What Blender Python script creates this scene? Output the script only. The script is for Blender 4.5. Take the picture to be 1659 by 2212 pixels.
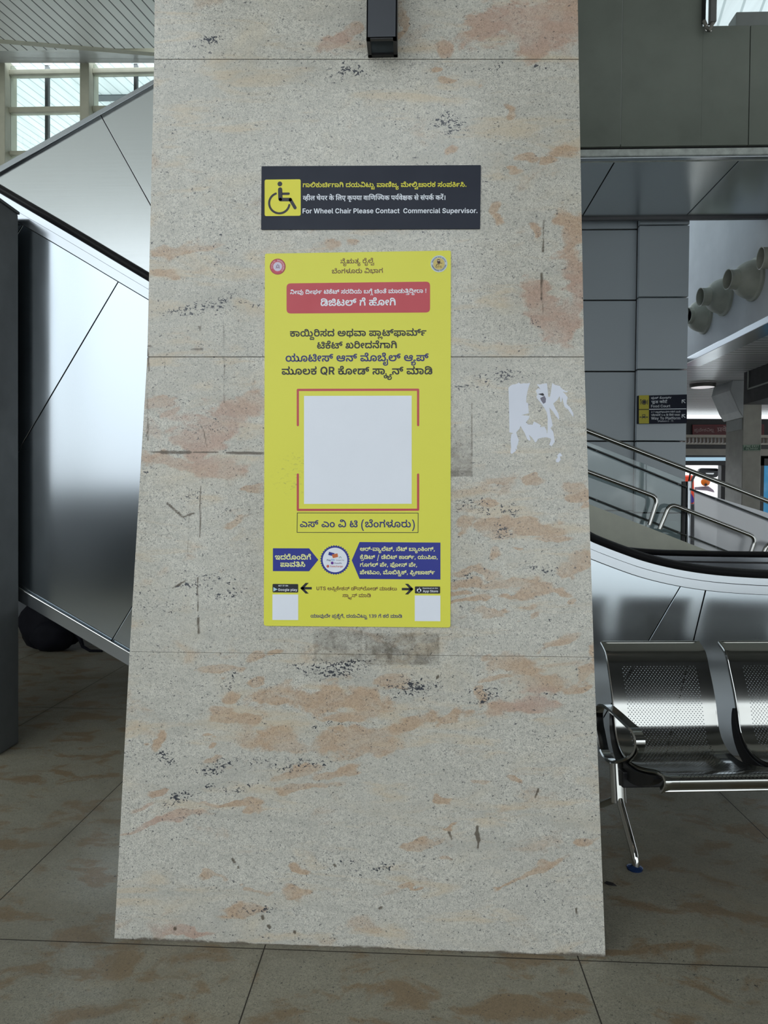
import bpy, bmesh, math, random
import numpy as np
from mathutils import Vector, Matrix, noise
from mathutils.geometry import delaunay_2d_cdt

sc = bpy.context.scene
for o in list(bpy.data.objects): bpy.data.objects.remove(o)
COL = sc.collection
random.seed(4)

# ------------------------------------------------------------------ camera
FPX, CX, CY, EYE = 1536.0, 829.5, 1106.0, 1.5
_yaw, _pit, _rol = map(math.radians, (2.5, -1.1, 0.5))
FW = Vector((-math.sin(_yaw)*math.cos(_pit), math.cos(_yaw)*math.cos(_pit), math.sin(_pit)))
_R0 = Vector((math.cos(_yaw), math.sin(_yaw), 0)); _U0 = _R0.cross(FW)
RT = _R0*math.cos(_rol) + _U0*math.sin(_rol); UP = _U0*math.cos(_rol) - _R0*math.sin(_rol)
cam_data = bpy.data.cameras.new('camera'); cam = bpy.data.objects.new('camera', cam_data); COL.objects.link(cam)
m3 = Matrix((RT, UP, -FW)).transposed()
cam.matrix_world = Matrix.Translation((0, 0, EYE)) @ m3.to_4x4()
cam_data.sensor_fit = 'VERTICAL'; cam_data.sensor_height = 36.0; cam_data.lens = FPX/2212*36.0
cam_data.clip_start = 0.05; cam_data.clip_end = 300
sc.camera = cam

# ------------------------------------------------------------------ world, daylight, exposure
WORLD_STRENGTH = 1.0
world = bpy.data.worlds.new('overcast_sky'); sc.world = world; world.use_nodes = True
wn = world.node_tree.nodes; wl = world.node_tree.links
bg = wn['Background']; bg.inputs['Strength'].default_value = WORLD_STRENGTH
tc = wn.new('ShaderNodeTexCoord'); sx = wn.new('ShaderNodeSeparateXYZ'); rp = wn.new('ShaderNodeValToRGB')
wl.new(tc.outputs['Generated'], sx.inputs[0]); wl.new(sx.outputs['Z'], rp.inputs[0]); wl.new(rp.outputs[0], bg.inputs['Color'])
rp.color_ramp.elements[0].position = 0.0; rp.color_ramp.elements[0].color = (0.92, 0.97, 1.0, 1)
rp.color_ramp.elements[1].position = 0.7; rp.color_ramp.elements[1].color = (1.62, 1.80, 1.92, 1)
def portal(name, loc, rot, sx_, sy_):
    l = bpy.data.lights.new(name, 'AREA'); l.shape = 'RECTANGLE'; l.size = sx_; l.size_y = sy_
    l.cycles.is_portal = True
    o = bpy.data.objects.new(name, l); COL.objects.link(o); o.location = loc; o.rotation_euler = rot
    return o
portal('daylight_entrance', (0, -2.5, 3.5), (math.radians(90), 0, 0), 18, 7)      # the glazed front behind the photographer
portal('daylight_window', (-6, 9.9, 6), (math.radians(-90), 0, 0), 9, 5)
portal('daylight_side', (13.9, 10.5, 3.2), (math.radians(90), 0, math.radians(90)), 13, 6)      # opening added in the unseen right wall for daylight
portal('daylight_far', (6, 18.6, 2.0), (math.radians(-90), 0, 0), 12, 5)
sc.view_settings.view_transform = 'Standard'; sc.view_settings.look = 'None'
sc.view_settings.gamma = 1.0; sc.view_settings.use_curve_mapping = False
sc.view_settings.exposure = 0.71
sc.cycles.max_bounces = 10; sc.cycles.diffuse_bounces = 5; sc.cycles.glossy_bounces = 5
sc.cycles.transparent_max_bounces = 16; sc.cycles.sample_clamp_indirect = 6.0

# ------------------------------------------------------------------ picture measurements -> places on known planes
def ray(x, y): return FW + RT*((x-CX)/FPX) - UP*((y-CY)/FPX)
def onY(x, y, Y): d = ray(x, y); return Vector((d.x*Y/d.y, Y, EYE + d.z*Y/d.y))
def onZ(x, y, z=0.0): d = ray(x, y); t = (z-EYE)/d.z; return Vector((d.x*t, d.y*t, z))
def onX(x, y, X): d = ray(x, y); t = X/d.x; return Vector((X, d.y*t, EYE + d.z*t))

# ------------------------------------------------------------------ mesh helpers
class MB:
    def __init__(s): s.v = []; s.f = []
    def face(s, pts):
        n = len(s.v); s.v += [tuple(p) for p in pts]; s.f.append(list(range(n, n+len(pts)))); return s
    def box(s, x0, x1, y0, y1, z0, z1):
        n = len(s.v)
        s.v += [(x, y, z) for z in (z0, z1) for y in (y0, y1) for x in (x0, x1)]
        s.f += [[n+i for i in q] for q in ((0,2,3,1),(4,5,7,6),(0,1,5,4),(2,6,7,3),(0,4,6,2),(1,3,7,5))]
        return s
    def prism(s, pts, off):                     # planar polygon + offset vector: a closed solid
        off = Vector(off); n = len(s.v); k = len(pts)
        s.v += [tuple(p) for p in pts] + [tuple(Vector(p)+off) for p in pts]
        s.f.append([n+i for i in range(k)][::-1]); s.f.append([n+k+i for i in range(k)])
        for i in range(k):
            j = (i+1) % k; s.f.append([n+i, n+j, n+k+j, n+k+i])
        return s
    def tube(s, path, r, seg=12, closed=False, ry=None, up=None):
        path = [Vector(p) for p in path]; K = len(path); n = len(s.v); pu = Vector(up) if up else None
        rs = r if isinstance(r, (list, tuple)) else [r]*K
        for i, p in enumerate(path):
            if closed: t = path[(i+1) % K]-path[i-1]
            else: t = path[min(i+1, K-1)]-path[max(i-1, 0)]
            t.normalize()
            if pu is None:
                pu = Vector((0, 0, 1)) if abs(t.z) < 0.9 else Vector((1, 0, 0))
            a = t.cross(pu).normalized(); b = a.cross(t).normalized()
            if not up: pu = b
            for k in range(seg):
                w = 2*math.pi*k/seg
                s.v.append(tuple(p + a*(rs[i]*math.cos(w)) + b*((ry if ry else rs[i])*math.sin(w))))
        for i in range(K if closed else K-1):
            for k in range(seg):
                i2 = (i+1) % K; k2 = (k+1) % seg
                s.f.append([n+i*seg+k, n+i*seg+k2, n+i2*seg+k2, n+i2*seg+k])
        if not closed:
            s.f.append([n+k for k in range(seg)][::-1]); s.f.append([n+(K-1)*seg+k for k in range(seg)])
        return s
    def disc(s, c, axis, r, h, seg=32, r2=None):       # cylinder from c along axis by h
        c = Vector(c); ax = Vector(axis).normalized(); q = ax.orthogonal().normalized(); w = ax.cross(q); r2 = r if r2 is None else r2
        n = len(s.v)
        for rr, hh in ((r, 0), (r2, h)):
            for k in range(seg):
                a = 2*math.pi*k/seg; s.v.append(tuple(c + ax*hh + q*(rr*math.cos(a)) + w*(rr*math.sin(a))))
        s.f.append([n+k for k in range(seg)][::-1]); s.f.append([n+seg+k for k in range(seg)])
        for k in range(seg):
            j = (k+1) % seg; s.f.append([n+k, n+j, n+seg+j, n+seg+k])
        return s
    def lathe(s, c, axis, prof, seg=32):                # prof: (distance along axis, radius); open surface
        c = Vector(c); ax = Vector(axis).normalized(); q = ax.orthogonal().normalized(); w = ax.cross(q); n = len(s.v)
        for h, r in prof:
            for k in range(seg):
                a = 2*math.pi*k/seg; s.v.append(tuple(c + ax*h + q*(r*math.cos(a)) + w*(r*math.sin(a))))
        for i in range(len(prof)-1):
            for k in range(seg):
                j = (k+1) % seg; s.f.append([n+i*seg+k, n+i*seg+j, n+(i+1)*seg+j, n+(i+1)*seg+k])
        return s

def wloc(o):
    p = Vector((0, 0, 0))
    while o: p += o.location; o = o.parent
    return p
def obj(name, mb, mat, parent=None, local=False, smooth=False, bevel=0, label=None):
    off = Vector((0, 0, 0)) if (local or not parent) else wloc(parent)
    me = bpy.data.meshes.new(name)
    me.from_pydata([(v[0]-off.x, v[1]-off.y, v[2]-off.z) for v in mb.v], [], mb.f)
    me.validate(); me.update()
    if mat: me.materials.append(mat)
    if smooth:
        me.polygons.foreach_set('use_smooth', [True]*len(me.polygons)); me.set_sharp_from_angle(angle=math.radians(40))
    o = bpy.data.objects.new(name, me); COL.objects.link(o)
    if parent: o.parent = parent
    if bevel:
        md = o.modifiers.new('bevel', 'BEVEL'); md.width = bevel; md.segments = 2; md.limit_method = 'ANGLE'; md.angle_limit = math.radians(40)
    if label: o['label'] = label
    return o
def tag(o, label, cat, group=None):
    o['label'] = label; o['category'] = cat
    if group: o['group'] = group
    return o
def thing(name, label, cat, loc=(0, 0, 0), rotz=0.0, group=None):
    o = bpy.data.objects.new(name, None); COL.objects.link(o); o.location = loc; o.rotation_euler = (0, 0, rotz); o.empty_display_size = 0.1
    return tag(o, label, cat, group)
def struct(name, mb, mat, **k):
    o = obj(name, mb, mat, **k); o['kind'] = 'structure'; return o
def weld(o):
    bm = bmesh.new(); bm.from_mesh(o.data); bmesh.ops.remove_doubles(bm, verts=bm.verts, dist=1e-5)
    bmesh.ops.recalc_face_normals(bm, faces=bm.faces); bm.to_mesh(o.data); bm.free()

# ------------------------------------------------------------------ materials
def srgb(r, g, b):
    f = lambda c: (c/255/12.92) if c/255 <= 0.04045 else ((c/255+0.055)/1.055)**2.4
    return (f(r), f(g), f(b))
class NT:
    def __init__(s, name):
        s.m = bpy.data.materials.new(name); s.m.use_nodes = True; s.t = s.m.node_tree; s.n = s.t.nodes; s.l = s.t.links
        s.b = s.n['Principled BSDF']; s.out = s.n['Material Output']
    def new(s, t, **k):
        q = s.n.new(t)
        for a, v in k.items(): setattr(q, a, v)
        return q
    def put(s, sock, v):
        if hasattr(v, 'is_output'): s.l.new(v, sock)
        elif v is not None:
            if isinstance(v, (tuple, list)) and len(v) == 3 and sock.type == 'RGBA': v = (*v, 1)
            sock.default_value = v
    def math(s, op, a, b=None, c=None, clamp=False):
        q = s.new('ShaderNodeMath', operation=op, use_clamp=clamp)
        for i, v in enumerate((a, b, c)):
            if v is not None: s.put(q.inputs[i], v)
        return q.outputs[0]
    def mix(s, f, a, b, mode='MIX'):
        q = s.new('ShaderNodeMix', data_type='RGBA', blend_type=mode); s.put(q.inputs[0], f); s.put(q.inputs[6], a); s.put(q.inputs[7], b); return q.outputs[2]
    def noise(s, vec, scale, detail=3, rough=0.55, dist=0.0):
        q = s.new('ShaderNodeTexNoise'); s.put(q.inputs['Vector'], vec); q.inputs['Scale'].default_value = scale
        q.inputs['Detail'].default_value = detail; q.inputs['Roughness'].default_value = rough; q.inputs['Distortion'].default_value = dist
        return q.outputs['Fac']
    def map(s, v, a, b, c=0.0, d=1.0):
        q = s.new('ShaderNodeMapRange', interpolation_type='SMOOTHSTEP'); s.put(q.inputs[0], v)
        for i, x in enumerate((a, b, c, d)): q.inputs[i+1].default_value = x
        return q.outputs[0]
    def attr(s, name): return s.new('ShaderNodeAttribute', attribute_name=name).outputs['Fac']
    def pos(s): return s.new('ShaderNodeTexCoord').outputs['Object']
    def scaled(s, v, sc_, rot=(0, 0, 0)):
        q = s.new('ShaderNodeMapping'); s.put(q.inputs[0], v); q.inputs['Scale'].default_value = sc_; q.inputs['Rotation'].default_value = rot; return q.outputs[0]
    def bump(s, h, strength=0.2, dist=0.002):
        q = s.new('ShaderNodeBump'); s.put(q.inputs['Height'], h); q.inputs['Strength'].default_value = strength; q.inputs['Distance'].default_value = dist
        s.l.new(q.outputs[0], s.b.inputs['Normal'])
    def set(s, **k):
        names = dict(color='Base Color', rough='Roughness', metal='Metallic', spec='Specular IOR Level', emit='Emission Color', estr='Emission Strength', aniso='Anisotropic', coat='Coat Weight', coat_rough='Coat Roughness')
        for a, v in k.items(): s.put(s.b.inputs[names[a]], v)
        return s
def mat(name, color, rough=0.5, metal=0.0, spec=0.5, var=0.06, scale=9.0, estr=0.0):
    n = NT(name); f = n.noise(n.pos(), scale, 4)
    c2 = tuple(min(1, c*(1-2.2*var)) for c in color); c1 = tuple(min(1, c*(1+var)) for c in color)
    n.set(color=n.mix(f, c1, c2), rough=n.map(f, 0.2, 0.8, max(0.02, rough-0.05), min(1, rough+0.05)), metal=metal, spec=spec)
    if estr: n.set(emit=color, estr=estr)
    return n.m
def steel(name, color, r0, r1, grain=(1, 1, 60), smudge=0.15):
    n = NT(name); p = n.pos()
    s1 = n.noise(n.scaled(p, grain), 1.4, 1, 0.3)
    n.set(color=color, rough=n.map(s1, 0.2, 0.8, r0, r1), metal=1.0)
    return n.m
def glass(name, tint=(0.93, 0.97, 0.96), refl=0.9):
    n = NT(name); n.n.remove(n.b)
    tr = n.new('ShaderNodeBsdfTransparent'); n.put(tr.inputs[0], tint)
    gl = n.new('ShaderNodeBsdfGlossy'); gl.inputs['Roughness'].default_value = 0.02
    fr = n.new('ShaderNodeFresnel'); fr.inputs[0].default_value = 1.5
    dirt = n.noise(n.pos(), 3.0, 4); f = n.math('ADD', n.math('MULTIPLY', fr.outputs[0], refl), n.map(dirt, 0.45, 0.8, 0.0, 0.05))
    mx = n.new('ShaderNodeMixShader'); n.put(mx.inputs[0], f); n.l.new(tr.outputs[0], mx.inputs[1]); n.l.new(gl.outputs[0], mx.inputs[2]); n.l.new(mx.outputs[0], n.out.inputs[0])
    return n.m

def granite(name, floor=False):
    n = NT(name); p = n.pos()
    a_tan, a_pink, a_dirt, a_spk = (n.attr(k) for k in ('tan', 'pink', 'dirt', 'speck'))
    if floor: q = n.scaled(p, (1.0, 1.6, 1.0), (0, 0, 0.5))
    else: q = n.scaled(p, (1.0, 1.0, 2.0), (0, 0.22, 0))
    warm = n.noise(q, 2.6, 4, 0.6, 0.6); cloud = n.noise(q, 1.3, 3, 0.5, 0.3)
    grain = n.noise(p, 150, 2, 0.6, 1.6); fine = n.noise(p, 330, 2, 0.5)
    edge = n.noise(q, 9, 5, 0.6, 0.8); lvl = n.noise(q, 4.2, 5, 0.62, 0.5)
    if floor:
        lo, hi, tan1, tan2, pink, dark = (0.145, 0.136, 0.104), (0.30, 0.278, 0.212), (0.205, 0.128, 0.058), (0.15, 0.09, 0.04), (0.20, 0.10, 0.06), (0.018, 0.019, 0.022)
    else:
        lo, hi, tan1, tan2, pink, dark = (0.34, 0.33, 0.30), (0.70, 0.675, 0.595), (0.545, 0.385, 0.255), (0.41, 0.28, 0.185), (0.52, 0.35, 0.27), (0.045, 0.05, 0.065)
    base = n.mix(n.map(grain, 0.30, 0.62), lo, hi)
    base = n.mix(n.map(cloud, 0.35, 0.7, 0.0, 0.32), base, tuple(c*0.72 for c in hi))
    base = n.mix(n.map(warm, 0.50, 0.78, 0.0, 0.55), base, tuple(a*b for a, b in zip(hi, (0.92, 0.82, 0.68))))
    mott = n.noise(q, 14, 5, 0.7, 0.4)
    base = n.mix(n.map(mott, 0.35, 0.7, 0.0, 0.42), base, tuple(c*0.62 for c in hi))
    # patches: places given on the slab, ragged by noise, plus loose ones of the stone's own
    rag = n.noise(q, 30, 5, 0.65, 0.6)
    ms = n.math('ADD', a_tan, n.math('ADD', n.math('MULTIPLY', n.math('SUBTRACT', edge, 0.5), 1.5), n.math('MULTIPLY', n.math('SUBTRACT', rag, 0.5), 0.55)))
    m1 = n.map(ms, 0.34, 0.74)
    thr = (0.505, 0.61) if floor else (0.575, 0.70)
    m2 = n.map(n.math('ADD', lvl, n.math('MULTIPLY', n.math('SUBTRACT', edge, 0.5), 0.12)), thr[0], thr[1], 0.0, 0.85 if floor else 0.55)
    m1 = n.math('MULTIPLY', m1, n.map(n.noise(q, 8, 4, 0.6, 0.4), 0.32, 0.60, 0.55, 1.0))
    m = n.math('MAXIMUM', m1, m2)
    if not floor:
        st = n.scaled(p, (0.75, 1.0, 3.4), (0, -0.30, 0)); b1 = n.noise(st, 2.6, 5, 0.62, 0.9); b2 = n.noise(n.scaled(p, (0.75, 1.0, 3.4), (0, -0.26, 0)), 4.1, 5, 0.62, 0.7)
        base = n.mix(n.map(b1, 0.50, 0.72, 0.0, 0.50), base, tuple(c*x for c, x in zip(hi, (0.62, 0.625, 0.63))))
        base = n.mix(n.map(b2, 0.52, 0.70, 0.0, 0.50), base, tuple(c*x for c, x in zip(hi, (0.90, 0.74, 0.56))))
    tanc = n.mix(n.map(grain, 0.32, 0.62), tan2, tan1); tanc = n.mix(a_pink, tanc, n.mix(n.map(grain, 0.32, 0.62), tuple(c*0.8 for c in pink), pink))
    col = n.mix(n.math('MULTIPLY', m, 0.85), base, tanc)
    # dark mineral specks: loose, and crowded where the slab has them
    sp = n.noise(n.scaled(p, (1.0, 1.0, 1.4), (0, 0.5, 0)), 88, 3, 0.55, 1.0)
    dens = n.math('ADD', n.math('MULTIPLY', a_spk, 0.17), n.map(n.noise(q, 3.1, 3, 0.6), 0.45, 0.75, 0.0, 0.10))
    k = n.map(n.math('ADD', sp, dens), 0.72, 0.755)
    s3 = n.map(n.noise(n.scaled(p, (1, 1, 1.3), (0, 0.6, 0)), 135, 2, 0.5, 0.8), 0.655, 0.70, 0.0, 0.75)
    k = n.math('MAXIMUM', k, s3)
    col = n.mix(k, col, dark)
    col = n.mix(n.math('MULTIPLY', n.map(fine, 0.3, 0.7), 0.18), col, tuple(c*0.6 for c in lo))
    # dirt
    dm = n.map(n.math('ADD', a_dirt, n.math('MULTIPLY', n.math('SUBTRACT', n.noise(p, 24, 5, 0.65, 0.6), 0.5), n.math('MULTIPLY', a_dirt, 2.2))), 0.15, 0.85, 0.0, 0.85)
    col = n.mix(dm, col, (0.085, 0.065, 0.045))
    if floor:
        xyz = n.new('ShaderNodeSeparateXYZ'); n.put(xyz.inputs[0], p)
        def joint(v, off, per, w):
            d = n.math('ABSOLUTE', n.math('SUBTRACT', n.math('FRACT', n.math('ADD', n.math('DIVIDE', n.math('SUBTRACT', v, off), per), 0.5)), 0.5))
            return n.math('MULTIPLY', d, per)
        d1 = joint(xyz.outputs[0], 0.548, 1.035, 0); d2 = joint(xyz.outputs[1], 2.315, 2.58, 0)
        d = n.math('MINIMUM', d1, d2)
        halo = n.map(n.math('ADD', d, n.math('MULTIPLY', n.noise(p, 6, 3), 0.09)), 0.025, 0.10, 0.55, 0.0)
        halo = n.math('MULTIPLY', halo, n.map(n.noise(p, 1.7, 2), 0.45, 0.7))
        col = n.mix(halo, col, (0.07, 0.055, 0.035))
        j = n.map(d, 0.0014, 0.0028, 1.0, 0.0)
        wear = n.noise(p, 1.1, 5, 0.6, 0.5)
        col = n.mix(n.map(wear, 0.4, 0.75, 0.0, 0.45), col, (0.12, 0.105, 0.075))
        col = n.mix(j, col, (0.018, 0.014, 0.01))
        rough = n.math('ADD', n.map(wear, 0.3, 0.75, 0.30, 0.55), n.math('MULTIPLY', j, 0.3))
        n.set(color=col, rough=rough, spec=0.35); n.bump(n.math('SUBTRACT', n.math('MULTIPLY', grain, 0.1), j), 0.35, 0.001)
    else:
        n.set(color=col, rough=n.math('ADD', 0.15, n.math('MULTIPLY', dm, 0.1)), spec=0.42); n.bump(n.math('MULTIPLY', grain, 0.5), 0.02, 0.0005)
    return n.m

M = {}
M['granite'] = granite('polished_granite'); M['floor'] = granite('worn_granite_floor', True)
M['mortar'] = mat('joint_mortar', (0.09, 0.075, 0.06), 0.9)
M['clad'] = steel('brushed_steel', (0.49, 0.54, 0.58), 0.13, 0.19, (1, 1, 1), 0.07); M['clad_rear'] = steel('dull_brushed_steel', (0.60, 0.63, 0.635), 0.22, 0.26)
M['steel'] = steel('satin_steel', (0.46, 0.49, 0.52), 0.18, 0.25, (1, 1, 1), 0.1)
M['chrome'] = steel('polished_steel', (0.52, 0.52, 0.50), 0.07, 0.13, (1, 1, 1), 0.05)
M['seat'] = steel('seat_steel', (0.46, 0.46, 0.435), 0.10, 0.20, (1, 1, 1), 0.1)
M['rubber'] = mat('black_rubber', (0.012, 0.012, 0.014), 0.32, spec=0.5)
M['black'] = mat('black_paint', (0.012, 0.012, 0.014), 0.45)
M['darkcore'] = mat('dark_recess', (0.015, 0.015, 0.016), 0.8)
M['kiosk'] = mat('dark_grey_paint', (0.105, 0.115, 0.12), 0.42, var=0.08)
M['signdark'] = mat('charcoal_sign_panel', srgb(44, 48, 60), 0.5, spec=0.25, var=0.03)
M['signyellow'] = mat('yellow_print', (0.80, 0.74, 0.045), 0.4, var=0.02)
M['poster'] = None
M['white'] = mat('white_print', (0.82, 0.85, 0.92), 0.4, var=0.015)
M['ink'] = mat('black_ink', (0.018, 0.018, 0.024), 0.45, var=0.02)
M['navy'] = mat('navy_ink', (0.022, 0.026, 0.16), 0.45, var=0.02)
M['blue'] = mat('blue_print', (0.024, 0.034, 0.28), 0.4, var=0.03)
M['brown'] = mat('brown_ink', (0.15, 0.055, 0.03), 0.45, var=0.02)
M['red'] = mat('red_print', (0.56, 0.06, 0.08), 0.4, var=0.03)
M['paleyellow'] = mat('pale_yellow_print', (0.88, 0.88, 0.36), 0.4, var=0.02)
M['paper'] = mat('torn_white_paper', (0.74, 0.77, 0.86), 0.7, var=0.04)
M['lamp'] = mat('graphite_paint', (0.045, 0.05, 0.06), 0.4)
M['cream'] = mat('cream_painted_frame', (0.50, 0.49, 0.38), 0.5, var=0.08)
M['white_wall'] = mat('white_plaster', (0.56, 0.58, 0.61), 0.7, var=0.06, scale=3)
M['acp'] = mat('grey_metal_panel', (0.44, 0.49, 0.535), 0.36, var=0.0, scale=1)
M['bulk'] = mat('olive_grey_panel', (0.25, 0.275, 0.24), 0.42, var=0.10, scale=3)
M['ledge'] = mat('pale_ledge', (0.74, 0.79, 0.76), 0.4, var=0.25, scale=14)
M['cowl'] = mat('grey_green_plastic', (0.42, 0.43, 0.37), 0.5, var=0.2, scale=6)
M['concrete'] = mat('grey_granite_cladding', (0.32, 0.31, 0.27), 0.45, var=0.15, scale=5)
M['stringer'] = mat('pale_green_stone', (0.74, 0.76, 0.64), 0.55, var=0.1, scale=5)
M['glass'] = glass('clear_glass'); M['glass_t'] = glass('stair_glass', (0.80, 0.86, 0.86), 1.3)
M['dark'] = mat('dark_fascia', (0.02, 0.019, 0.021), 0.6)
M['pavement'] = mat('outdoor_concrete', (0.66, 0.65, 0.62), 0.85, var=0.1, scale=2)
def slats(name, c, gap, ang, per, w, rough, metal=0.0):
    n = NT(name); p = n.pos(); xyz = n.new('ShaderNodeSeparateXYZ'); n.put(xyz.inputs[0], p)
    t = n.math('ADD', n.math('MULTIPLY', xyz.outputs[0], math.cos(ang)), n.math('MULTIPLY', xyz.outputs[1], -math.sin(ang)))
    fr = n.math('ABSOLUTE', n.math('SUBTRACT', n.math('FRACT', n.math('DIVIDE', t, per)), 0.5))
    g = n.map(fr, 0.5-w/per, 0.5-0.5*w/per)
    f = n.noise(p, 1.2, 3)
    n.set(color=n.mix(g, n.mix(f, c, tuple(x*0.85 for x in c)), gap), rough=rough, metal=metal); n.bump(n.math('SUBTRACT', 1.0, g), 0.6, 0.004)
    return n.m
M['slat'] = slats('white_slat_ceiling', (0.86, 0.87, 0.83), (0.12, 0.125, 0.12), math.atan(0.23), 0.118, 0.010, 0.34, 0.25)
def translucent_slats(name, c, gap, ang, per, w):
    n = NT(name); n.n.remove(n.b); p = n.pos(); xyz = n.new('ShaderNodeSeparateXYZ'); n.put(xyz.inputs[0], p)
    t = n.math('ADD', n.math('MULTIPLY', xyz.outputs[0], math.cos(ang)), n.math('MULTIPLY', xyz.outputs[1], -math.sin(ang)))
    fr = n.math('ABSOLUTE', n.math('SUBTRACT', n.math('FRACT', n.math('DIVIDE', t, per)), 0.5)); g = n.map(fr, 0.5-w/per, 0.5-0.5*w/per)
    streak = n.noise(n.scaled(p, (3.0, 0.12, 1), (0, 0, -ang)), 2.0, 3)
    col = n.mix(g, n.mix(streak, c, tuple(x*0.6 for x in c)), gap)
    d = n.new('ShaderNodeBsdfDiffuse'); tl = n.new('ShaderNodeBsdfTranslucent'); n.put(d.inputs[0], col); n.put(tl.inputs[0], col)
    m = n.new('ShaderNodeMixShader'); m.inputs[0].default_value = 0.5; n.l.new(d.outputs[0], m.inputs[1]); n.l.new(tl.outputs[0], m.inputs[2]); n.l.new(m.outputs[0], n.out.inputs[0])
    return n.m
M['slat_out'] = translucent_slats('canopy_slats', (0.82, 0.88, 0.86), (0.40, 0.45, 0.44), math.atan(0.23), 0.20, 0.018)
M['slat_far'] = slats('grey_slat_ceiling', (0.76, 0.77, 0.80), (0.07, 0.07, 0.08), math.pi/2, 0.16, 0.014, 0.22, 0.2)
# ------------------------------------------------------------------ setting
CEIL = 6.95
struct('floor', MB().box(-14, 14, -2.4, 9.7, -0.1, 0.0).box(1.35, 14, 9.7, 18.2, -0.1, 0.0), M['floor'])
struct('floor_outside_left', MB().box(-30, 1.35, 9.7, 18.2, -0.12, -0.02), M['pavement'])
struct('floor_outside_front', MB().box(-30, 30, -40, -2.4, -0.12, -0.02), M['pavement'])
struct('floor_outside_rear', MB().box(-30, 40, 18.2, 60, -0.12, -0.02), M['pavement'])
struct('ceiling', MB().box(-14, 2.6, -2.4, 8.62, CEIL, CEIL+0.12).box(2.6, 14, -2.4, 7.3, CEIL, CEIL+.12), M['slat'])
struct('ceiling_reflection_slab', MB().box(-1.9, 14, -2.4, 3.6, 5.5, 5.8), mat('dark_soffit', (0.11, 0.115, 0.11), 0.5))  # unseen slab added so the bench reflects something dark
wlm = MB().box(-14.2, -14, -2.4, 9.6, 0, 1.1)
for y in (-2.3, 0.5, 3.3, 6.1, 8.9): wlm.box(-14.15, -14.02, y, y+.08, 1.1, 9)
struct('wall_left', wlm, M['cream'])  # unseen; left open above its base to brighten the ceiling
struct('wall_right', MB().box(14, 14.2, -2.4, 4, 0, 9).box(14, 14.2, 17, 18.2, 0, 9).box(14, 14.2, 4, 17, 0, .2).box(14, 14.2, 4, 17, 6.2, 9), M['white_wall'])  # wide opening made in this unseen wall to brighten the right hall
# unseen entrance front behind the photographer, shaped to steer reflections: solid below, glazed above, with openings
wb = MB()
def gap_wall(mb, y0, y1, z0, z1, x0, x1, gaps):
    x = x0
    for a, b, zt in gaps:
        mb.box(x, a, y0, y1, z0, z1)
        if zt < z1: mb.box(a, b, y0, y1, zt, z1)
        x = b
    mb.box(x, x1, y0, y1, z0, z1)
gap_wall(wb, -2.6, -2.4, 0, 1.66, -14, 0.6, [(-2.66, -1.86, 1.66)]); wb.box(0.6, 14, -2.6, -2.4, 3.1, 5.5)
struct('wall_back', wb, mat('dark_reflected_front', (0.07, 0.075, 0.08), 0.5))
mul = MB()
for x in np.arange(-12.6, 14, 3.6): mul.box(x-0.035, x+0.035, -2.55, -2.43, 1.66, CEIL)
struct('window_3', mul, M['cream'])

# ---- left rear: roof edge, band of windows, canopy outside
e0, e1 = onZ(0, 85, CEIL), onZ(327, 112, CEIL); de = (e1-e0).normalized(); e0 = e0-de*5; e1 = e1+de*4
b0, b1 = onZ(0, 92, CEIL), onZ(327, 121, CEIL); b0 = b0-de*5; b1 = b1+de*4
struct('trim_1', MB().prism([e0+Vector((0, 0, -.004)), e1+Vector((0, 0, -.004)), b1+Vector((0, 0, -.004)), b0+Vector((0, 0, -.004))], (0, 0, 0.14)), M['cream'])
YW = 9.6
def sof(a, b):                                   # curved glossy gutter between roof edge and window head
    mb = MB(); K = 8; rows = []
    for p, q in ((b0, onY(-900, 136, YW)), (b1, onY(900, 136, YW))):
        row = []
        for i in range(K+1):
            t = i/K; y = p.y+(YW-p.y)*t; z = CEIL+(q.z-CEIL)*t+0.14*math.sin(math.pi*t); x = p.x+(q.x-p.x)*t
            row.append(Vector((x, y, z)))
        rows.append(row)
    for i in range(K): mb.face([rows[0][i], rows[1][i], rows[1][i+1], rows[0][i+1]])
    return mb
struct('trim_2', sof(b0, b1), M['white_gloss'] if 'white_gloss' in M else mat('white_gloss_gutter', (0.62, 0.63, 0.62), 0.22), smooth=True)
WX0, WX1 = -9.0, onY(560, 200, YW).x
def barz(y): return onY(150, y, YW).z
zt = [barz(138), barz(149)], [barz(220), barz(231.5)], [barz(316), barz(325)]
ZB = barz(440)
struct('wall_rear_left', MB().box(-14, WX1, YW, YW+0.15, 0, ZB), M['white_wall'])
struct('wall_rear_mid', MB().box(WX1, 1.4, YW, YW+0.15, 0, CEIL+1.2), M['white_wall'])
struct('wall_rear_side', MB().box(-14, WX0, YW, YW+0.15, ZB, CEIL+1.2), M['white_wall'])
pA0, pA1, pB0, pB1 = (onY(x, 200, YW).x for x in (-30, 10.5, 172, 192))
def window(name, xa, xb, posts, dark):
    fr = MB()
    for a, b in posts: fr.box(a, b, YW, YW+0.30, ZB, CEIL+0.55)
    for lo, hi in ((z[1], z[0]) for z in zt): fr.box(xa, xb, YW+0.10, YW+0.20, lo, hi)
    fr.box(xa, xb, YW+0.10, YW+0.20, ZB, ZB+0.06)
    w = struct(name, fr, M['cream'], bevel=0.006)
    obj('pane', MB().box(xa, xb, YW+0.14, YW+0.15, ZB, CEIL+0.5), M['glass'], w)
    mu = MB()
    for x in dark: mu.box(x-0.022, x+0.022, YW+0.30, YW+0.36, ZB, CEIL+0.6)
    mu.box(xa, xb, YW+0.30, YW+0.36, barz(134), barz(128.5))
    obj('mullion', mu, M['black'], w)
    return w
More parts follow.
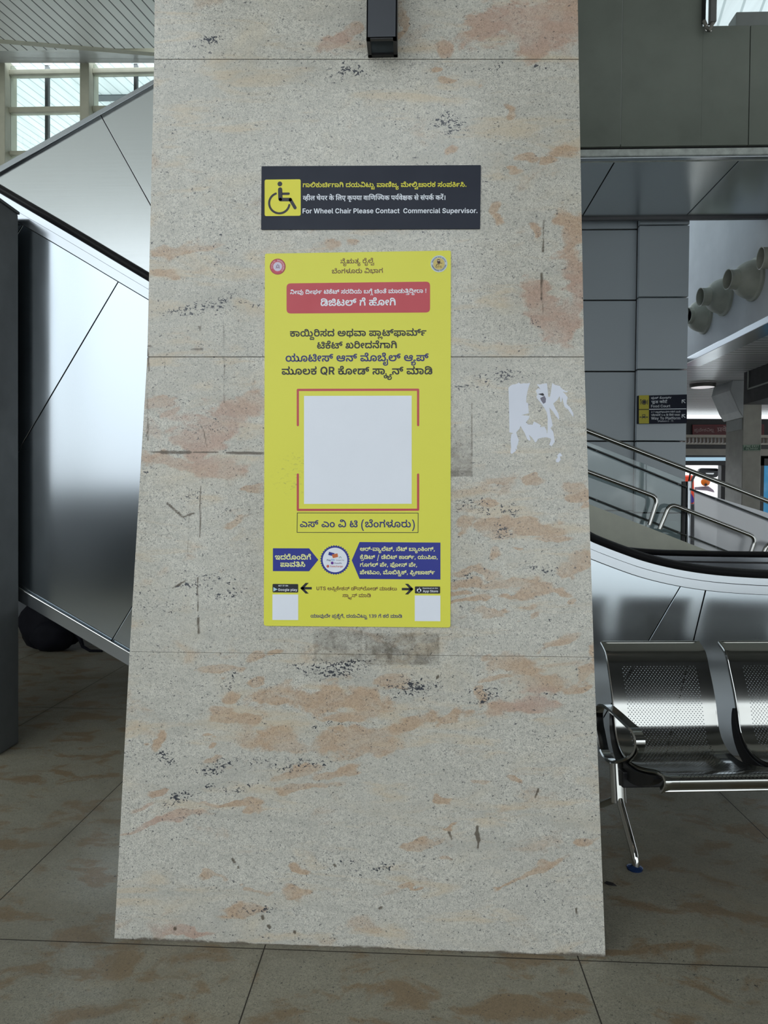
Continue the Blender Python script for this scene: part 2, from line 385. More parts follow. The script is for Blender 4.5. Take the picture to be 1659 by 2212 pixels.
window('window_1', pA1, pB0, [(pA0, pA1)], [onY(102.5, 200, YW+.33).x])
window('window_2', pB1, WX1, [(pB0, pB1)], [onY(294, 180, YW+.33).x, onY(480, 180, YW+.33).x])
window('window_4', WX0, pA0, [(WX0, WX0+.2)], [-6.5, -7.6])
struct('ceiling_canopy', MB().face([(-16, YW+.45, 9.4), (1.3, YW+.45, 9.4), (1.3, 17, 9.4), (-16, 17, 9.4)]), M['slat_out'])
struct('wall_light_block', MB().box(-14, 0.6, 7.9, 8.05, 0, 3.6), M['kiosk'])  # unseen wall added to block light from the floor under the escalators
struct('wall_light_block_side', MB().box(-7.0, -6.9, 5.0, 7.85, 0, 2.4), M['kiosk'])  # unseen side wall, also added to keep that floor dark
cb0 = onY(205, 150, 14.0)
struct('trim_3', MB().box(cb0.x, cb0.x+6, 13.9, 14.1, onY(280, 172, 14).z, 9.38), mat('canopy_shadow_tone', (0.10, 0.12, 0.13), 0.5))  # dark bar put in as the slate shadow at the window head

# ---- right rear: bulkhead, ledge, soffit
YB = 7.25; ZS = onY(1420, 337, YB).z
def xb(x, y): return onY(x, y, YB).x
ox, oz = xb(1519, 30), onY(1590, 55, YB).z
sx_ = [xb(1343, 160), xb(1619, 190), xb(1619, 190)+1.32]
bm_ = MB(); edges = [0.9]+sx_+[9.0]; g = 0.004
for a, b in zip(edges, edges[1:]):
    if b <= ox: bm_.box(a+g, b-g, YB, YB+0.08, ZS+0.10, CEIL)
    elif a < ox: bm_.box(a+g, ox, YB, YB+0.08, ZS+0.10, CEIL); bm_.box(ox, b-g, YB, YB+0.08, ZS+0.10, oz)
    else: bm_.box(a+g, b-g, YB, YB+0.08, ZS+0.10, oz)
bm_.box(ox, 9.0, YB, YB+0.08, onY(1590, -40, YB).z, CEIL)
struct('wall_bulkhead', bm_, M['bulk'], bevel=0.003)
struct('wall_bulkhead_seam', MB().box(0.9, ox-.01, YB+0.003, YB+0.07, ZS+0.12, CEIL), mat('pale_seam_sealant', (0.30, 0.32, 0.30), 0.6))
struct('ceiling_upper', MB().face([(ox-2, YB+.1, oz+.6), (10, YB+.1, oz+.6), (10, 14, oz+.6), (ox-2, 14, oz+.6)]), M['slat_out'])
sill = MB().box(ox, 9, YB+0.081, YB+0.35, oz-0.05, oz-0.001); struct('trim_4', sill, M['bulk'])
struct('trim_5', MB().box(0.9, 9, YB-0.05, YB+0.10, onY(1420, 335, YB-.05).z, onY(1420, 321, YB-.05).z), M['ledge'], bevel=0.004)
YS = onZ(1400, 468, ZS).y
so = MB(); cut = [onZ(1298, 400, ZS).x, onZ(1543, 403, ZS).x]
pw = cut[1]-cut[0]; cs = [max(1.0, cut[0]-pw)]+[cut[0]+pw*k for k in range(5)]
for a, b in zip(cs, cs[1:]): so.box(a+0.006, b-0.006, YB+0.02, YS, ZS, ZS+0.05)
struct('ceiling_soffit', so, M['clad_rear'], bevel=0.004)
struct('ceiling_soffit_core', MB().box(cs[0], cs[-1], YB+0.03, YS-.01, ZS+0.04, ZS+0.25), M['darkcore'])
struct('trim_6', MB().box(cs[0], cs[-1], YS, YS+0.06, ZS-0.03, ZS+0.25), mat('dark_steel_edge', (0.09, 0.09, 0.10), 0.4), bevel=0.006)
struct('trim_7', MB().box(cs[0], cs[-1], YB-0.03, YB+0.03, ZS-0.03, ZS+0.0), M['steel'], bevel=0.004)
struct('wall_upper_rear', MB().box(0.9, 9, YS+0.06, YS+0.16, ZS+0.1, CEIL+0.6), M['white_wall'])

# ---- inner wall that carries the jet nozzles, low slatted ceiling behind it
XW = 4.2; ZW = onX(1560, 735, XW).z; YW0, YW1 = YS+0.03, onX(1490, 770, XW).y+0.1
struct('wall_inner', MB().box(XW, XW+0.25, YW0+.06, YW1+0.2, ZW, 7.9).box(XW, XW+.25, 7.4, YW0+.06, ZW, ZS-.01), M['white_wall'])
struct('trim_8', MB().box(XW-0.03, XW+0.28, 7.4, YW1+0.2, ZW-0.09, ZW), M['steel'], bevel=0.006)
struct('ceiling_low', MB().box(XW+.02, 14, 7.4, YW1+.2, ZW-0.06, ZW+0.04).box(1.0, 14, YW1+.2, 18.2, ZW-.06, ZW+.04), M['slat_far'])

# ---- far front of the hall
YF = 18.0
def fz(y): return onY(1530, y, YF).z
def fx(x): return onY(x, 920, YF).x
XF0, XF1 = 3.0, 14.0
dl_, dr_ = fx(1440), fx(1566)
struct('wall_far_lintel', MB().box(XF0, XF1, YF, YF+0.2, fz(876), ZW), M['slat_far'])
struct('wall_far', MB().box(XF0, XF1, YF-0.05, YF+0.15, fz(941), fz(905)), M['dark'])
struct('trim_9', MB().box(XF0, XF1, YF-0.12, YF+0.1, fz(946), fz(940)), mat('beige_rail', (0.36, 0.33, 0.29), 0.6))
rb = MB()
x = XF0
while x < XF1:
    rb.box(x, x+0.045, YF-0.10, YF+0.02, fz(957), fz(946)); x += 0.09
struct('trim_10', rb, mat('brown_ribbed_shutter', (0.10, 0.075, 0.06), 0.6))
struct('trim_11', MB().box(XF0, XF1, YF-0.12, YF+0.1, fz(961), fz(957.5)), mat('pale_rail', (0.40, 0.37, 0.33), 0.6))
struct('trim_12', MB().box(XF0, XF1, YF-0.04, YF+0.1, fz(971), fz(961)), M['black'])
struct('trim_13', MB().box(XF0, XF1, YF-0.08, YF+0.1, fz(984), fz(970)), mat('beige_header', (0.30, 0.28, 0.25), 0.6))
struct('trim_14', MB().box(XF0, XF1, YF-0.06, YF+0.1, fz(1005), fz(984)), M['black'])
jm = MB()
for a, b in ((fx(1405), fx(1441)), (fx(1560), fx(1612)), (fx(1705), fx(1730))): jm.box(a, b, YF, YF+0.2, 0, fz(1000))
struct('wall_far_piers', jm, M['dark'])
struct('wall_far_side', MB().box(1.4, XF0, YF, YF+0.2, 0, 5), M['white_wall'])
struct('wall_far_block', MB().box(1.3, 1.4, 9.75, 18.2, 0, 9), M['white_wall'])
# blue tinted glazed door at the right
dfm = MB(); a, b = fx(1641), fx(1700)
dfm.box(a, a+0.10, YF-0.06, YF+0.1, 0, fz(985)); dfm.box(b-0.1, b, YF-0.06, YF+0.1, 0, fz(985)); dfm.box(a, b, YF-0.06, YF+0.1, fz(990), fz(985)); dfm.box(a, b, YF-0.06, YF+0.1, 0, .12)
d1 = struct('door_1', dfm, M['black'])
obj('pane', MB().box(a+0.1, b-0.1, YF, YF+0.012, .12, fz(990)), glass('blue_film_glass', (0.10, 0.32, 0.45), 0.6), d1)

# ------------------------------------------------------------------ granite pillar
YP = 2.338
L_px = [(330, 0), (333, 128), (318, 771), (280, 1408), (247, 2030)]; R_px = [(1249, 0), (1250, 128), (1262, 771), (1283, 1420), (1308, 2065)]
Ls = [onY(*q, YP) for q in L_px]; Rs = [onY(*q, YP) for q in R_px]
Ls[-1].z = 0; Rs[-1].z = 0
tz = 3.92
for A in (Ls, Rs):
    d = (A[0]-A[2])/(A[0].z-A[2].z); A[0] = A[2]+d*(tz-A[2].z)
def pixv(V):                                     # where points of the slab face fall in the photograph
    q = V-np.array([0, 0, EYE]); z = q@np.array(FW)
    return CX+FPX*(q@np.array(RT))/z, CY-FPX*(q@np.array(UP))/z
TAN = [(1150,55,105,42,0),(1030,58,45,20,0),(1140,85,45,36,0),(1222,45,30,48,0),(969,92,25,13,0),(740,92,32,34,0),(762,58,22,16,0),(872,42,10,34,0),
 (1210,320,38,17,-5),(950,155,16,9,0),(990,188,22,10,0),(1107,245,15,14,0),(975,330,22,13,0),(1127,343,14,8,0),(1165,343,14,8,0),(1097,372,14,9,0),(1060,455,15,19,0),(1150,497,15,13,0),
 (1238,490,32,38,0),(1243,590,24,60,0),(1215,700,50,42,0),(1172,650,28,24,0),(1158,625,30,22,0),(1245,655,20,40,0),(715,515,22,17,25),(762,508,13,10,0),(390,530,90,13,0),(350,585,42,15,0),(590,640,10,10,0),
 (545,858,30,26,0),(500,885,40,22,0),(475,918,58,28,0),(430,950,58,27,0),(398,962,36,18,0),(380,1002,68,16,0),(450,1002,62,22,0),(392,890,22,9,-15),(350,870,24,13,0),(530,1060,42,11,0),(520,1130,30,9,0),(280,1095,14,22,0),
 (1077,1032,40,9,0),(1157,1034,28,6,0),(1043,1075,27,9,0),(1231,1060,22,14,15),(1260,1082,17,9,0),(1004,1133,30,17,0),(1068,1137,38,22,0),(1114,1121,45,14,0),(1169,1137,60,16,0),(1203,1165,45,8,0),(1077,1197,20,12,15),(1130,1189,14,4,0),(1261,1220,18,18,0),(1245,1238,26,11,0),(1043,1229,46,7,5),(1077,1252,60,11,0),(1169,1272,52,13,5),(1032,1250,50,9,0),(1041,1295,25,11,-10),(1123,1284,52,8,-6),(1215,1288,12,11,0),(1123,1314,20,8,0),(1048,1332,24,9,0),(1226,1314,8,9,0),(1139,1334,10,7,0),(1192,1376,38,8,-24),(1270,1405,22,17,-10),(997,1272,22,7,8),(1009,1300,30,6,10),
 (476,1447,46,9,0),(556,1414,19,13,0),(592,1416,20,9,0),(570,1469,22,7,-10),(516,1498,17,13,0),(592,1505,46,14,0),(700,1503,88,29,0),(790,1508,56,34,5),(754,1548,42,9,5),(501,1539,42,14,0),(584,1584,72,26,0),(620,1602,52,14,0),(754,1592,80,19,-8),(809,1615,72,23,-8),(628,1660,46,15,-10),(718,1668,40,9,-5),(664,1700,62,10,-8),(465,1639,14,6,0),(436,1606,12,8,-30),(320,1610,12,18,0),(338,1707,46,7,0),(291,1736,42,7,-8),(349,1776,64,9,-14),(411,1765,40,9,0),(295,1801,42,7,-18),(505,1736,52,7,-8),(657,1870,16,9,0),(483,1895,26,5,0),(556,1913,32,5,5),(657,1924,30,12,0),(520,1962,52,20,0),(393,2012,50,9,-12),
 (861,1467,30,13,-10),(1047,1435,15,8,0),(1117,1444,52,24,0),(1151,1484,62,27,0),(1057,1474,42,8,-12),(1252,1440,20,28,0),(1236,1484,32,12,-15),(1016,1505,12,9,0),(1128,1538,52,17,0),(1050,1535,32,13,0),(969,1545,38,13,-14),(881,1569,82,16,-16),(1043,1687,18,5,0),(1117,1677,20,7,35),(962,1727,14,9,0),(905,1818,36,8,-14),(969,1788,32,4,-18),(935,1859,11,8,0),(1161,1879,48,8,-24),(1252,1829,24,8,-20),(1097,1906,38,4,-22),(1296,1825,5,14,0),(895,1930,20,5,-10),(1180,1880,20,5,-20)]
PINK = [(1130,60,150,60),(740,92,40,40),(1200,660,90,130),(470,935,150,90),(1128,1530,70,30),(340,1770,90,50),(393,2010,70,20)]
SPK = [(430,668,75,16,-8),(480,650,40,10,-15),(525,660,22,14,0),(350,672,18,5,0),(455,92,32,12,-25),(770,165,34,13,-10),(1050,155,24,14,-30),(1180,137,15,10,0),(960,250,22,22,0),(340,1030,22,8,10),(1065,820,40,16,0),(1015,825,16,8,0),(1175,700,14,8,0),(1255,640,14,12,0),(405,1085,16,14,0),(480,1245,50,9,0),(430,1262,40,8,0),(505,1275,40,6,-8),(1020,1085,30,16,25),(1100,1090,30,16,0),(1080,1150,28,12,0),(1020,1235,34,9,-5),(1180,1240,40,9,0),(512,1465,20,8,-20),(497,1477,26,7,0),(520,1700,90,12,-6),(480,1655,60,16,0),(700,1450,70,14,0),(900,1480,50,18,0),(640,1640,80,12,0),(560,1960,46,14,0),(850,1870,20,10,30),(420,1720,60,10,-15),(1030,1510,50,9,0),(345,1640,22,14,0),(720,1565,50,9,0)]
DIRT = [((325,977),(345,976),1.5,.9),((350,977),(410,977),3.2,1.0),((418,977),(470,977),2.0,.8),((490,978),(570,979),2.2,1.0),
 ((361,1087),(385,1108),2.6,.9),((385,1108),(395,1117),2.4,.9),((395,1117),(420,1108),1.8,.8),((373,1270),(400,1255),1.6,.8),((388,1260),(391,1268),1.2,.7),((427,1248),(427,1320),1.4,.9),((428,1335),(429,1368),2.6,.9),((433,1050),(432,1160),1.1,.8),((409,1050),(406,1200),0.8,.45),((435,560),(435,770),0.8,.35),((355,770),(357,830),0.8,.4),((484,700),(484,870),1.0,.5),((318,755),(322,800),2.2,.8),((318,850),(320,935),2.4,.55),((318,935),(320,950),1.0,.7),((415,755),(438,755),2.2,.8),((316,748),(326,748),2.0,.9),((430,705),(432,715),2.0,.7),((425,905),(440,930),1.3,.6),((440,930),(447,965),1.2,.6),
 ((1170,590),(1170,645),2.2,.8),((1171,645),(1173,690),1.0,.45),((1175,475),(1174,520),1.4,.7),((1174,520),(1173,543),2.4,.8),((1031,1785),(1030,1800),2.5,1),((1030,1800),(1034,1815),4.2,1),((1034,1815),(1032,1832),2.0,1),((1163,1705),(1156,1722),2.2,1),((970,1798),(976,1812),2.4,.9),((502,1855),(507,1863),2.6,1),((514,1872),(515,1875),2.2,1),((1244,1962),(1247,1975),1.8,1),((947,1461),(944,1464),2.4,1),((378,2005),(378,2007),3,1),((567,1979),(568,1984),3.2,1),((580,2000),(583,2003),3,1),((636,2012),(637,2015),2.4,1),((722,1868),(724,1870),2.6,1),((820,1962),(824,1960),3,1)]
def vnoise(x, y, seed):
    xi, yi = np.floor(x), np.floor(y); fx_, fy_ = x-xi, y-yi; fx_, fy_ = fx_*fx_*(3-2*fx_), fy_*fy_*(3-2*fy_)
    h = lambda i, j: np.mod(np.sin(i*127.1+j*311.7+seed*74.7)*43758.5453, 1.0)
    return (h(xi, yi)*(1-fx_)+h(xi+1, yi)*fx_)*(1-fy_)+(h(xi, yi+1)*(1-fx_)+h(xi+1, yi+1)*fx_)*fy_-0.5
def warp(x, y, seed): return sum(a*vnoise(x/p+y/(2.3*p), y/(0.6*p), seed+k) for k, (p, a) in enumerate(((95, 62), (34, 30), (13, 13))))
def course(mb, at, li, ri, lj, rj, z_gap):
    """one granite course: fine front grid, plain sides and back"""
    W = (rj-lj).length; H = li.z-lj.z; nx, nz = int(W/0.005)+1, int(H/0.005)+1
    U, V = np.meshgrid(np.linspace(0, 1, nx), np.linspace(0, 1, nz))
    lo0, lo1, hi0, hi1 = (np.array(p) for p in (lj+Vector((0, 0, z_gap)), rj+Vector((0, 0, z_gap)), li-Vector((0, 0, z_gap)), ri-Vector((0, 0, z_gap))))
    G = ((1-V)[..., None]*((1-U)[..., None]*lo0+U[..., None]*lo1)+V[..., None]*((1-U)[..., None]*hi0+U[..., None]*hi1)).reshape(-1, 3)
    n = len(mb.v); mb.v += [tuple(p) for p in G]
    idx = (np.arange(nz-1)[:, None]*nx+np.arange(nx-1)[None]).reshape(-1)+n
    mb.f += np.stack([idx, idx+1, idx+1+nx, idx+nx], 1).tolist()
    c = [n, n+nx-1, n+nz*nx-1, n+(nz-1)*nx]; D = Vector((0, 0.98, 0)); k = len(mb.v)
    mb.v += [tuple(Vector(mb.v[i])+D) for i in c]
    for a, b in ((0, 1), (1, 2), (2, 3), (3, 0)): mb.f.append([c[b], c[a], k+a, k+b])
    mb.f.append([k, k+3, k+2, k+1])
    x, y = pixv(G); xw, yw = x+warp(x, y, 1), y+0.6*warp(x, y, 9)
    def field(lst, soft):
        m = np.zeros(len(x))
        for e in lst:
            cx_, cy_, rx, ry = e[:4]; an = math.radians(e[4]) if len(e) > 4 else 0
            if cy_+max(rx, ry)*2.2 < y.min() or cy_-max(rx, ry)*2.2 > y.max(): continue
            dx, dy = xw-cx_, yw-cy_; a, b = dx*math.cos(an)+dy*math.sin(an), -dx*math.sin(an)+dy*math.cos(an)
            d = np.sqrt((a/(rx*1.12))**2+(b/(ry*1.12))**2); m = np.maximum(m, np.clip((1+soft-d)/(2*soft), 0, 1))
        return m
    tan, pink, spk = field(TAN, 0.55), field(PINK, 0.5), field(SPK, 0.6)
    dirt = np.zeros(len(x))
    for (x0, y0), (x1, y1), w, s in DIRT:
        if max(y0, y1)+8 < y.min() or min(y0, y1)-8 > y.max(): continue
        L2 = (x1-x0)**2+(y1-y0)**2+1e-6; t = np.clip(((x-x0)*(x1-x0)+(y-y0)*(y1-y0))/L2, 0, 1)
        d = np.hypot(x-x0-t*(x1-x0), y-y0-t*(y1-y0)); w = max(w, 1.7); dirt = np.maximum(dirt, s*np.clip(1.6-d/w, 0, 1))
    def rect(x0, y0, x1, y1, s, soft=2.0):
        return s*np.clip(np.minimum(np.minimum(x-x0, x1-x), np.minimum(y-y0, y1-y))/soft+0.5, 0, 1)
    dirt = np.maximum(dirt, rect(960, 885, 1021, 1031, 0.42)*np.clip((y-850)/120, 0, 1)); dirt = np.maximum(dirt, rect(960, 1016, 1021, 1031, 0.55)); dirt = np.maximum(dirt, rect(1018, 870, 1022, 985, 0.6))
    dirt = np.maximum(dirt, rect(676, 1357, 786, 1432, 0.42, 8)); dirt = np.maximum(dirt, rect(786, 1366, 952, 1438, 0.46, 8)); dirt = np.maximum(dirt, rect(800, 1385, 850, 1425, 0.55, 6))
    z = G[:, 2]; foot = np.clip(1-z/(0.006+0.030*np.clip(vnoise(x/40, y/400, 5), 0, 1)), 0, 1)*0.95; dirt = np.maximum(dirt, np.where(z < 0.06, foot, 0))
    pad = np.zeros(4)
    for key, v in (('tan', tan), ('pink', pink), ('dirt', dirt), ('speck', spk)): at[key].append(np.concatenate([v, pad]))
pm = MB(); at = {k: [] for k in ('tan', 'pink', 'dirt', 'speck')}
for i in range(4): course(pm, at, Ls[i], Rs[i], Ls[i+1], Rs[i+1], 0.0012 if i < 3 else 0.0)
pillar = obj('granite_pillar', pm, M['granite'])
for k, v in at.items():
    a = pillar.data.attributes.new(k, 'FLOAT', 'POINT'); a.data.foreach_set('value', np.concatenate(v).astype(np.float32))
tag(pillar, 'broad granite clad pillar that widens towards the floor, carrying the yellow poster', 'pillar')
core = MB()
for i in range(4):
    ins = Vector((0.006, 0.003, 0)); ins2 = Vector((-0.006, 0.003, 0))
    core.prism([Ls[i+1]+ins, Rs[i+1]+ins2, Rs[i]+ins2, Ls[i]+ins], (0, 0.97, 0))
obj('joint_mortar', core, M['mortar'], pillar, label='dark mortar in the joints')
cap = MB().prism([Ls[0], Rs[0], Rs[0]+Vector((-.12, 0, CEIL-tz)), Ls[0]+Vector((.12, 0, CEIL-tz))], (0, 0.98, 0))
obj('upper_cladding', cap, M['granite'], pillar)

def pp(x, y, off=0.0): return onY(x, y, YP-off)
# ------------------------------------------------------------------ lettering: glyph outlines, drawn here as flat print
GLY = [[[130,138,0,-27,-5,0,3,1,3,-2,12,-14,7,-12,5,-18,3,-24,0,-42,-32,0,-1,50,-2,17,-3,12,-8,16,-8,10,-7,4,-12,3,-11,-2,-9,-6,-8,-10,-6,-13,-4,-13,-2,-15,-1,-53,-32,0,1,48,2,
18,4,16,7,14,10,11,14,9,5,-5,-44,0,0,27]],[[111,61,-1,-14,-4,-17,-8,-13,-11,-10,-13,-7,-12,-3,-16,0,-16,4,-13,8,-5,6,-4,8,-3,17,1,10,3,8,6,8,10,7,13,1,11,-3,5,-3,3,-7,1,
-7,-3,-8,-6,-6,-6,-1,-6,1,-4,2,-4,3,-2,6,3,1,-2,-9,2,-8,5,-8,7,-4,14,-1,10,4,5,3,5,7,3,8,2,8,0,12,-1,11,-6,16,-7,8,-7,5,-8,3,-10,3,-21,1,-83,0,0,27,98,0,18,-3,17,-5,18,
-11,12,-14,7,-19]],[[98,-3,-20,1,-18,5,-15,7,-17,13,-9,13,-8,19,-2,22,1,19,4,12,6,10,7,9,9,6,14,6,12,2,13,-1,10,-3,7,-3,6,-7,5,-8,2,-8,1,-11,-2,-10,-5,-9,-5,-6,-14,-8,-9,
-2,-12,-1,-10,1,-8,3,-16,10,5,22,9,-8,10,-5,14,1,10,4,4,5,1,8,-2,7,-6,5,-9,1,-10,-4,-7,-7,-5,-11,-2,-15,1,-15,4,-12,8,-12,8,-7,10,-5,12,-4,15,-2,15,1,14,2,13,5,7,5,6,6,8,
10,6,12,2,10,2,16,0,12,-4,27,-4,13,-5,11,-6,8,-6,5,-9,5,-11,0,-8,-3,-3,-5,0,-7,2,-4,6,-2,7,-1,8,2,6,4,3,5,2,9,23,-1,-4,-16,-10,-14,-11,-7,-15,-4,-18,1,-15,6,-6,6,-3,6,-3,
14,1,10,3,7,7,8,6,4,11,4,9,1,22,-2,15,-6,13,-9,10,-12,9,-19,6,-17,3,-23,0,-20,-4,-21,-6,-19,-7,-12,-8,-10,-10,-10,-17,-9,-14,-5,-17,-3]],[[76,-3,-19,1,-15,5,-12,6,-9,9,
-4,7,-2,8,1,17,6,13,13,10,-1,-4,-25,0,0,22,52,0,7,5,2,6,-1,7,-5,6,16,3,12,-3,3,-4,2,-10,-3,-10,50,0,0,-22,-26,0,-1,4,8,-5,6,-6,5,-7,2,-8,1,-10,-2,-9,-3,-8,-6,-7,-10,-7,
-10,-5,-12,-3],[77,23,15,2,5,2,7,5,5,10,0,7,-1,6,-7,10,-10,5,-17,1,-14,-2,-8,-5,-5,-6,-3,-9,1,-9,5,-8,7,-5,8,-3],[9,111,0,27,81,0,16,2,9,6,1,5,0,6,-4,13,-10,13,23,14,13,
-19,6,-17,1,-12,-1,-7,-1,-7,-4,-7,-4,-5,-8,-5,-12,-4,-16,-2]],[[25,-3,-18,2,-13,5,-15,10,-17,17,18,19,16,-17,8,-5,8,-3,13,-1,10,2,7,4,6,7,3,9,1,13,-1,11,-5,12,-5,8,-8,9,
-11,8,-15,8,16,26,12,-6,15,-11,10,-9,8,-11,6,-11,5,-13,3,-24,-1,-13,-3,-11,-4,-10,-6,-9,-8,-7,-10,-5,-11,-3]],[[150,-3,-11,1,-10,2,-14,8,-7,7,-8,11,12,1,-8,-11,-8,-8,-9,
-5,-12,-4,-15,-2,-17,1,-11,4,-9,7,-7,9,-3,12,0,12,3,11,5,8,7,7,35,26,4,5,1,7,-2,6,-5,4,-9,1,-9,-1,-5,-4,-3,-6,0,-8,4,-8,-25,-10,-6,13,-2,13,2,12,6,9,10,8,11,4,14,2,16,-1,
9,-2,10,-5,7,-7,4,-8,2,-8,0,-11,-2,-8,-5,-7,-10,-10,-29,-21,-7,-8,-2,-5,1,-7,3,-5,6,-3,7,-1,9,0,11,4,5,4,4,6,4,14,27,0,3,-12,3,-5,5,-6,12,-5,16,1,5,3,5,5,2,8,-1,9,-3,7,
-6,6,-7,5,-8,3,22,11,12,-7,10,-7,7,-10,4,-11,0,-14,-4,-14,-8,-10,-10,-7,-13,-4],[119,69,0,22,85,0,0,-22,-23,1,-8,-1],[138,82,1,8,16,7,13,11,5,10,2,11,-2,14,-5,7,-5,4,-5,
3,-7,0,-7,-1,-5,-3,-2,-4,0,-5,2,-4,5,-3,9,-1,11,3,8,6,7,9,9,-18,-13,-11,-11,-7,-16,-2,-15,2,-12,6,-6,7,-4,12,1,12,3,6,7,8,12,6,17,3,18,-3,9,-4,7,-6,6,-6,5,-8,4,-18,-1,
-13,-2,-9,-6,-12,-9,-10]],[[142,111,-83,0,-10,-1,-6,-3,-4,-6,-1,-6,2,-6,5,-5,13,-2,41,0,0,-26,-44,-1,-9,-3,-5,-4,-1,-9,4,-8,7,-3,15,-1,0,-27,-19,1,-13,3,-11,5,-8,8,-4,7,
-1,6,-1,10,1,7,4,9,5,6,11,7,0,-2,-9,6,-7,7,-4,7,-2,8,-1,10,3,9,4,7,6,6,12,7,18,3,92,1]],[[85,111,-11,-1,-9,-6,-8,-10,-6,-13,-4,-13,-2,-15,-1,-53,-32,0,0,44,4,29,9,25,5,8,
9,10,-3,-9,-8,9,-6,10,-4,18,1,17,6,11,10,9,14,6,19,2,24,-3,19,-9,10,-7,9,-10,14,-20,7,-21,5,-31,2,-32,0,-56,-32,0,-1,50,-2,17,-3,12,-8,16,-8,10,-7,4],[84,138,15,-2,12,-6,
11,-10,10,-16,-9,23,-10,16,-13,12,-14,5,-11,2,-10,0,-8,-2,-6,-3,-5,-8,0,-8,3,-10,7,-8,-8,1,8,6,8,4,10,3]],[[56,-3,-10,1,-9,3,-8,4,-7,6,-7,13,-4,11,-1,12,0,14,2,13,4,12,4,
8,10,12,11,7,6,3,5,-5,-42,0,0,27,122,0,20,2,5,3,3,3,1,11,-5,13,-10,13,23,14,10,-13,6,-12,4,-14,0,-15,-3,-12,-7,-8,-10,-7,-14,-3,3,2,2,-2,13,-11,8,-12,6,-14,2,-12,1,-17,
-2,-12,-5,-16,-6,-8,-11,-8,-13,-5,-16,-1,-12,2,-13,6,-8,8,-10,13,13,2,-8,-11,-10,-10,-14,-8],[61,24,10,2,8,6,5,9,2,11,27,0,2,-10,3,-7,6,-6,6,-3,10,-2,11,4,4,5,3,5,1,9,1,
10,-4,19,-7,14,-7,8,-9,7,-11,4,-10,2,-18,1,-13,-2,-11,-4,-9,-5,-8,-8,-8,-11,-4,-13,-1,-14,1,-14,4,-10,7,-5]],[[80,-3,-18,2,-12,3,-10,5,-11,9,-8,10,-6,12,-4,16,-2,16,1,15,
4,13,6,12,8,11,10,8,12,7,14,3,16,2,14,-1,16,-4,9,-5,11,-9,8,-11,6,-12,5,-15,1,-16,-1,-15,-4,-14,-6,-12,-8,-10,-10,-9,-12,-6,-13,-4],[80,24,16,3,7,3,6,5,5,6,3,8,3,19,-3,
18,-7,15,-6,5,-7,5,-8,2,-10,1,-16,-3,-7,-3,-5,-5,-5,-6,-4,-7,-3,-20,3,-19,8,-14,6,-6,7,-4,8,-2],[184,-3,-14,1,-16,6,-14,9,-16,15,13,25,18,-20,7,-5,9,-3,13,-1,9,2,8,4,5,7,
4,9,1,13,-2,10,-4,12,-7,11,-9,9,-11,7,-13,6,24,14,24,-16,15,-16,6,-10,4,-10,2,-12,1,-11,-2,-14,-3,-11,-5,-9,-7,-8,-9,-7,-8,-3,-9,-3],[276,-3,-18,2,-12,5,-15,9,-16,15,14,
25,17,-20,8,-5,9,-3,13,-1,9,2,7,4,6,7,3,9,1,13,-1,11,-4,12,-7,10,-7,7,-10,8,-15,8,15,26,13,-6,14,-11,10,-9,8,-11,7,-11,4,-13,3,-24,-1,-13,-2,-11,-5,-10,-6,-9,-8,-7,-9,-5,
-12,-3],[240,149,-2,-13,-3,-7,-8,-7,-7,-5,-10,-3,-13,-2,-43,-1,0,27,42,1,8,2,5,4,2,8,-2,10,-4,9,-9,11,23,14,8,-10,7,-12,4,-11]],[[57,-3,-14,1,-15,6,-12,10,-7,13,-2,16,2,
16,9,13,13,8,14,3,17,-2,10,-5,6,-6,2,-4,1,-12,-4,-12,-21,2,0,10,-1,3,-4,2,-8,0,-7,-4,-3,-9,2,-10,5,-7,9,-4,17,-1,7,1,8,3,5,4,4,6,4,14,27,0,3,-12,4,-8,6,-4,10,-4,10,0,8,3,
7,6,4,6,3,12,1,11,-3,29,-7,25,-7,13,-8,11,-9,11,-14,11,-11,6,-12,3,-12,2,-9,-2,-6,-5,0,-9,2,-4,4,-2,11,-1,7,3,5,3,3,7,2,7,26,-2,-4,-13,-7,-13,-11,-8,-15,-6,-17,0,-15,3,
-12,8,-6,12,-1,13,2,11,7,9,11,7,14,4,17,0,17,-2,17,-5,20,-11,16,-14,14,-19,11,-21,7,-23,3,-26,-1,-25,-6,-21,-6,-11,-8,-9,-9,-5,-12,-4,-20,-2,-17,4,-13,9,-13,16,12,0,-10,
-12,-10,-8,-16,-7]],[[64,-3,-20,3,-10,4,-6,5,-7,7,-5,7,-5,17,-2,13,1,13,4,20,5,10,7,8,15,11,19,4,12,-1,9,-2,8,-5,5,-4,5,-8,2,-7,0,-15,-3,-9,-3,-6,-12,-8,-13,-4,-13,-1,
-11,1,-8,3,-11,7,-1,1,3,21,8,-6,8,-4,9,-1,9,1,7,2,4,4,2,6,-2,6,-3,4,-4,2,-6,0,-7,-2,-8,-7,-6,-12,-2,-16,2,-17,5,-10,11,-6,15,-2,8,1,9,3,4,4,5,7,5,13,27,0,4,-14,9,-10,5,
-2,8,-2,8,0,7,2,6,5,3,7,0,8,-1,8,-4,6,-6,6,-8,4,-8,3,19,15,12,-5,10,-7,7,-7,5,-9,4,-16,0,-12,-3,-9,-3,-7,-5,-7,-11,-7,-9,-3,-11,-2,-13,0,-13,3,-9,4,-8,5,-8,8,-7,10,13,-1,
-8,-10,-11,-9,-16,-7],[50,104,-12,5,-9,8,-5,13,0,12,6,10,9,7,14,4,16,2,2,-26,-14,-3,-3,-3,-1,-4,1,-5,4,-4,12,-5],[134,71,0,24,20,0,9,2,7,4,4,6,1,8,-5,9,-7,6,-13,4,10,26,
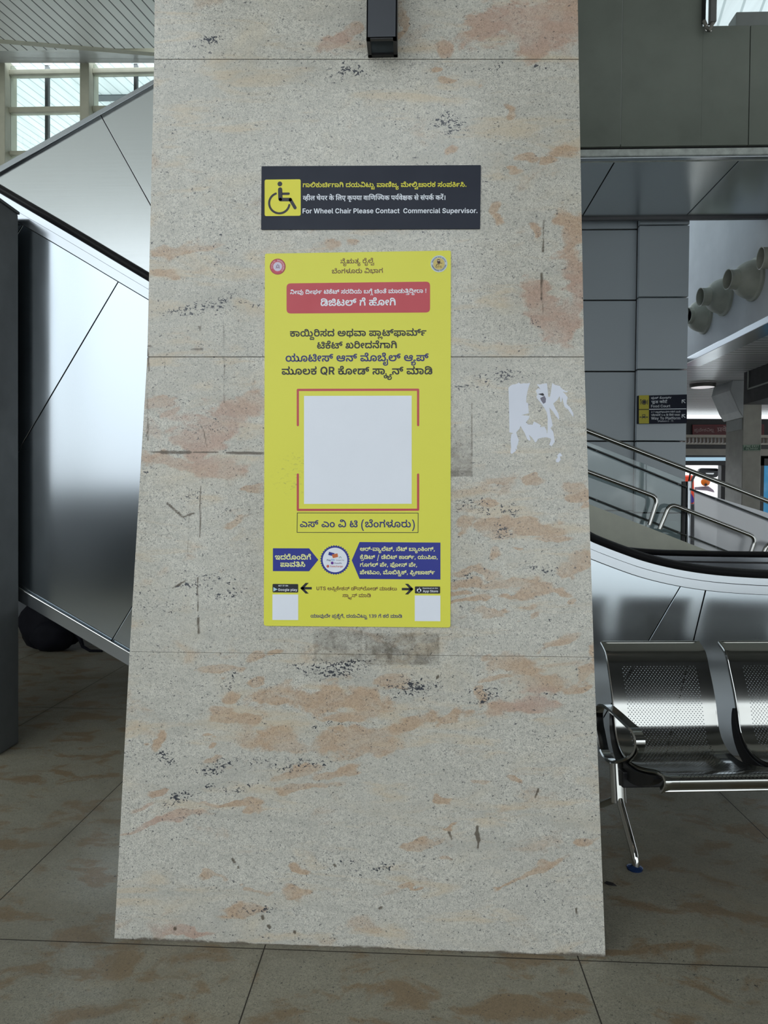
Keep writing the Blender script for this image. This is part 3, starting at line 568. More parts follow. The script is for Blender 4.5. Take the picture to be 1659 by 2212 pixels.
10,-3,14,-7,13,-11,7,-14,1,-8,0,-10,-3,-8,-4,-8,-4,-6,-8,-6,-17,-7,-9,-1]],[[-61,-93,-13,2,-10,5,-8,9,-4,12,-1,18,3,13,7,11,10,7,15,4,15,-2,10,-7,4,-10,0,-12,-5,-8,-8,-5,
-12,-3,-16,2,-14,7,5,17,9,-8,10,-2,10,2,2,4,0,4,-5,3,-7,0,-6,-4,-5,-6,-2,-10,1,-12,4,-7,6,-4,10,-1,10,3,5,6,3,8,20,0,5,-11,8,-5,9,-1,7,3,3,4,2,4,-1,11,-8,7,-11,4,9,16,18,
-8,6,-6,5,-6,3,-10,-1,-16,-4,-10,-10,-8,-8,-3,-9,-1,-12,1,-8,2,-10,7,-9,11,13,1,-9,-11,-9,-6,-10,-4],[-17,-43,0,20,20,1,5,2,2,4,1,8,-1,8,-8,19,22,6,6,-16,3,-14,0,-14,-4,
-11,-7,-7,-8,-4,-10,-2]],[[58,-3,-14,1,-15,6,-12,10,-6,10,-3,15,1,15,5,12,9,9,14,7,19,0,15,-4,4,-4,5,-6,2,-13,-4,-13,-22,2,1,10,-1,3,-4,2,-8,0,-7,-4,-3,-7,1,-10,4,-7,6,
-4,14,-3,18,2,7,4,6,6,3,7,2,9,27,0,3,-12,6,-9,10,-6,10,-1,5,1,6,3,5,10,2,15,-3,16,-7,14,-10,12,-13,9,-16,8,42,3,13,-11,9,-10,7,-10,5,-12,2,-12,1,-15,-2,-12,-3,-11,-5,-8,
-8,-9,-8,-4,-11,-3,-12,-1,-14,2,-9,3,-8,5,-8,8,-8,11,12,0,-10,-12,-10,-8,-16,-7],[7,111,0,27,161,0,0,-27]],[[159,-3,-20,3,-8,3,-10,8,-5,6,-3,8,-2,9,1,12,5,13,7,8,6,4,14,
4,17,-1,9,-5,7,-8,2,-13,-3,-12,-21,1,1,6,-1,5,-4,3,-5,1,-5,-2,-4,-4,-1,-7,1,-7,6,-6,10,-4,16,1,11,5,6,7,3,7,2,11,1,13,-1,11,-2,12,-5,10,-5,6,-9,6,-7,2,-9,1,-10,-1,-8,-3,
-6,-5,-6,-10,-3,-9,-28,0,-4,15,-5,6,-7,4,-8,3,-10,0,-9,-2,-5,-3,-4,-4,-2,-5,0,-6,2,-6,4,-6,7,-3,19,-2,0,-23,-18,-1,-10,-3,-3,-4,-2,-4,-1,-6,2,-6,6,-6,12,-2,12,3,12,6,15,
-20,-13,-7,-13,-5,-15,-2,-14,1,-13,3,-7,4,-8,8,-5,13,0,15,3,8,4,6,10,8,15,6,-1,-9,-9,5,-10,7,-5,7,-4,9,-2,10,1,11,2,7,6,9,12,9,11,5,14,2,16,-1,13,-3,11,-6,9,-8,9,-11,-12,
0,9,10,10,9,16,7,20,3,12,-1,14,-3,9,-5,10,-8,12,-15,4,-10,3,-14,2,-15,-1,-14,-4,-22,-5,-11,-5,-6,-12,-11,-16,-7],[173,145,-11,1,-9,2,-7,4,-4,4,-4,6,-2,8,1,9,3,8,6,7,6,4,
15,4,20,-1,10,-2,8,-5,7,-5,5,-7,4,-8,3,-9,0,-20,-2,-9,-4,-7,-7,-8,-7,-4,-10,-4,-13,-2,-5,20,12,2,5,3,4,4,3,11,-2,15,-6,11,-6,4,-6,2,-8,-1,-6,-2,-3,-4,0,-5,2,-4,5,-2,8,-1,
7,2,9,4,10,12,9,-17,-11,-10,-8,-5,-9,-4]],[[149,-3,-19,3,-15,8,-8,8,-8,11,13,0,-8,-11,-8,-8,-9,-5,-12,-4,-15,-2,-17,1,-11,4,-9,7,-7,9,-3,12,0,12,3,11,5,8,7,7,35,26,4,5,1,
7,-2,6,-5,4,-9,1,-9,-1,-5,-4,-3,-6,0,-8,4,-8,-25,-10,-6,14,-2,15,3,11,7,9,8,6,11,4,14,2,16,-1,9,-2,10,-5,7,-7,4,-8,2,-8,0,-11,-2,-8,-5,-7,-10,-10,-29,-21,-7,-8,-2,-5,1,
-7,3,-5,6,-3,7,-1,9,0,12,4,4,4,4,6,4,14,27,0,4,-15,3,-5,6,-4,13,-4,8,0,7,2,7,6,3,9,-2,14,-6,10,27,13,7,-12,4,-17,0,-14,-4,-15,-9,-11,-9,-7,-13,-4],[138,75,-21,2,-18,8,-8,
7,-8,9,-3,3,-4,12,12,12,11,-14,12,-9,14,-6,16,0,9,4,5,8,0,11,-2,11,26,8,4,-11,2,-14,-2,-12,-4,-10,-6,-8,-10,-6,-11,-4]],[[1,-103,-19,1,-13,5,-9,8,-5,12,1,9,3,9,8,7,21,13,
1,4,0,3,-6,2,-10,-1,-3,-4,1,-7,-18,-6,-4,11,1,11,7,8,13,5,19,0,13,-4,5,-5,3,-6,0,-9,-1,-6,-8,-9,-22,-14,-2,-4,0,-5,6,-5,13,-3,18,1,11,4,6,5,5,7,2,8,-1,9,-7,13,-17,20,-6,
9,-3,11,0,10,5,10,11,7,15,3,14,-3,7,-3,6,-6,4,-7,1,-7,-21,-3,-4,8,-8,2,-7,-3,-1,-6,2,-6,22,-25,7,-13,4,-16,-1,-10,-2,-9,-8,-14,-12,-9,-16,-5]],[[58,-3,-14,1,-12,5,-13,9,
-7,9,-4,15,0,15,5,13,8,9,13,8,19,2,16,-4,4,-3,5,-6,3,-7,1,-6,-1,-8,-3,-7,-22,2,2,6,-1,5,-3,3,-3,1,-9,0,-6,-5,-2,-8,1,-8,4,-7,8,-5,16,-2,14,2,7,4,6,6,3,7,2,9,27,0,3,-12,6,
-9,10,-6,12,-1,7,3,3,3,5,10,1,16,-4,15,-7,14,-11,12,-13,9,-14,6,42,4,11,-9,9,-9,8,-11,5,-11,3,-13,1,-13,-1,-13,-3,-11,-4,-10,-8,-9,-10,-6,-11,-3,-12,-1,-14,2,-9,3,-8,5,
-8,8,-8,11,12,0,-10,-12,-10,-8,-16,-7],[7,111,0,27,132,0,14,1,10,5,6,8,1,13,-2,5,-3,5,-8,5,-11,0,-10,-4,-6,-7,0,-11,-8,13,5,2,6,1,5,-2,5,-3,2,-5,0,-6,-2,-5,-4,-3,-8,-2,
-9,0,-5,3,-5,6,-3,12,3,12,8,11,14,8,11,2,11,0,10,-1,9,-3,8,-5,6,-6,5,-7,3,-8,2,-18,-1,-9,-3,-9,-9,-12,-16,-8,-13,-3,-14,-1],[234,-3,-14,1,-16,6,-15,9,-16,15,14,25,17,-20,
8,-5,9,-3,13,-1,9,2,8,4,5,7,3,9,1,13,-2,14,-3,9,-5,8,-9,9,-10,8,-15,8,16,26,12,-6,14,-11,10,-9,8,-11,7,-11,4,-13,3,-24,0,-13,-3,-11,-4,-10,-7,-9,-8,-7,-9,-5,-12,-3]],
[[106,103,-3,-16,-3,-7,-6,-5,-14,-8,-19,-3,-11,1,-12,3,-10,6,-8,8,6,22,7,-9,8,-5,8,-3,11,0,9,3,5,4,4,8,-1,8,-3,4,-6,3,-8,1,-8,-3,-6,-4,-4,-7,-5,-15,2,-23,3,-9,4,-8,13,
-13,22,-13,-15,-26,-16,9,-14,11,-12,13,-9,14,-4,13,-3,17,1,19,3,12,7,14,13,12,17,8,15,2,18,-3,13,-8,9,-12]],[[-62,-93,-11,1,-10,4,-7,6,-5,8,-3,9,1,13,5,10,9,6,11,3,10,0,
8,-4,5,-5,3,-10,-3,-10,-16,1,0,7,-3,3,-5,0,-4,-4,-1,-7,2,-5,5,-5,7,-2,11,1,7,3,4,5,3,8,20,0,5,-11,8,-5,9,-1,7,3,3,4,1,6,0,6,-2,7,-9,9,-14,7,15,10,17,-10,7,-6,4,-8,4,-13,
-1,-14,-4,-8,-10,-8,-9,-3,-7,-1,-16,1,-11,6,-12,12,11,0,-14,-13,-11,-5],[-41,-34,0,20,41,0,6,1,4,2,2,5,-1,7,-3,8,-6,9,20,8,8,-14,4,-14,0,-12,-6,-10,-8,-6,-13,-3]],[[150,
-3,-19,2,-9,4,-7,5,-7,7,-8,11,12,1,-8,-11,-8,-8,-9,-5,-12,-4,-15,-2,-17,1,-11,4,-9,7,-7,9,-3,12,0,12,3,11,5,8,7,7,35,26,4,5,1,7,-2,6,-5,4,-9,1,-9,-1,-5,-4,-3,-6,0,-8,4,
-8,-25,-10,-6,13,-2,13,2,12,6,9,10,8,11,4,14,2,16,-1,9,-2,10,-5,7,-7,4,-8,2,-8,0,-11,-2,-8,-5,-7,-10,-10,-29,-21,-7,-8,-2,-5,1,-7,3,-5,6,-3,7,-1,9,0,11,4,5,4,4,6,4,14,27,
0,3,-12,3,-5,5,-6,12,-5,16,1,5,3,5,5,2,8,-1,9,-3,7,-6,6,-7,5,-8,3,22,11,12,-7,10,-7,7,-10,4,-11,0,-14,-4,-14,-8,-10,-10,-7,-13,-4],[119,69,0,22,28,0,7,6,2,4,0,5,-6,9,28,
1,3,-5,2,-7,-1,-7,-2,-6,24,0,0,-22,-23,1,-8,-1],[119,111,0,27,59,0,0,-27]],[[84,-3,-20,2,-23,8,-14,10,-10,13,-5,13,-2,14,0,14,3,14,8,14,9,10,13,7,5,-5,-38,0,0,27,94,0,11,
1,8,2,6,6,1,12,-4,11,-10,13,23,14,10,-13,6,-12,4,-14,0,-13,-3,-12,-7,-9,-9,-7,-11,-4,2,3,11,-8,6,-8,7,-10,3,-10,1,-12,0,-11,-2,-13,-3,-9,-6,-11,-8,-9,-7,-5,-12,-7,-10,
-3],[85,24,17,3,8,3,6,5,6,6,4,8,2,7,1,12,0,10,-3,8,-4,8,-5,6,-6,5,-8,4,-18,3,-10,-1,-9,-3,-8,-3,-7,-6,-5,-6,-3,-8,-3,-17,0,-10,3,-9,3,-7,6,-6,6,-5,8,-4]],[[126,-3,-18,2,
-14,8,-13,13,-20,26,-4,3,-6,1,-6,-1,-3,-2,-4,-5,-1,-6,2,-14,9,-16,-26,-11,-9,17,-5,16,0,16,5,13,8,10,11,7,15,2,16,-1,10,-4,9,-7,22,-28,8,-8,10,-4,11,1,6,3,5,6,2,7,1,11,
-1,9,-4,11,-11,19,26,12,12,-19,6,-17,2,-18,-1,-12,-2,-10,-7,-13,-11,-9,-13,-6],[92,72,-7,1,-5,4,-4,5,-1,7,1,6,4,6,5,4,7,1,7,-1,6,-4,4,-6,1,-6,-1,-7,-4,-5,-6,-4],[8,111,0,
27,114,0,12,1,8,3,5,6,0,11,-4,11,-10,13,23,14,10,-13,8,-15,3,-20,-3,-14,-3,-7,-5,-5,-14,-8,-11,-2,-15,-2]],[[72,-3,-14,1,-16,5,-10,6,-9,8,-7,10,-4,11,-3,14,0,15,1,13,4,
12,6,11,8,9,10,7,12,5,13,3,16,0,14,-2,13,-4,10,-7,8,-8,7,-11,4,-11,2,-13,0,-14,-1,-13,-4,-12,-6,-11,-8,-9,-10,-7,-12,-5],[73,23,12,2,6,2,6,4,7,12,2,7,2,12,-3,17,-6,12,
-11,8,-14,3,-14,-2,-7,-3,-5,-5,-7,-11,-3,-18,3,-17,6,-12,11,-8]],[[58,-3,-14,1,-12,5,-13,9,-7,9,-4,15,0,15,5,13,8,9,13,8,19,2,16,-4,4,-3,5,-6,3,-7,1,-6,-1,-8,-3,-7,-22,2,
2,6,-1,5,-3,3,-3,1,-9,0,-6,-5,-2,-8,1,-8,4,-7,8,-5,16,-2,14,2,7,4,6,6,3,7,2,9,27,0,3,-12,6,-9,10,-6,12,-1,8,3,4,6,3,6,1,9,-1,13,-4,11,-11,19,26,12,9,-12,6,-14,3,-10,2,
-15,-1,-16,-3,-11,-4,-9,-8,-9,-10,-6,-11,-3,-12,-1,-14,2,-9,3,-8,5,-8,8,-8,11,12,0,-10,-12,-10,-8,-16,-7],[107,69,-7,1,-6,4,-3,5,-1,7,1,6,3,6,6,4,7,1,7,-1,5,-4,4,-6,1,-6,
-1,-7,-3,-5,-6,-4],[7,111,0,27,137,0,11,1,8,2,6,6,1,12,-5,11,-10,13,23,14,12,-16,7,-15,2,-18,-3,-15,-9,-11,-15,-8,-24,-3]],[[75,-3,-18,1,-15,5,-12,6,-9,9,-4,7,-2,8,0,17,
7,13,12,10,0,-4,-25,0,0,22,135,0,0,-22,-27,0,0,4,13,-9,7,-14,1,-16,-2,-8,-4,-8,-9,-9,-12,-6,-16,-5],[76,23,15,2,6,2,6,5,6,10,0,7,-1,6,-7,10,-11,5,-16,1,-14,-2,-8,-5,-6,
-6,-2,-9,1,-9,5,-8,6,-5,9,-3],[57,82,2,8,16,7,13,11,5,10,2,11,-3,14,-4,7,-5,4,-6,3,-6,0,-7,-1,-5,-3,-2,-4,0,-5,2,-4,5,-3,9,-1,11,3,8,6,7,9,9,-18,-13,-11,-11,-7,-16,-2,
-15,2,-12,6,-7,7,-3,12,1,12,3,6,7,8,12,6,17,3,18,-3,8,-4,8,-6,6,-6,4,-8,5,-18,-1,-13,-2,-9,-7,-12,-8,-10]],[[125,-3,-18,2,-13,8,-14,13,-19,26,-5,3,-6,1,-6,-1,-3,-2,-3,-5,
-2,-6,3,-14,9,-16,-27,-11,-9,17,-5,16,0,16,5,13,8,10,11,7,15,2,17,-1,9,-4,9,-7,22,-28,7,-7,11,-5,12,1,5,3,5,6,2,7,1,11,-4,20,-12,19,26,12,12,-19,6,-17,2,-18,-1,-12,-2,
-10,-7,-13,-10,-9,-14,-6],[77,87,-19,2,-20,6,11,18,15,-4,16,-1,12,4,6,8,2,8,-1,11,-2,8,-5,7,-7,4,-7,2,-9,-1,-6,-4,-1,-7,2,-5,5,-3,9,-1,6,1,8,4,12,13,9,-18,-16,-14,-8,-4,
-9,-2,-12,0,-10,2,-8,3,-7,5,-5,9,-2,8,0,9,4,9,6,7,6,4,11,4,8,1,19,-1,10,-4,8,-5,6,-6,5,-8,4,-11,2,-9,-1,-11,-2,-9,-3,-9,-5,-7,-7,-5,-8,-4,-8,-2]],[[16,16,1,7,3,7,6,4,9,1,
9,-1,5,-4,4,-7,1,-7,-2,-8,-3,-5,-5,-4,-9,-2,-9,2,-6,4,-3,5]],[[-5,160,111,0,0,-27,-111,0],[113,47,-20,-13,-16,-7,-22,-2,-11,1,-9,3,-9,5,-7,5,-6,8,-4,8,-3,17,1,11,3,10,5,
8,7,7,9,6,10,4,11,2,13,1,18,-1,11,-3,-2,-28,-26,4,-11,-1,-7,-2,-6,-4,-3,-5,-2,-7,1,-9,2,-6,6,-4,8,-3,10,0,15,5,19,16]],[[74,20,15,6,6,6,1,5,-2,6,-3,4,-4,3,-17,2,-16,-2,
-9,-5,-5,-9,0,-13,6,-12,12,-13,25,-20,-21,-20,-18,15,-18,18,-11,17,-5,14,0,13,1,10,5,10,5,7,-7,15,-2,15,2,7,4,7,11,9,7,4,11,2,38,0,0,12,-90,0,0,27,147,0,0,-27,-26,0,0,
-39,-64,-1,-6,-1,-3,-2,0,-7,4,-6,11,2,13,1,13,-1,11,-2,9,-4,8,-6,6,-6,4,-7,3,-13,-1,-14,-6,-13,-8,-8,-11,-6,-15,-5]],[[-49,149,-7,16,-3,13,-1,13,3,13,6,10,10,8,11,5,10,2,
13,0,10,-3,10,-5,7,-7,7,-9,6,-12,12,-33,28,0,0,-27,-25,0,0,-138,-31,0,0,138,-22,0,0,27,20,0,-5,17,-7,13,-5,7,-7,4,-9,0,-6,-2,-5,-8,-1,-11,3,-11,8,-20]],[[-5,133,0,27,183,
0,0,-27,-26,0,0,-138,-30,0,0,90,2,-1,-12,-3,-8,-7,-6,-12,-6,-16,-28,9,7,22,-2,1,-9,4,-10,1,-6,-1,-5,-5,-2,-6,0,-7,1,-6,5,-8,11,-13,31,-27,-21,-20,-30,27,-11,12,-11,16,-5,
13,-1,14,3,13,6,11,8,7,15,7,16,1,16,-3,18,-9,7,6,9,3,10,3,11,1,-3,0,0,21]],[[167,133,-26,0,0,-138,-30,0,1,39,-12,-6,-14,-3,-17,0,-13,4,-8,5,-7,6,-5,7,-4,8,-2,9,1,11,4,11,
2,4,2,0,-35,-3,0,28,99,0,-3,-27,-19,-1,-10,-2,-8,-7,-3,-7,2,-10,3,-4,4,-3,10,-2,15,3,10,6,7,6,0,66,-116,0,0,27,172,0]],[[-46,149,-9,27,-8,17,-7,6,-7,2,-9,-1,-13,-4,-10,
28,22,5,18,-1,16,-6,10,-10,7,-10,6,-13,13,-40]],[[154,160,0,-27,-26,0,0,-138,-30,0,1,43,-7,-4,-13,-4,-16,-2,-12,1,-10,3,-9,5,-9,8,-6,9,-8,17,-5,21,19,5,7,5,5,8,-1,10,-6,
13,-33,0,0,27],[39,72,5,-7,5,-5,6,-3,10,-1,8,0,9,3,16,11,0,63,-38,1,3,-7,2,-9,-2,-21,-2,-6,-6,-9,-5,-4]],[[106,11,-20,-21,-41,37,-30,34,-7,11,-3,8,0,8,3,6,7,7,11,2,10,-2,
11,-7,1,0,5,5,5,8,1,8,-1,11,-1,7,-62,0,0,27,116,0,0,-27,-24,0,2,-9,0,-13,-2,-10,-3,-9,-4,-8,-9,-9,-12,-8,-9,-5,29,-29]],[[199,133,-81,0,-2,-38,4,4,6,3,16,3,13,-2,14,-7,8,
-10,5,-12,2,-14,-2,-19,-6,-18,-12,-20,-27,16,8,11,5,10,3,12,1,12,-2,7,-5,5,-7,2,-8,-3,-8,-6,-6,-6,0,-68,-30,0,1,41,-3,-3,-9,-5,-14,-3,-16,0,-15,5,-10,6,-8,10,-6,12,-2,14,
3,16,3,9,6,7,12,10,9,4,16,3,27,-2,8,-1,-2,-29,-21,4,-16,-2,-6,-2,-5,-4,-2,-6,-1,-6,1,-7,2,-6,4,-4,7,-3,8,-1,7,1,14,7,8,7,0,66,-93,0,0,27,204,0]],[[17,133,-22,0,0,27,18,0,
-4,11,0,15,4,15,5,8,8,7,9,6,11,4,13,2,21,1,21,-2,19,-5,24,-10,22,-13,15,-13,14,-16,14,-20,-31,-1,-18,18,-18,14,-19,10,-19,7,-20,3,-16,0,-14,-4,-10,-6,-4,-6,-2,-7,2,-9,4,
-9,29,0,0,-27,-25,0,0,-138,-31,0]],[[147,133,-23,0,-1,-53,-3,-11,-6,-11,-6,-6,-8,-4,-11,-4,-12,-1,-6,27,15,4,6,7,1,10,0,42,-48,0,0,-57,1,-10,3,-7,11,-10,49,-30,10,-9,6,
-10,1,-13,-1,-14,-5,-12,-9,-14,-26,16,10,19,1,7,-3,5,-13,10,-41,24,-10,9,-8,9,-4,10,-2,14,0,63,-20,0,0,27,152,0]],[[13,-61,-20,-8,-14,-3,-15,1,-17,5,-9,8,-5,7,-3,7,-1,16,
4,15,8,9,12,8,16,4,13,2,3,-26,-15,-3,-8,-4,-4,-6,0,-8,2,-3,4,-3,12,-1,10,2,17,8]],[[125,133,0,-138,-31,0,2,46,-7,-4,-11,-4,-14,-1,-11,0,-10,3,-8,5,-7,5,-6,8,-5,12,-2,13,
0,55,-20,0,0,27,156,0,0,-27],[94,133,-49,0,1,-56,2,-9,6,-6,9,-3,11,1,10,5,10,7]],[[48,133,0,-138,-31,0,0,138,-22,0,0,27,78,0,0,-27]],[[148,133,-26,0,0,-138,-30,0,1,39,-6,
-4,-13,-4,-12,-1,-14,0,-10,3,-9,4,-10,7,-6,8,-5,11,-1,10,0,15,3,10,5,8,7,7,9,6,15,5,22,2,15,-1,11,-3,-2,-28,-27,4,-10,-1,-9,-3,-5,-5,-4,-8,0,-9,3,-8,5,-3,5,-3,14,-1,13,4,
15,11,0,66,-97,0,0,27,153,0]],[[17,133,-22,0,0,27,18,0,-4,9,-1,12,1,11,4,9,6,8,13,10,16,7,13,2,22,1,23,-2,21,-5,26,-10,23,-14,16,-12,16,-16,14,-20,-31,-1,-19,18,-20,14,
-21,10,-21,7,-21,3,-18,0,-16,-3,-11,-7,-4,-6,-2,-7,2,-9,4,-9,29,0,0,-27,-25,0,0,-138,-31,0]],[[164,133,0,-138,-31,0,0,138,-23,0,-1,-63,-3,-13,-6,-11,-9,-7,-11,-5,-14,-2,
-15,1,-11,3,-8,5,-8,7,-4,8,-3,11,-2,11,0,55,-20,0,0,27,194,0,0,-27],[62,59,7,1,5,2,5,9,1,12,0,50,-35,0,0,-49,1,-13,3,-6,3,-3,4,-2]],[[17,133,-22,0,0,27,18,0,-4,9,-1,12,2,
11,4,10,7,8,16,10,14,4,24,4,42,0,33,-3,29,-5,28,-8,32,-14,22,-13,21,-15,20,-19,-35,-2,-27,17,-30,14,-30,11,-32,7,-34,3,-28,0,-24,-3,-15,-6,-6,-7,-2,-6,0,-9,5,-10,29,0,0,
-27,-25,0,0,-138,-31,0]],[[-5,160,157,0,0,-27,-157,0],[148,88,-42,0,-4,0,-1,1,4,0,4,-4,8,-15,3,-16,-3,-14,-7,-12,-10,-8,-12,-4,-14,-1,-11,2,-10,4,-10,7,-9,10,-9,12,-9,16,
-15,37,28,10,9,-25,12,-24,12,-14,6,-4,6,-2,7,0,5,2,3,4,1,7,-2,9,-5,9,-9,9,-12,8,10,23,76,0]],[[-50,149,-11,21,-4,16,1,14,2,7,4,7,13,10,7,3,12,2,21,-2,16,-7,-8,-26,-14,6,
-9,2,-8,-2,-6,-6,-1,-7,2,-11,13,-26]],[[161,133,0,-138,-31,0,1,79,-16,-4,-21,-2,-18,2,-19,6,-13,-10,-6,-9,-1,-9,5,-7,7,-4,12,-2,0,9,2,6,4,4,7,4,8,1,9,-1,7,-4,5,-5,4,-8,1,
-11,-3,-9,-6,-6,21,-22,-23,-16,-25,31,-18,0,-18,4,-14,8,-8,9,-5,8,-2,8,1,17,4,10,4,5,9,9,8,5,-8,6,-7,9,-3,9,-1,9,0,10,2,7,6,9,6,5,15,7,19,1,12,-2,7,-3,12,-8,4,-6,3,-7,0,
-8,0,-10,-3,-8,-5,-7,-6,-7,-4,-2,-1,1,1,1,18,-1,12,2,11,3,7,4,0,28,-22,0,0,27,79,0,0,-27],[43,126,4,-11,10,-9,10,9,3,6,1,6,-2,5,-3,3,-10,1,-9,-2,-3,-4]],[[152,133,0,-138,
-30,0,0,65,-15,-2,-20,0,-18,2,-15,4,-4,-3,8,-9,19,-19,25,-22,-20,-21,-27,25,-26,27,-16,21,-7,14,-1,8,1,6,4,6,5,4,8,2,8,0,7,-2,8,-6,3,18,-2,20,-52,0,0,27,183,0,0,-27],[92,
86,15,0,15,3,0,44,-45,1,2,-12,0,-16,-2,-11,-4,-9]],[[-51,193,1,7,4,7,6,4,8,1,7,-1,6,-4,4,-7,1,-7,-1,-7,-4,-7,-6,-4,-7,-1,-8,1,-6,4,-4,7]],[[-46,149,-9,27,-8,17,-7,6,-7,2,
-9,-1,-13,-4,-10,28,22,5,18,-1,16,-6,10,-10,7,-10,6,-13,13,-40],[-33,205,1,8,4,6,6,4,8,2,7,-2,6,-4,4,-6,1,-8,-1,-7,-4,-7,-6,-4,-7,-1,-8,1,-6,4,-4,7]],[[44,160,30,0,0,
-165,-30,0]],[[18,0,0,182,117,0,0,-29,-83,0,0,-53,75,0,0,-28,-75,0,0,-72]],[[76,-3,-14,2,-13,3,-11,6,-10,9,-7,10,-6,12,-3,14,-2,15,2,15,3,13,6,13,7,10,10,8,11,6,13,4,14,
1,15,-1,13,-4,11,-6,9,-8,8,-10,6,-13,3,-13,1,-15,-1,-15,-3,-14,-6,-12,-8,-10,-9,-9,-11,-6,-13,-3],[76,24,12,3,6,3,5,5,6,13,3,20,-2,17,-6,14,-10,9,-6,2,-8,1,-7,-1,-7,-2,
-9,-9,-6,-14,-2,-17,2,-20,7,-13,5,-5,5,-3]],[[16,0,0,136,33,0,0,-23,1,0,7,13,11,9,13,3,15,-1,0,-30,-16,1,-12,-2,-11,-7,-5,-10,-2,-10,0,-79]],[[55,0,-49,182,37,0,24,-99,
12,-66,-6,0,8,45,29,120,37,0,25,-102,12,-63,-6,0,7,42,6,29,22,94,38,0,-49,-182,-40,0,-27,105,-11,60,9,0,-9,-47,-29,-118]],[[50,80,0,-80,-34,0,0,182,33,0,0,-79,-3,0,5,12,
7,9,8,7,9,5,12,2,14,-1,12,-3,10,-7,6,-7,4,-8,4,-17,1,-95,-34,0,0,85,-3,11,-6,8,-6,4,-8,2,-9,-1,-8,-3,-6,-4,-4,-6,-3,-8]],[[77,-3,-10,1,-13,3,-12,5,-11,7,-8,10,-6,11,-5,
13,-1,15,0,16,3,14,4,12,7,11,9,9,11,7,12,5,13,2,15,0,14,-4,11,-5,10,-8,7,-9,6,-12,3,-10,2,-16,0,-15,-113,0,0,22,97,0,-16,-6,-2,15,-5,10,-7,8,-10,4,-11,0,-9,-2,-7,-5,-6,
-8,-5,-15,0,-29,5,-15,9,-9,12,-5,17,0,11,6,7,10,31,-6,-7,-15,-13,-12,-17,-7]],[[55,-1,-13,1,-11,4,-7,6,-6,12,-2,12,0,148,34,0,0,-147,2,-6,3,-2,13,0,6,-25]],[[96,-2,-17,1,
-16,5,-15,8,-12,10,-10,13,-8,17,-4,18,-2,21,2,21,4,18,8,16,10,14,12,10,15,8,16,5,17,1,15,-1,13,-3,13,-5,11,-7,9,-10,7,-10,6,-13,3,-14,-35,0,-3,10,-6,9,-9,8,-10,4,-10,1,
-11,0,-9,-2,-9,-5,-8,-6,-8,-12,-5,-10,-2,-13,-1,-19,2,-14,3,-12,5,-10,8,-11,12,-7,12,-3,13,0,13,3,12,7,7,10,4,12,35,0,-3,-12,-6,-15,-8,-10,-9,-10,-12,-7,-13,-6,-10,-2]],
[[54,-3,-12,1,-11,4,-7,4,-8,7,-5,10,-2,9,0,12,2,9,9,13,13,8,15,4,34,4,9,3,3,6,-1,10,-3,5,-5,4,-7,2,-7,1,-8,-1,-9,-4,-6,-5,-4,-7,-31,6,3,8,7,10,9,7,10,6,12,4,14,1,13,0,13,
-3,12,-5,9,-7,8,-9,4,-10,1,-13,0,-91,-32,0,0,19,-2,0,-7,-10,-9,-6,-11,-5],[63,22,15,3,7,4,5,5,4,11,0,19,-9,-3,-29,-5,-8,-4,-4,-4,-3,-9,3,-10,8,-5]],[[16,0,0,136,34,0,0,
-136],[33,155,-7,1,-6,4,-5,6,-1,7,1,7,5,6,6,4,7,1,8,-1,6,-4,4,-6,1,-7,-1,-7,-4,-6,-6,-4]],[[18,0,0,182,79,-1,13,-2,15,-7,10,-7,7,-9,5,-11,3,-11,1,-13,-1,-13,-3,-11,-5,
-10,-8,-9,-6,-5,-10,-6,-8,-3,-19,-3,-50,0,0,28,43,0,13,2,7,4,6,6,4,7,2,9,-1,11,-2,8,-4,7,-6,5,-9,4,-7,1,-35,0,0,-153]],[[69,-3,-22,3,-18,8,-7,5,-5,7,-4,8,-3,8,32,6,2,-7,
6,-6,7,-5,10,-1,15,1,6,3,5,5,1,9,-2,4,-3,3,-11,4,-34,8,-12,5,-11,9,-3,6,-3,9,-1,11,2,8,3,8,8,9,11,7,9,3,11,2,16,1,17,-2,16,-8,12,-11,6,-15,-30,-5,-4,8,-7,6,-9,2,-9,0,-8,
-2,-8,-5,-2,-6,1,-8,4,-4,7,-3,39,-9,15,-7,5,-4,6,-8,2,-6,2,-10,-1,-9,-4,-9,-5,-7,-7,-7,-9,-5,-10,-4]],[[50,80,0,-80,-34,0,0,136,32,0,1,-33,-3,0,5,12,7,9,8,7,9,5,12,2,14,
-1,12,-3,10,-7,6,-7,4,-8,4,-17,1,-95,-34,0,0,85,-3,11,-6,8,-6,4,-8,2,-9,-1,-8,-3,-6,-4,-4,-6,-3,-8]],[[81,136,0,-26,-79,0,0,26],[22,169,33,0,1,-135,2,-5,4,-3,7,-1,11,2,5,
-26,-21,-3,-19,3,-13,7,-8,12,-2,16]],[[76,-3,-14,2,-13,3,-11,6,-10,9,-7,10,-6,12,-3,14,-2,15,2,15,3,13,6,13,7,10,10,8,11,6,13,4,14,1,22,-3,18,-9,7,-6,6,-7,4,-9,3,-10,-32,
-6,-5,13,-10,8,-7,2,-8,0,-7,-1,-6,-3,-5,-5,-6,-7,-5,-18,1,-21,6,-17,5,-8,6,-4,6,-2,9,-1,9,2,8,5,6,7,4,10,31,-6,-3,-10,-4,-9,-6,-7,-7,-7,-8,-5,-10,-4]],[[16,0,0,136,32,0,
1,-33,-2,0,5,14,7,10,11,8,13,3,15,-1,6,-2,8,-6,6,-8,4,-11,3,-9,-4,0,5,14,8,11,10,7,12,5,14,1,14,-3,12,-8,7,-8,5,-11,2,-13,0,-96,-34,0,0,86,-1,9,-2,6,-5,5,-8,3,-7,1,-8,-1,
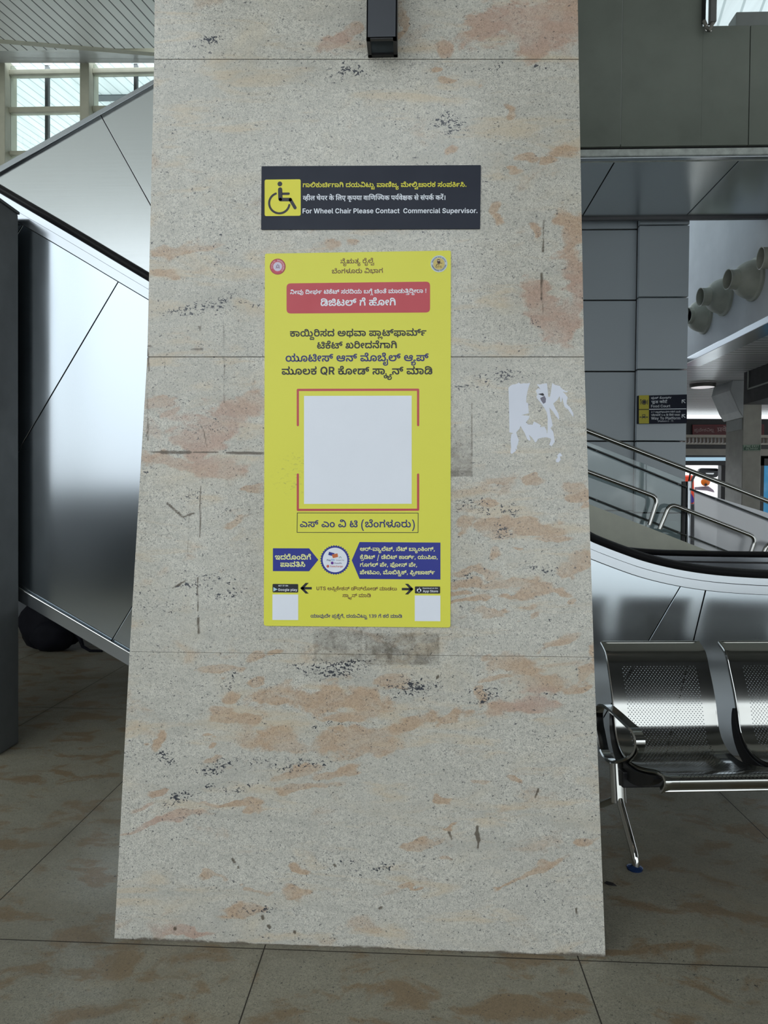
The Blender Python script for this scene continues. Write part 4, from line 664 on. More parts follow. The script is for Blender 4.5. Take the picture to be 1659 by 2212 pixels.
-7,-4,-5,-5,-3,-8,0,-92,-33,0,-1,92,-2,7,-5,6,-8,4,-7,1,-8,-1,-7,-4,-5,-6,-3,-8,-1,-91]],[[83,-3,-16,1,-13,3,-13,5,-10,6,-8,8,-6,10,-4,12,-2,13,34,0,2,-11,6,-8,9,-6,13,
-3,12,0,12,2,10,6,6,6,2,7,0,7,-2,5,-5,6,-14,7,-37,10,-19,8,-11,8,-6,6,-4,8,-2,8,-1,13,2,11,5,11,9,11,13,9,12,5,12,2,14,1,14,-1,13,-2,11,-5,10,-7,8,-7,6,-9,3,-11,1,-11,
-33,0,-3,10,-9,9,-11,4,-15,1,-12,-3,-10,-7,-5,-9,2,-12,5,-6,9,-5,44,-13,21,-10,9,-8,7,-10,3,-10,1,-11,-1,-11,-4,-11,-5,-9,-8,-8,-10,-6,-12,-5,-14,-3]],[[63,-2,-13,2,-14,
6,-11,11,-5,11,-4,18,0,90,34,0,0,-81,1,-9,3,-8,7,-7,7,-3,8,-1,9,1,8,4,6,7,4,9,1,88,34,0,0,-136,-32,0,-1,34,3,0,-5,-12,-7,-10,-5,-5,-13,-6]],[[16,-51,0,187,33,0,0,-22,2,0,
6,9,7,7,13,7,10,1,11,0,17,-6,12,-9,8,-9,5,-11,4,-14,2,-15,-1,-22,-3,-14,-5,-12,-7,-10,-11,-10,-14,-6,-11,-2,-14,1,-11,4,-9,7,-9,12,-1,0,0,-73],[81,25,7,1,6,2,10,9,6,14,2,
17,-2,17,-6,14,-10,9,-6,2,-7,1,-14,-3,-10,-9,-6,-13,-2,-18,2,-17,6,-14,10,-9]],[[55,0,-51,136,36,0,27,-79,11,-47,-8,0,7,27,7,27,24,72,36,0,-51,-136]],[[34,-2,-8,1,-7,5,
-4,6,-1,8,1,8,4,6,7,5,8,1,8,-1,6,-5,5,-6,1,-8,-1,-8,-5,-6,-6,-5]],[[126,-3,-18,2,-14,8,-13,13,-20,26,-4,3,-6,1,-6,-1,-3,-2,-4,-5,-1,-6,2,-14,9,-16,-26,-11,-7,11,-5,14,-2,
10,0,11,2,11,5,9,8,7,7,5,8,2,12,2,10,-1,12,-4,13,-10,24,-31,7,-5,7,-2,11,1,5,3,3,3,4,11,1,15,-4,13,-6,12,-11,13,-11,9,-16,7,-91,0,0,27,109,0,14,1,8,3,4,3,3,5,2,11,-2,9,
-3,5,-5,3,-12,2,-11,-3,-4,-4,-3,-4,0,-11,-8,13,5,2,7,1,6,-3,4,-4,1,-6,-1,-5,-4,-6,-6,-2,-10,0,-8,3,-4,6,-3,10,0,6,3,8,4,8,6,4,14,7,20,2,10,-1,9,-3,7,-5,8,-8,6,-10,2,-9,1,
-12,-2,-12,-3,-8,-5,-7,-5,-5,-9,-4,-18,-5,-27,-2,32,5,13,-11,12,-15,7,-14,4,-16,1,-16,-2,-12,-3,-10,-8,-11,-8,-6,-8,-5,-10,-2]],[[-23,-105,-16,2,-11,3,-9,5,-10,9,-5,8,-4,
12,-1,13,2,11,8,14,12,10,15,4,9,0,8,-2,11,-8,5,-11,0,-13,-2,-8,-4,-5,-9,-6,-13,-2,-15,1,-12,4,-1,19,8,-5,9,-2,10,1,6,3,3,5,-1,5,-3,4,-5,2,-6,0,-5,-3,-5,-4,-3,-6,-1,-9,0,
-9,3,-8,5,-6,11,-6,19,-2,18,4,13,7,5,6,3,7,1,18,-4,16,-6,9,-6,8,11,12,2,6,1,6,-1,6,-4,6,-10,10,16,16,15,-14,4,-7,3,-9,0,-13,-2,-10,-9,-11,-3,7,10,-14,4,-14,2,-16,-2,-17,
-2,-7,-6,-10,-4,-5,-9,-7,-19,-7]],[[52,-3,-19,3,-14,7,-9,12,-3,13,2,12,8,11,10,7,14,3,16,-1,7,-2,8,-4,7,-10,2,-14,-2,-9,-6,-11,-20,3,7,9,1,5,-1,6,-3,3,-4,3,-12,-1,-5,-3,
-3,-6,2,-7,5,-4,11,-2,19,2,10,7,7,12,3,19,0,19,-4,14,-7,14,-9,7,-12,3,-11,1,-7,-1,-5,-3,-2,-4,-1,-6,3,-5,5,-3,9,-1,6,2,4,4,1,8,-2,6,-6,6,20,3,7,-14,0,-14,-5,-12,-9,-7,
-17,-4,-9,0,-9,2,-9,3,-5,4,-8,12,-1,7,0,10,2,8,5,8,8,6,7,4,18,4,17,-1,11,-3,10,-4,12,-8,8,-10,8,-15,4,-12,3,-16,-1,-17,-4,-16,-5,-12,-7,-11,-9,-8,-13,-7,-11,-3],[153,-3,
-18,2,-12,5,-15,9,-16,15,14,25,17,-20,8,-5,9,-3,9,-1,10,1,9,4,6,6,4,8,2,13,-2,13,-4,12,-7,11,-9,9,-11,7,-13,6,24,14,23,-16,16,-16,6,-10,4,-10,2,-12,1,-11,-2,-15,-3,-10,
-6,-9,-6,-8,-9,-7,-8,-3,-13,-3],[122,111,0,27,43,1,8,2,5,4,2,8,-2,10,-4,9,-9,11,23,14,14,-19,6,-17,0,-18,-2,-8,-4,-7,-9,-9,-14,-5,-17,-2],[244,-3,-18,2,-12,5,-14,9,-16,
15,13,25,18,-20,7,-5,9,-3,14,-1,9,2,7,4,6,7,3,9,1,13,-2,14,-4,9,-7,10,-8,9,-11,8,-13,6,16,26,12,-6,15,-11,10,-9,8,-11,6,-11,5,-13,3,-24,-1,-13,-3,-11,-4,-10,-6,-9,-8,-7,
-10,-5,-11,-3]],[[84,-3,-19,1,-16,3,-13,5,-13,9,-8,11,-5,13,-2,14,2,14,28,-4,0,-11,3,-12,6,-7,10,-6,13,-3,17,0,14,1,13,4,9,7,5,10,1,11,-4,11,-10,7,-13,4,-15,-1,-4,-2,-1,
-4,0,-3,2,-3,9,-2,10,1,7,5,3,6,2,6,-1,8,-2,8,-8,11,-14,7,31,7,8,-7,7,-8,3,-8,2,-8,1,-12,-8,-14,-6,-10,-9,-7,-9,-4,-10,-2,-13,0,-8,1,-10,3,-7,5,-4,7,-3,12,2,9,6,9,8,6,13,
3,14,1,13,-2,14,-5,3,1,15,-9,9,-14,4,-16,-2,-18,-7,-16,-6,-6,-9,-7,-8,-4,-13,-3],[9,111,0,27,95,0,11,1,7,4,3,3,2,3,-1,12,-5,11,-9,11,23,14,8,-10,8,-12,5,-20,-2,-17,-2,-7,
-4,-5,-12,-9,-13,-4,-14,-1]],[[84,-3,-20,2,-23,8,-14,10,-10,13,-5,13,-2,14,0,14,3,14,8,14,9,10,13,7,5,-5,-38,0,0,27,89,0,14,1,9,4,7,8,2,12,-3,9,-7,6,-13,2,-11,-3,-4,-4,
-2,-4,-1,-11,-8,13,5,2,7,1,7,-3,3,-4,2,-6,-2,-5,-4,-6,-6,-2,-10,0,-7,3,-6,8,-2,10,1,8,4,8,6,7,6,4,16,6,21,-1,9,-2,8,-4,9,-8,5,-7,3,-8,2,-9,0,-11,-2,-10,-3,-8,-5,-7,-12,
-9,-17,-5,-24,-2,24,9,11,-4,13,-10,7,-10,6,-14,2,-17,-1,-17,-4,-13,-6,-11,-8,-9,-7,-5,-12,-7,-10,-3],[85,24,17,3,8,3,6,5,6,6,4,8,2,7,1,12,0,10,-3,8,-4,8,-5,6,-6,5,-8,4,
-18,3,-10,-1,-9,-3,-8,-3,-7,-6,-5,-6,-3,-8,-3,-17,0,-10,3,-9,3,-7,6,-6,6,-5,8,-4]],[[102,-3,-28,3,-12,3,-16,7,-17,13,-7,8,-7,14,-5,16,-1,11,0,15,2,13,5,11,6,10,8,8,13,7,
19,5,10,-1,11,-2,12,-7,6,-8,3,-7,1,-7,0,-11,-4,-15,-5,-6,-6,-5,-7,-4,-8,-3,-14,-1,-12,1,-11,4,-11,7,-2,2,5,22,7,-7,8,-5,10,-1,10,1,8,4,4,5,1,8,-2,7,-5,4,-7,2,-8,-2,-8,-4,
-5,-7,-3,-6,-2,-8,-1,-14,3,-17,8,-15,14,-12,15,-6,25,-3,14,1,12,2,17,8,8,6,6,7,3,9,2,10,0,11,-3,10,-11,15,-9,7,-11,6,15,19,17,-10,12,-9,9,-9,7,-12,4,-17,-1,-22,-6,-18,
-11,-16,-16,-12,-16,-7,-19,-5],[116,111,0,27,27,1,13,3,5,3,3,5,2,13,-2,7,-6,7,-10,3,-10,-1,-7,-3,-4,-4,-2,-6,0,-8,-8,13,4,2,6,1,5,-1,5,-3,3,-4,1,-3,-1,-6,-2,-4,-4,-3,-5,
-2,-8,0,-6,1,-7,6,-3,10,0,10,6,12,6,6,7,4,17,5,20,-1,9,-3,8,-5,6,-6,5,-7,3,-8,2,-9,-1,-18,-3,-9,-4,-7,-9,-8,-15,-7,-18,-2]],[[57,-3,-11,1,-9,2,-14,9,-5,5,-4,9,-1,7,-1,10,
3,11,6,10,11,11,31,22,4,6,0,9,-3,5,-6,2,-10,1,-7,-2,-4,-4,-2,-6,1,-8,3,-7,-25,-10,-6,14,-2,15,4,13,7,9,9,5,12,4,15,1,12,-1,9,-2,10,-5,7,-7,4,-8,2,-8,0,-11,-2,-8,-5,-7,
-12,-12,-29,-20,-6,-8,-1,-8,2,-6,5,-4,6,-2,17,1,10,5,6,8,4,14,27,0,2,-10,4,-7,6,-6,6,-3,14,-2,11,3,8,8,4,11,1,13,-3,16,-6,12,-10,12,-11,7,-15,8,24,14,20,-13,17,-16,8,-13,
4,-10,2,-12,0,-13,-2,-15,-4,-11,-6,-9,-7,-8,-9,-5,-11,-4,-17,-2,-13,1,-11,4,-8,4,-9,9,-9,12,13,0,-8,-11,-10,-9,-16,-8],[118,111,0,27,30,0,15,3,6,3,3,4,4,12,-2,9,-5,7,-9,
4,-11,0,-7,-3,-5,-5,-2,-6,0,-8,-8,13,4,2,5,1,6,-1,5,-3,3,-4,1,-5,-2,-5,-2,-4,-5,-3,-4,-1,-9,0,-6,2,-6,7,-3,10,1,10,7,12,7,6,7,4,18,3,11,0,9,-2,9,-4,7,-5,6,-6,4,-7,4,-18,
-2,-18,-3,-8,-5,-7,-12,-9,-15,-5,-16,-1]],[[85,112,-11,-2,-9,-6,-8,-10,-6,-13,-4,-13,-2,-15,-1,-53,-32,0,1,48,2,18,4,16,7,14,10,11,14,9,5,-5,-44,0,0,27,92,0,11,1,8,2,6,6,
0,12,-4,11,-10,13,23,14,10,-13,7,-12,3,-14,0,-15,-4,-12,-6,-8,-10,-7,-14,-3,3,1,15,-14,6,-9,6,-14,2,-11,2,-19,1,-47,-32,0,-1,50,-2,17,-3,12,-8,16,-8,10,-7,4]],[[94,-3,
-13,1,-10,3,-8,4,-7,6,-4,10,1,11,3,7,7,7,4,-7,-13,3,-15,6,-13,8,-8,7,-7,12,-3,9,-1,14,2,12,4,9,5,7,6,6,8,4,9,3,10,2,18,-2,9,-4,5,-4,5,-7,3,-6,1,-8,0,-9,-3,-9,-4,-7,-12,
-8,-18,-4,-19,2,-15,6,2,18,10,-4,11,-2,11,1,8,4,3,6,0,6,-3,5,-7,3,-7,0,-8,-3,-6,-6,-2,-6,-1,-10,3,-10,5,-7,6,-5,9,-4,12,-3,28,-2,24,2,16,5,6,4,5,8,2,8,-1,8,-6,8,-11,6,
-21,0,0,27,26,1,7,2,5,3,3,8,-1,11,-5,9,-9,11,23,14,11,-13,6,-12,4,-14,0,-12,-2,-11,-7,-11,-7,-5,-7,-4,-2,6,13,-8,8,-12,3,-12,-2,-16,-2,-6,-6,-8,-7,-6,-8,-5,-14,-6,-15,-3,
4,9,8,-10,3,-11,-2,-10,-7,-10,-9,-6,-7,-2],[95,19,8,1,6,3,2,5,-1,6,-4,4,-7,2,-8,0,-7,-2,-5,-5,1,-8,5,-5]],[[23,-3,-20,3,-18,9,-17,16,-17,25,27,14,13,-22,13,-12,13,-6,8,0,
7,2,5,5,2,7,-1,47,2,13,2,8,7,10,8,9,10,7,13,5,23,4,15,-1,14,-2,12,-4,11,-5,9,-7,8,-8,8,-12,6,-14,3,-15,0,-17,-1,-14,-4,-12,-5,-10,-10,-11,-10,-6,-11,-4,-12,-2,-12,0,-10,
2,-11,5,-9,7,-5,7,-3,7,-2,9,0,16,5,12,4,4,7,5,10,3,12,0,7,-4,6,-7,1,-7,-1,-7,-3,-6,-5,-3,-6,-1,-7,1,-5,4,-3,6,3,2,-2,-10,2,-8,4,-7,6,-3,15,-2,12,5,4,4,5,7,4,14,1,12,-2,
14,-5,12,-6,8,-9,9,-10,4,-11,3,-14,0,-11,-2,-9,-4,-8,-7,-5,-8,-3,-14,1,-47,-2,-10,-3,-8,-7,-8,-7,-4,-10,-3]],[[57,-3,-11,1,-9,2,-14,9,-5,5,-4,9,-1,7,-1,10,3,11,6,10,11,
11,31,22,4,6,1,8,-3,5,-6,3,-9,1,-9,-2,-4,-4,-2,-6,1,-8,3,-7,-25,-10,-7,16,0,15,4,13,8,8,10,5,13,3,15,1,11,-2,9,-2,9,-6,6,-7,4,-8,1,-8,0,-9,-2,-8,-5,-7,-10,-10,-29,-21,-7,
-8,-2,-7,1,-6,4,-5,6,-2,15,-1,11,4,5,4,4,6,4,14,27,0,2,-10,4,-7,6,-6,6,-3,14,-2,11,3,8,8,4,11,1,13,-3,16,-6,12,-10,12,-11,7,-15,8,23,13,24,-15,16,-17,7,-12,3,-11,2,-12,0,
-13,-3,-15,-5,-10,-6,-9,-8,-7,-9,-5,-12,-3,-16,-1,-12,2,-11,4,-8,5,-16,19,13,0,-8,-11,-10,-9,-16,-8],[90,-36,2,39,27,0,3,-39],[118,111,0,27,56,0,0,-27]],[[125,-3,-17,2,
-14,8,-14,13,-19,25,-4,3,-4,2,-6,0,-5,-2,-4,-4,-2,-6,2,-14,10,-18,-27,-11,-10,19,-3,11,-1,10,1,12,3,7,5,9,6,5,7,5,8,2,19,1,9,-2,9,-4,12,-11,21,-27,6,-5,7,-2,12,-1,9,4,7,
7,4,11,2,24,-3,26,-9,24,-7,13,-8,11,-9,10,-10,8,-11,6,-12,3,-12,2,-9,-2,-5,-5,-1,-9,2,-4,4,-2,11,-1,7,3,5,3,3,5,2,9,26,-2,-4,-13,-7,-13,-8,-7,-12,-5,-14,-3,-17,2,-14,6,
-8,8,-4,13,0,8,2,9,7,11,14,8,15,3,19,0,18,-4,21,-8,18,-13,11,-13,13,-19,7,-16,7,-23,2,-25,0,-24,-5,-20,-8,-15,-12,-10,-13,-5]],[[58,-3,-14,1,-15,6,-12,10,-6,10,-3,15,1,
15,5,12,9,9,14,7,19,0,15,-4,4,-4,5,-6,2,-13,-4,-13,-22,2,1,10,-1,3,-4,2,-8,0,-7,-4,-3,-7,1,-10,4,-7,6,-4,14,-3,18,2,7,4,6,6,3,7,2,9,27,0,3,-12,6,-9,10,-6,10,-1,5,1,6,3,5,
10,2,15,-3,16,-7,14,-10,12,-13,9,-16,8,42,3,13,-10,9,-10,7,-11,5,-12,2,-12,1,-15,-2,-12,-3,-11,-5,-8,-8,-9,-8,-4,-11,-3,-12,-1,-14,2,-9,3,-8,5,-8,8,-8,11,12,0,-10,-12,
-10,-8,-16,-7],[7,111,0,27,137,0,11,1,8,2,6,6,1,12,-5,11,-10,13,23,14,12,-16,7,-15,2,-18,-3,-15,-9,-11,-15,-8,-24,-3]],[[-89,12,13,-13,12,-9,14,-6,12,-2,18,-1,16,2,10,4,
10,8,7,11,5,14,1,16,-1,14,-5,20,-6,14,-9,13,-11,14,26,17,13,-16,12,-23,6,-17,5,-24,0,-21,-3,-18,-6,-15,-10,-16,-8,-7,-10,-6,-11,-5,-12,-3,-26,-2,-25,3,-14,6,-13,7,-13,9,
-15,15]],[[56,-3,-16,2,-13,8,-10,13,-6,18,-1,22,3,19,8,18,12,16,16,13,16,7,19,4,19,1,18,-3,14,-5,12,-8,15,-15,-6,13,-9,12,-9,9,-10,8,-22,10,-11,2,-16,1,-19,-2,-5,-2,-5,
-4,-3,-6,0,-8,2,-7,6,-8,-20,-17,-9,13,-6,13,-2,13,2,14,4,8,7,7,7,5,13,5,14,2,16,1,16,-1,17,-4,18,-8,17,-12,16,-15,12,-20,7,-22,5,-27,0,-30,-4,-22,-4,-11,-6,-8,-7,-6,-12,
-4,-10,-2,-11,0,-10,2,-11,5,-10,9,-10,13,13,2,-10,-14,-12,-10,-13,-5],[61,24,10,2,8,6,5,9,2,11,27,0,2,-10,3,-7,6,-6,6,-3,10,-2,11,4,4,5,3,5,1,9,1,10,-4,19,-7,14,-7,8,-9,
6,-11,5,-10,2,-18,0,-13,-1,-11,-4,-9,-6,-8,-7,-8,-11,-4,-13,-1,-14,1,-14,4,-10,7,-5]],[[58,-3,-14,1,-12,5,-13,9,-7,9,-4,15,0,15,5,13,8,9,13,8,19,2,16,-4,4,-3,5,-6,3,-7,1,
-6,-1,-8,-3,-7,-22,2,2,6,-1,5,-3,3,-3,1,-9,0,-6,-5,-2,-8,1,-8,4,-7,8,-5,16,-2,14,2,7,4,6,6,3,7,2,9,27,0,3,-12,6,-9,10,-6,12,-1,8,3,4,4,3,7,1,9,-2,9,-2,7,-14,18,24,15,-1,
-7,19,-23,4,-9,2,-9,0,-12,-4,-13,-4,-8,-8,-8,-10,-6,-11,-3,-12,-1,-14,2,-9,3,-8,5,-8,8,-8,11,12,0,-10,-12,-10,-8,-16,-7],[93,-36,2,39,27,0,2,-39],[107,69,-7,1,-6,4,-3,5,
-1,7,1,6,3,6,6,4,7,1,7,-1,5,-4,4,-6,1,-6,-1,-7,-3,-5,-6,-4],[7,111,0,27,139,0,11,1,9,2,6,6,0,12,-4,11,-10,13,23,14,12,-16,6,-15,3,-18,-4,-15,-9,-11,-15,-8,-23,-3],[214,
49,-12,1,-11,5,-10,9,-12,15,6,17,13,-15,9,-6,14,-2,5,1,4,2,5,10,-1,12,-7,13,-11,10,19,20,14,-14,9,-13,5,-14,1,-19,-4,-14,-8,-9,-13,-7]],[[64,-3,-20,3,-10,4,-6,5,-7,7,-5,
7,-5,17,-2,13,1,13,4,20,5,10,7,8,15,11,19,4,12,-1,9,-2,8,-5,5,-4,5,-8,2,-7,0,-15,-3,-9,-3,-6,-12,-8,-13,-4,-13,-1,-11,1,-8,3,-11,7,-1,1,3,21,8,-6,8,-4,9,-1,9,1,7,2,4,4,2,
6,-2,6,-3,4,-4,2,-6,0,-7,-2,-8,-7,-6,-12,-2,-16,2,-17,5,-10,11,-6,15,-2,8,1,9,3,4,4,5,7,5,13,27,0,4,-14,9,-10,5,-2,8,-2,8,0,7,2,6,5,3,7,0,8,-1,8,-4,6,-6,6,-8,4,-8,3,21,
17,19,-11,8,-8,5,-8,4,-17,-1,-19,-3,-8,-5,-7,-6,-6,-7,-4,-9,-3,-11,-2,-13,0,-13,3,-9,4,-8,5,-8,8,-7,10,13,-1,-8,-10,-11,-9,-16,-7],[50,104,-12,5,-9,8,-5,13,0,12,6,10,9,7,
14,4,16,2,2,-26,-14,-3,-3,-3,-1,-4,1,-5,4,-4,12,-5],[134,71,0,24,23,0,8,4,7,5,6,6,5,13,1,10,-2,7,-3,7,-4,5,-7,4,-7,1,-7,0,-6,-4,-2,-4,0,-5,2,-4,4,-3,10,-1,10,3,8,6,7,9,9,
-18,-12,-11,-11,-7,-16,-2,-15,2,-12,6,-8,9,-2,12,2,13,6,8,5,5,14,5,20,1,17,-4,7,-6,7,-6,5,-8,3,-8,2,-9,0,-12,-1,-11,-4,-9,-5,-9,-6,-7,-8,-7,-9,-5,-16,-5]],[[76,-3,-19,1,
-15,5,-12,6,-9,9,-4,7,-2,8,1,17,6,13,13,10,-1,-4,-25,0,0,22,52,0,7,5,2,6,-1,7,-5,6,16,3,12,-3,3,-4,2,-10,-3,-10,50,0,0,-22,-26,0,-1,4,8,-5,6,-6,5,-7,2,-8,1,-10,-2,-9,-3,
-8,-6,-7,-10,-7,-10,-5,-12,-3],[77,23,15,2,5,2,7,5,5,10,0,7,-1,6,-7,10,-10,5,-17,1,-14,-2,-8,-5,-5,-6,-3,-9,1,-9,5,-8,7,-5,8,-3],[9,111,0,27,82,0,13,3,8,6,4,11,-1,11,-6,
7,-9,4,-10,0,-10,-5,-5,-8,0,-9,-8,13,5,2,6,1,6,-2,4,-3,2,-4,1,-5,-2,-6,-4,-4,-5,-2,-8,0,-8,2,-5,4,-4,11,1,12,6,12,12,8,17,5,21,-1,9,-3,7,-5,6,-6,5,-7,4,-8,1,-9,-1,-18,-2,
-9,-5,-7,-6,-6,-6,-4,-12,-5,-17,-2]],[[64,-3,-20,3,-10,4,-6,5,-7,7,-5,7,-5,17,-2,13,1,13,4,20,5,10,7,8,15,11,19,4,12,-1,9,-2,8,-5,5,-4,5,-8,2,-7,0,-15,-3,-9,-3,-6,-12,-8,
-13,-4,-13,-1,-11,1,-8,3,-11,7,-1,1,3,21,8,-6,8,-4,9,-1,9,1,7,2,4,4,2,6,-2,6,-3,4,-4,2,-6,0,-7,-2,-8,-7,-6,-12,-2,-16,2,-17,5,-10,11,-6,15,-2,8,1,9,3,4,4,5,7,5,13,27,0,4,
-14,9,-10,5,-2,8,-2,8,0,7,2,6,5,3,7,0,8,-1,8,-4,6,-6,6,-8,4,-8,3,19,15,12,-5,10,-7,7,-7,5,-9,4,-16,0,-12,-3,-9,-3,-7,-5,-7,-11,-7,-9,-3,-11,-2,-13,0,-13,3,-9,4,-8,5,-8,8,
-7,10,13,-1,-8,-10,-11,-9,-16,-7],[50,104,-12,5,-9,8,-5,13,0,12,6,10,9,7,14,4,16,2,2,-26,-14,-3,-3,-3,-1,-4,1,-5,4,-4,12,-5],[134,71,0,24,26,0,6,2,3,3,1,5,-2,5,-5,4,-8,3,
20,18,10,-6,8,-8,6,-9,1,-10,-3,-11,-6,-9,-10,-6,-12,-4],[115,111,0,27,68,0,0,-27],[261,66,-13,2,-8,3,-10,8,-5,7,-5,12,-2,11,1,17,3,16,5,11,6,8,8,6,10,5,11,3,14,1,13,-1,
12,-4,6,-3,-13,-20,-14,5,-15,-1,-11,-5,-7,-10,-3,-16,0,-15,2,-8,3,-5,4,-3,6,-2,7,1,6,4,1,7,-3,7,-7,3,-9,1,-78,0,0,27,83,0,15,-3,12,-7,8,-8,4,-10,1,-14,-3,-11,-5,-8,-8,-6,
-10,-4]],[[150,-3,-20,3,-15,8,-7,7,-9,12,13,0,-8,-11,-8,-8,-9,-5,-12,-4,-15,-2,-17,1,-11,4,-9,7,-7,9,-3,12,0,12,3,11,5,8,7,7,35,26,4,5,1,7,-2,6,-5,4,-9,1,-9,-1,-5,-4,-3,
-6,0,-8,4,-8,-25,-10,-6,13,-2,13,2,12,6,9,8,7,10,4,13,2,16,0,10,-1,11,-5,8,-6,4,-8,3,-8,0,-9,-1,-8,-4,-9,-12,-12,-31,-22,-6,-8,-1,-8,3,-7,5,-3,9,-2,13,1,10,5,6,8,4,14,27,
0,2,-10,4,-7,6,-6,6,-3,13,-2,8,2,5,3,7,8,4,12,0,14,-3,13,-6,11,-10,12,-10,8,-15,8,15,26,16,-9,15,-11,14,-17,10,-20,4,-23,-1,-22,-7,-17,-11,-14,-15,-8]],[[85,112,-11,-2,
-9,-6,-8,-10,-6,-13,-4,-13,-2,-15,-1,-53,-32,0,1,48,2,18,4,16,7,14,10,11,14,9,5,-5,-44,0,0,27,87,0,14,1,9,4,7,8,1,12,-1,6,-3,5,-7,5,-13,1,-11,-4,-5,-7,0,-11,-8,13,5,2,7,
1,6,-3,4,-4,1,-6,-1,-5,-3,-5,-5,-3,-10,0,-8,2,-5,5,-4,10,0,6,2,8,4,8,5,5,13,8,19,2,17,-2,13,-7,10,-10,6,-14,1,-9,-1,-11,-2,-10,-3,-6,-6,-8,-6,-4,-9,-5,-8,-2,2,2,15,-15,7,
-10,6,-14,2,-11,2,-19,1,-47,-32,0,-1,50,-2,17,-3,12,-8,16,-8,10,-7,4]],[[-30,-12,10,-1,11,-4,10,-7,8,-10,5,-11,3,-13,1,-33,-23,0,-1,27,-4,18,-8,11,-5,2,-7,1,-7,-1,-4,-2,
-5,-5,-3,-6,-5,-19,0,-26,-24,0,2,33,3,13,4,11,7,8,9,8,11,4]],[[84,-3,-19,1,-16,3,-13,5,-13,9,-8,11,-5,13,-2,14,2,14,28,-4,0,-11,3,-12,6,-7,10,-6,13,-3,17,0,14,1,13,4,9,7,
5,10,1,11,-4,11,-10,7,-13,4,-15,-1,-4,-2,-1,-4,0,-3,2,-3,9,-2,10,1,7,5,3,6,2,6,-1,8,-2,8,-8,11,-14,7,31,7,8,-7,7,-8,4,-8,2,-11,0,-9,-9,-16,-7,-9,-7,-6,-9,-4,-10,-2,-13,0,
-8,1,-10,3,-7,5,-4,7,-3,12,2,9,6,9,8,6,13,3,14,1,13,-2,14,-5,3,1,15,-9,9,-14,4,-16,-2,-18,-7,-16,-6,-6,-9,-7,-8,-4,-13,-3],[9,111,0,27,90,0,14,2,9,5,5,10,0,12,-3,5,-3,4,
-9,4,-11,0,-10,-5,-4,-8,0,-9,-8,13,5,2,6,1,5,-2,4,-3,3,-4,0,-5,-1,-6,-4,-4,-8,-2,-8,0,-6,2,-5,5,-4,12,2,12,7,11,10,7,11,4,10,1,10,0,10,-2,9,-4,7,-5,5,-6,5,-7,4,-18,0,-11,
-2,-9,-4,-8,-5,-6,-12,-8,-14,-5,-16,-1]],[[58,-3,-14,1,-15,6,-12,10,-6,10,-3,15,1,15,5,12,9,9,14,7,19,0,15,-4,4,-4,5,-6,2,-13,-4,-13,-22,2,1,10,-1,3,-4,2,-8,0,-7,-4,-3,
-7,1,-10,4,-7,6,-4,14,-3,18,2,7,4,6,6,3,7,2,9,27,0,3,-12,6,-9,10,-6,10,-1,5,1,6,3,5,10,2,15,-3,16,-7,14,-10,12,-13,9,-16,8,42,3,13,-10,9,-10,7,-11,5,-12,2,-12,1,-15,-2,
-12,-3,-11,-5,-8,-8,-9,-8,-4,-11,-3,-12,-1,-14,2,-9,3,-8,5,-8,8,-8,11,12,0,-10,-12,-10,-8,-16,-7],[7,111,0,27,137,0,11,1,8,2,6,6,1,12,-5,11,-10,13,23,14,12,-16,7,-15,2,
-18,-3,-15,-9,-11,-15,-8,-24,-3],[234,-3,-14,1,-16,6,-15,9,-16,15,14,25,17,-20,8,-5,9,-3,9,-1,10,1,8,4,6,6,4,8,2,13,-1,13,-4,12,-7,11,-9,9,-12,7,-12,6,24,13,23,-15,16,
-17,6,-9,4,-10,2,-12,0,-11,-1,-15,-4,-10,-5,-9,-7,-8,-8,-7,-8,-3,-9,-3],[210,111,0,27,49,0,0,-27]],[[56,-3,-10,1,-9,3,-8,4,-7,6,-5,8,-4,10,-3,12,0,13,3,23,4,12,5,8,11,11,
11,7,3,1,6,-5,-43,0,0,27,125,0,20,2,5,3,3,3,1,11,-4,13,-10,13,23,14,10,-13,6,-12,4,-14,0,-15,-4,-12,-6,-8,-11,-7,-14,-3,1,5,8,-3,8,-7,7,-10,4,-15,-1,-10,-2,-8,-5,-2,-7,
-7,-10,-7,-9,-3,-11,-1,-12,2,-10,6,-6,7,-2,10,0,9,3,8,6,5,10,5,9,2,13,-1,8,-3,12,-6,8,-7,6,-8,6,-17,1,-12,-1,-10,-6,-16,-7,-9,-11,-7,-14,-5,-14,-1,-12,2,-13,5,-11,9,-10,
13,13,2,-8,-11,-10,-10,-14,-8],[61,24,8,1,8,5,5,7,4,13,27,0,2,-9,4,-7,5,-5,6,-4,14,-1,13,4,6,7,2,10,0,12,-3,13,-7,8,-7,3,-6,0,-4,-1,-3,-3,-1,-4,2,-5,6,-3,8,0,7,4,3,5,1,7,
-1,8,-4,7,-6,6,-9,5,-12,3,-15,1,-18,1,-13,-2,-12,-4,-12,-6,-9,-10,-7,-12,-3,-14,0,-13,1,-10,4,-10,7,-5]],[[82,-3,-14,1,-17,2,-10,4,-12,5,-7,6,-7,9,-5,9,-3,11,0,11,1,12,
29,-4,0,-14,4,-11,9,-8,13,-5,22,-1,19,2,14,7,5,4,3,7,2,9,-2,9,-5,8,-6,5,-11,3,-14,1,-8,-4,-2,-2,0,-4,3,-3,4,-2,13,1,7,4,5,10,2,16,-1,15,-4,14,-8,15,-7,8,-8,6,-10,4,-7,2,
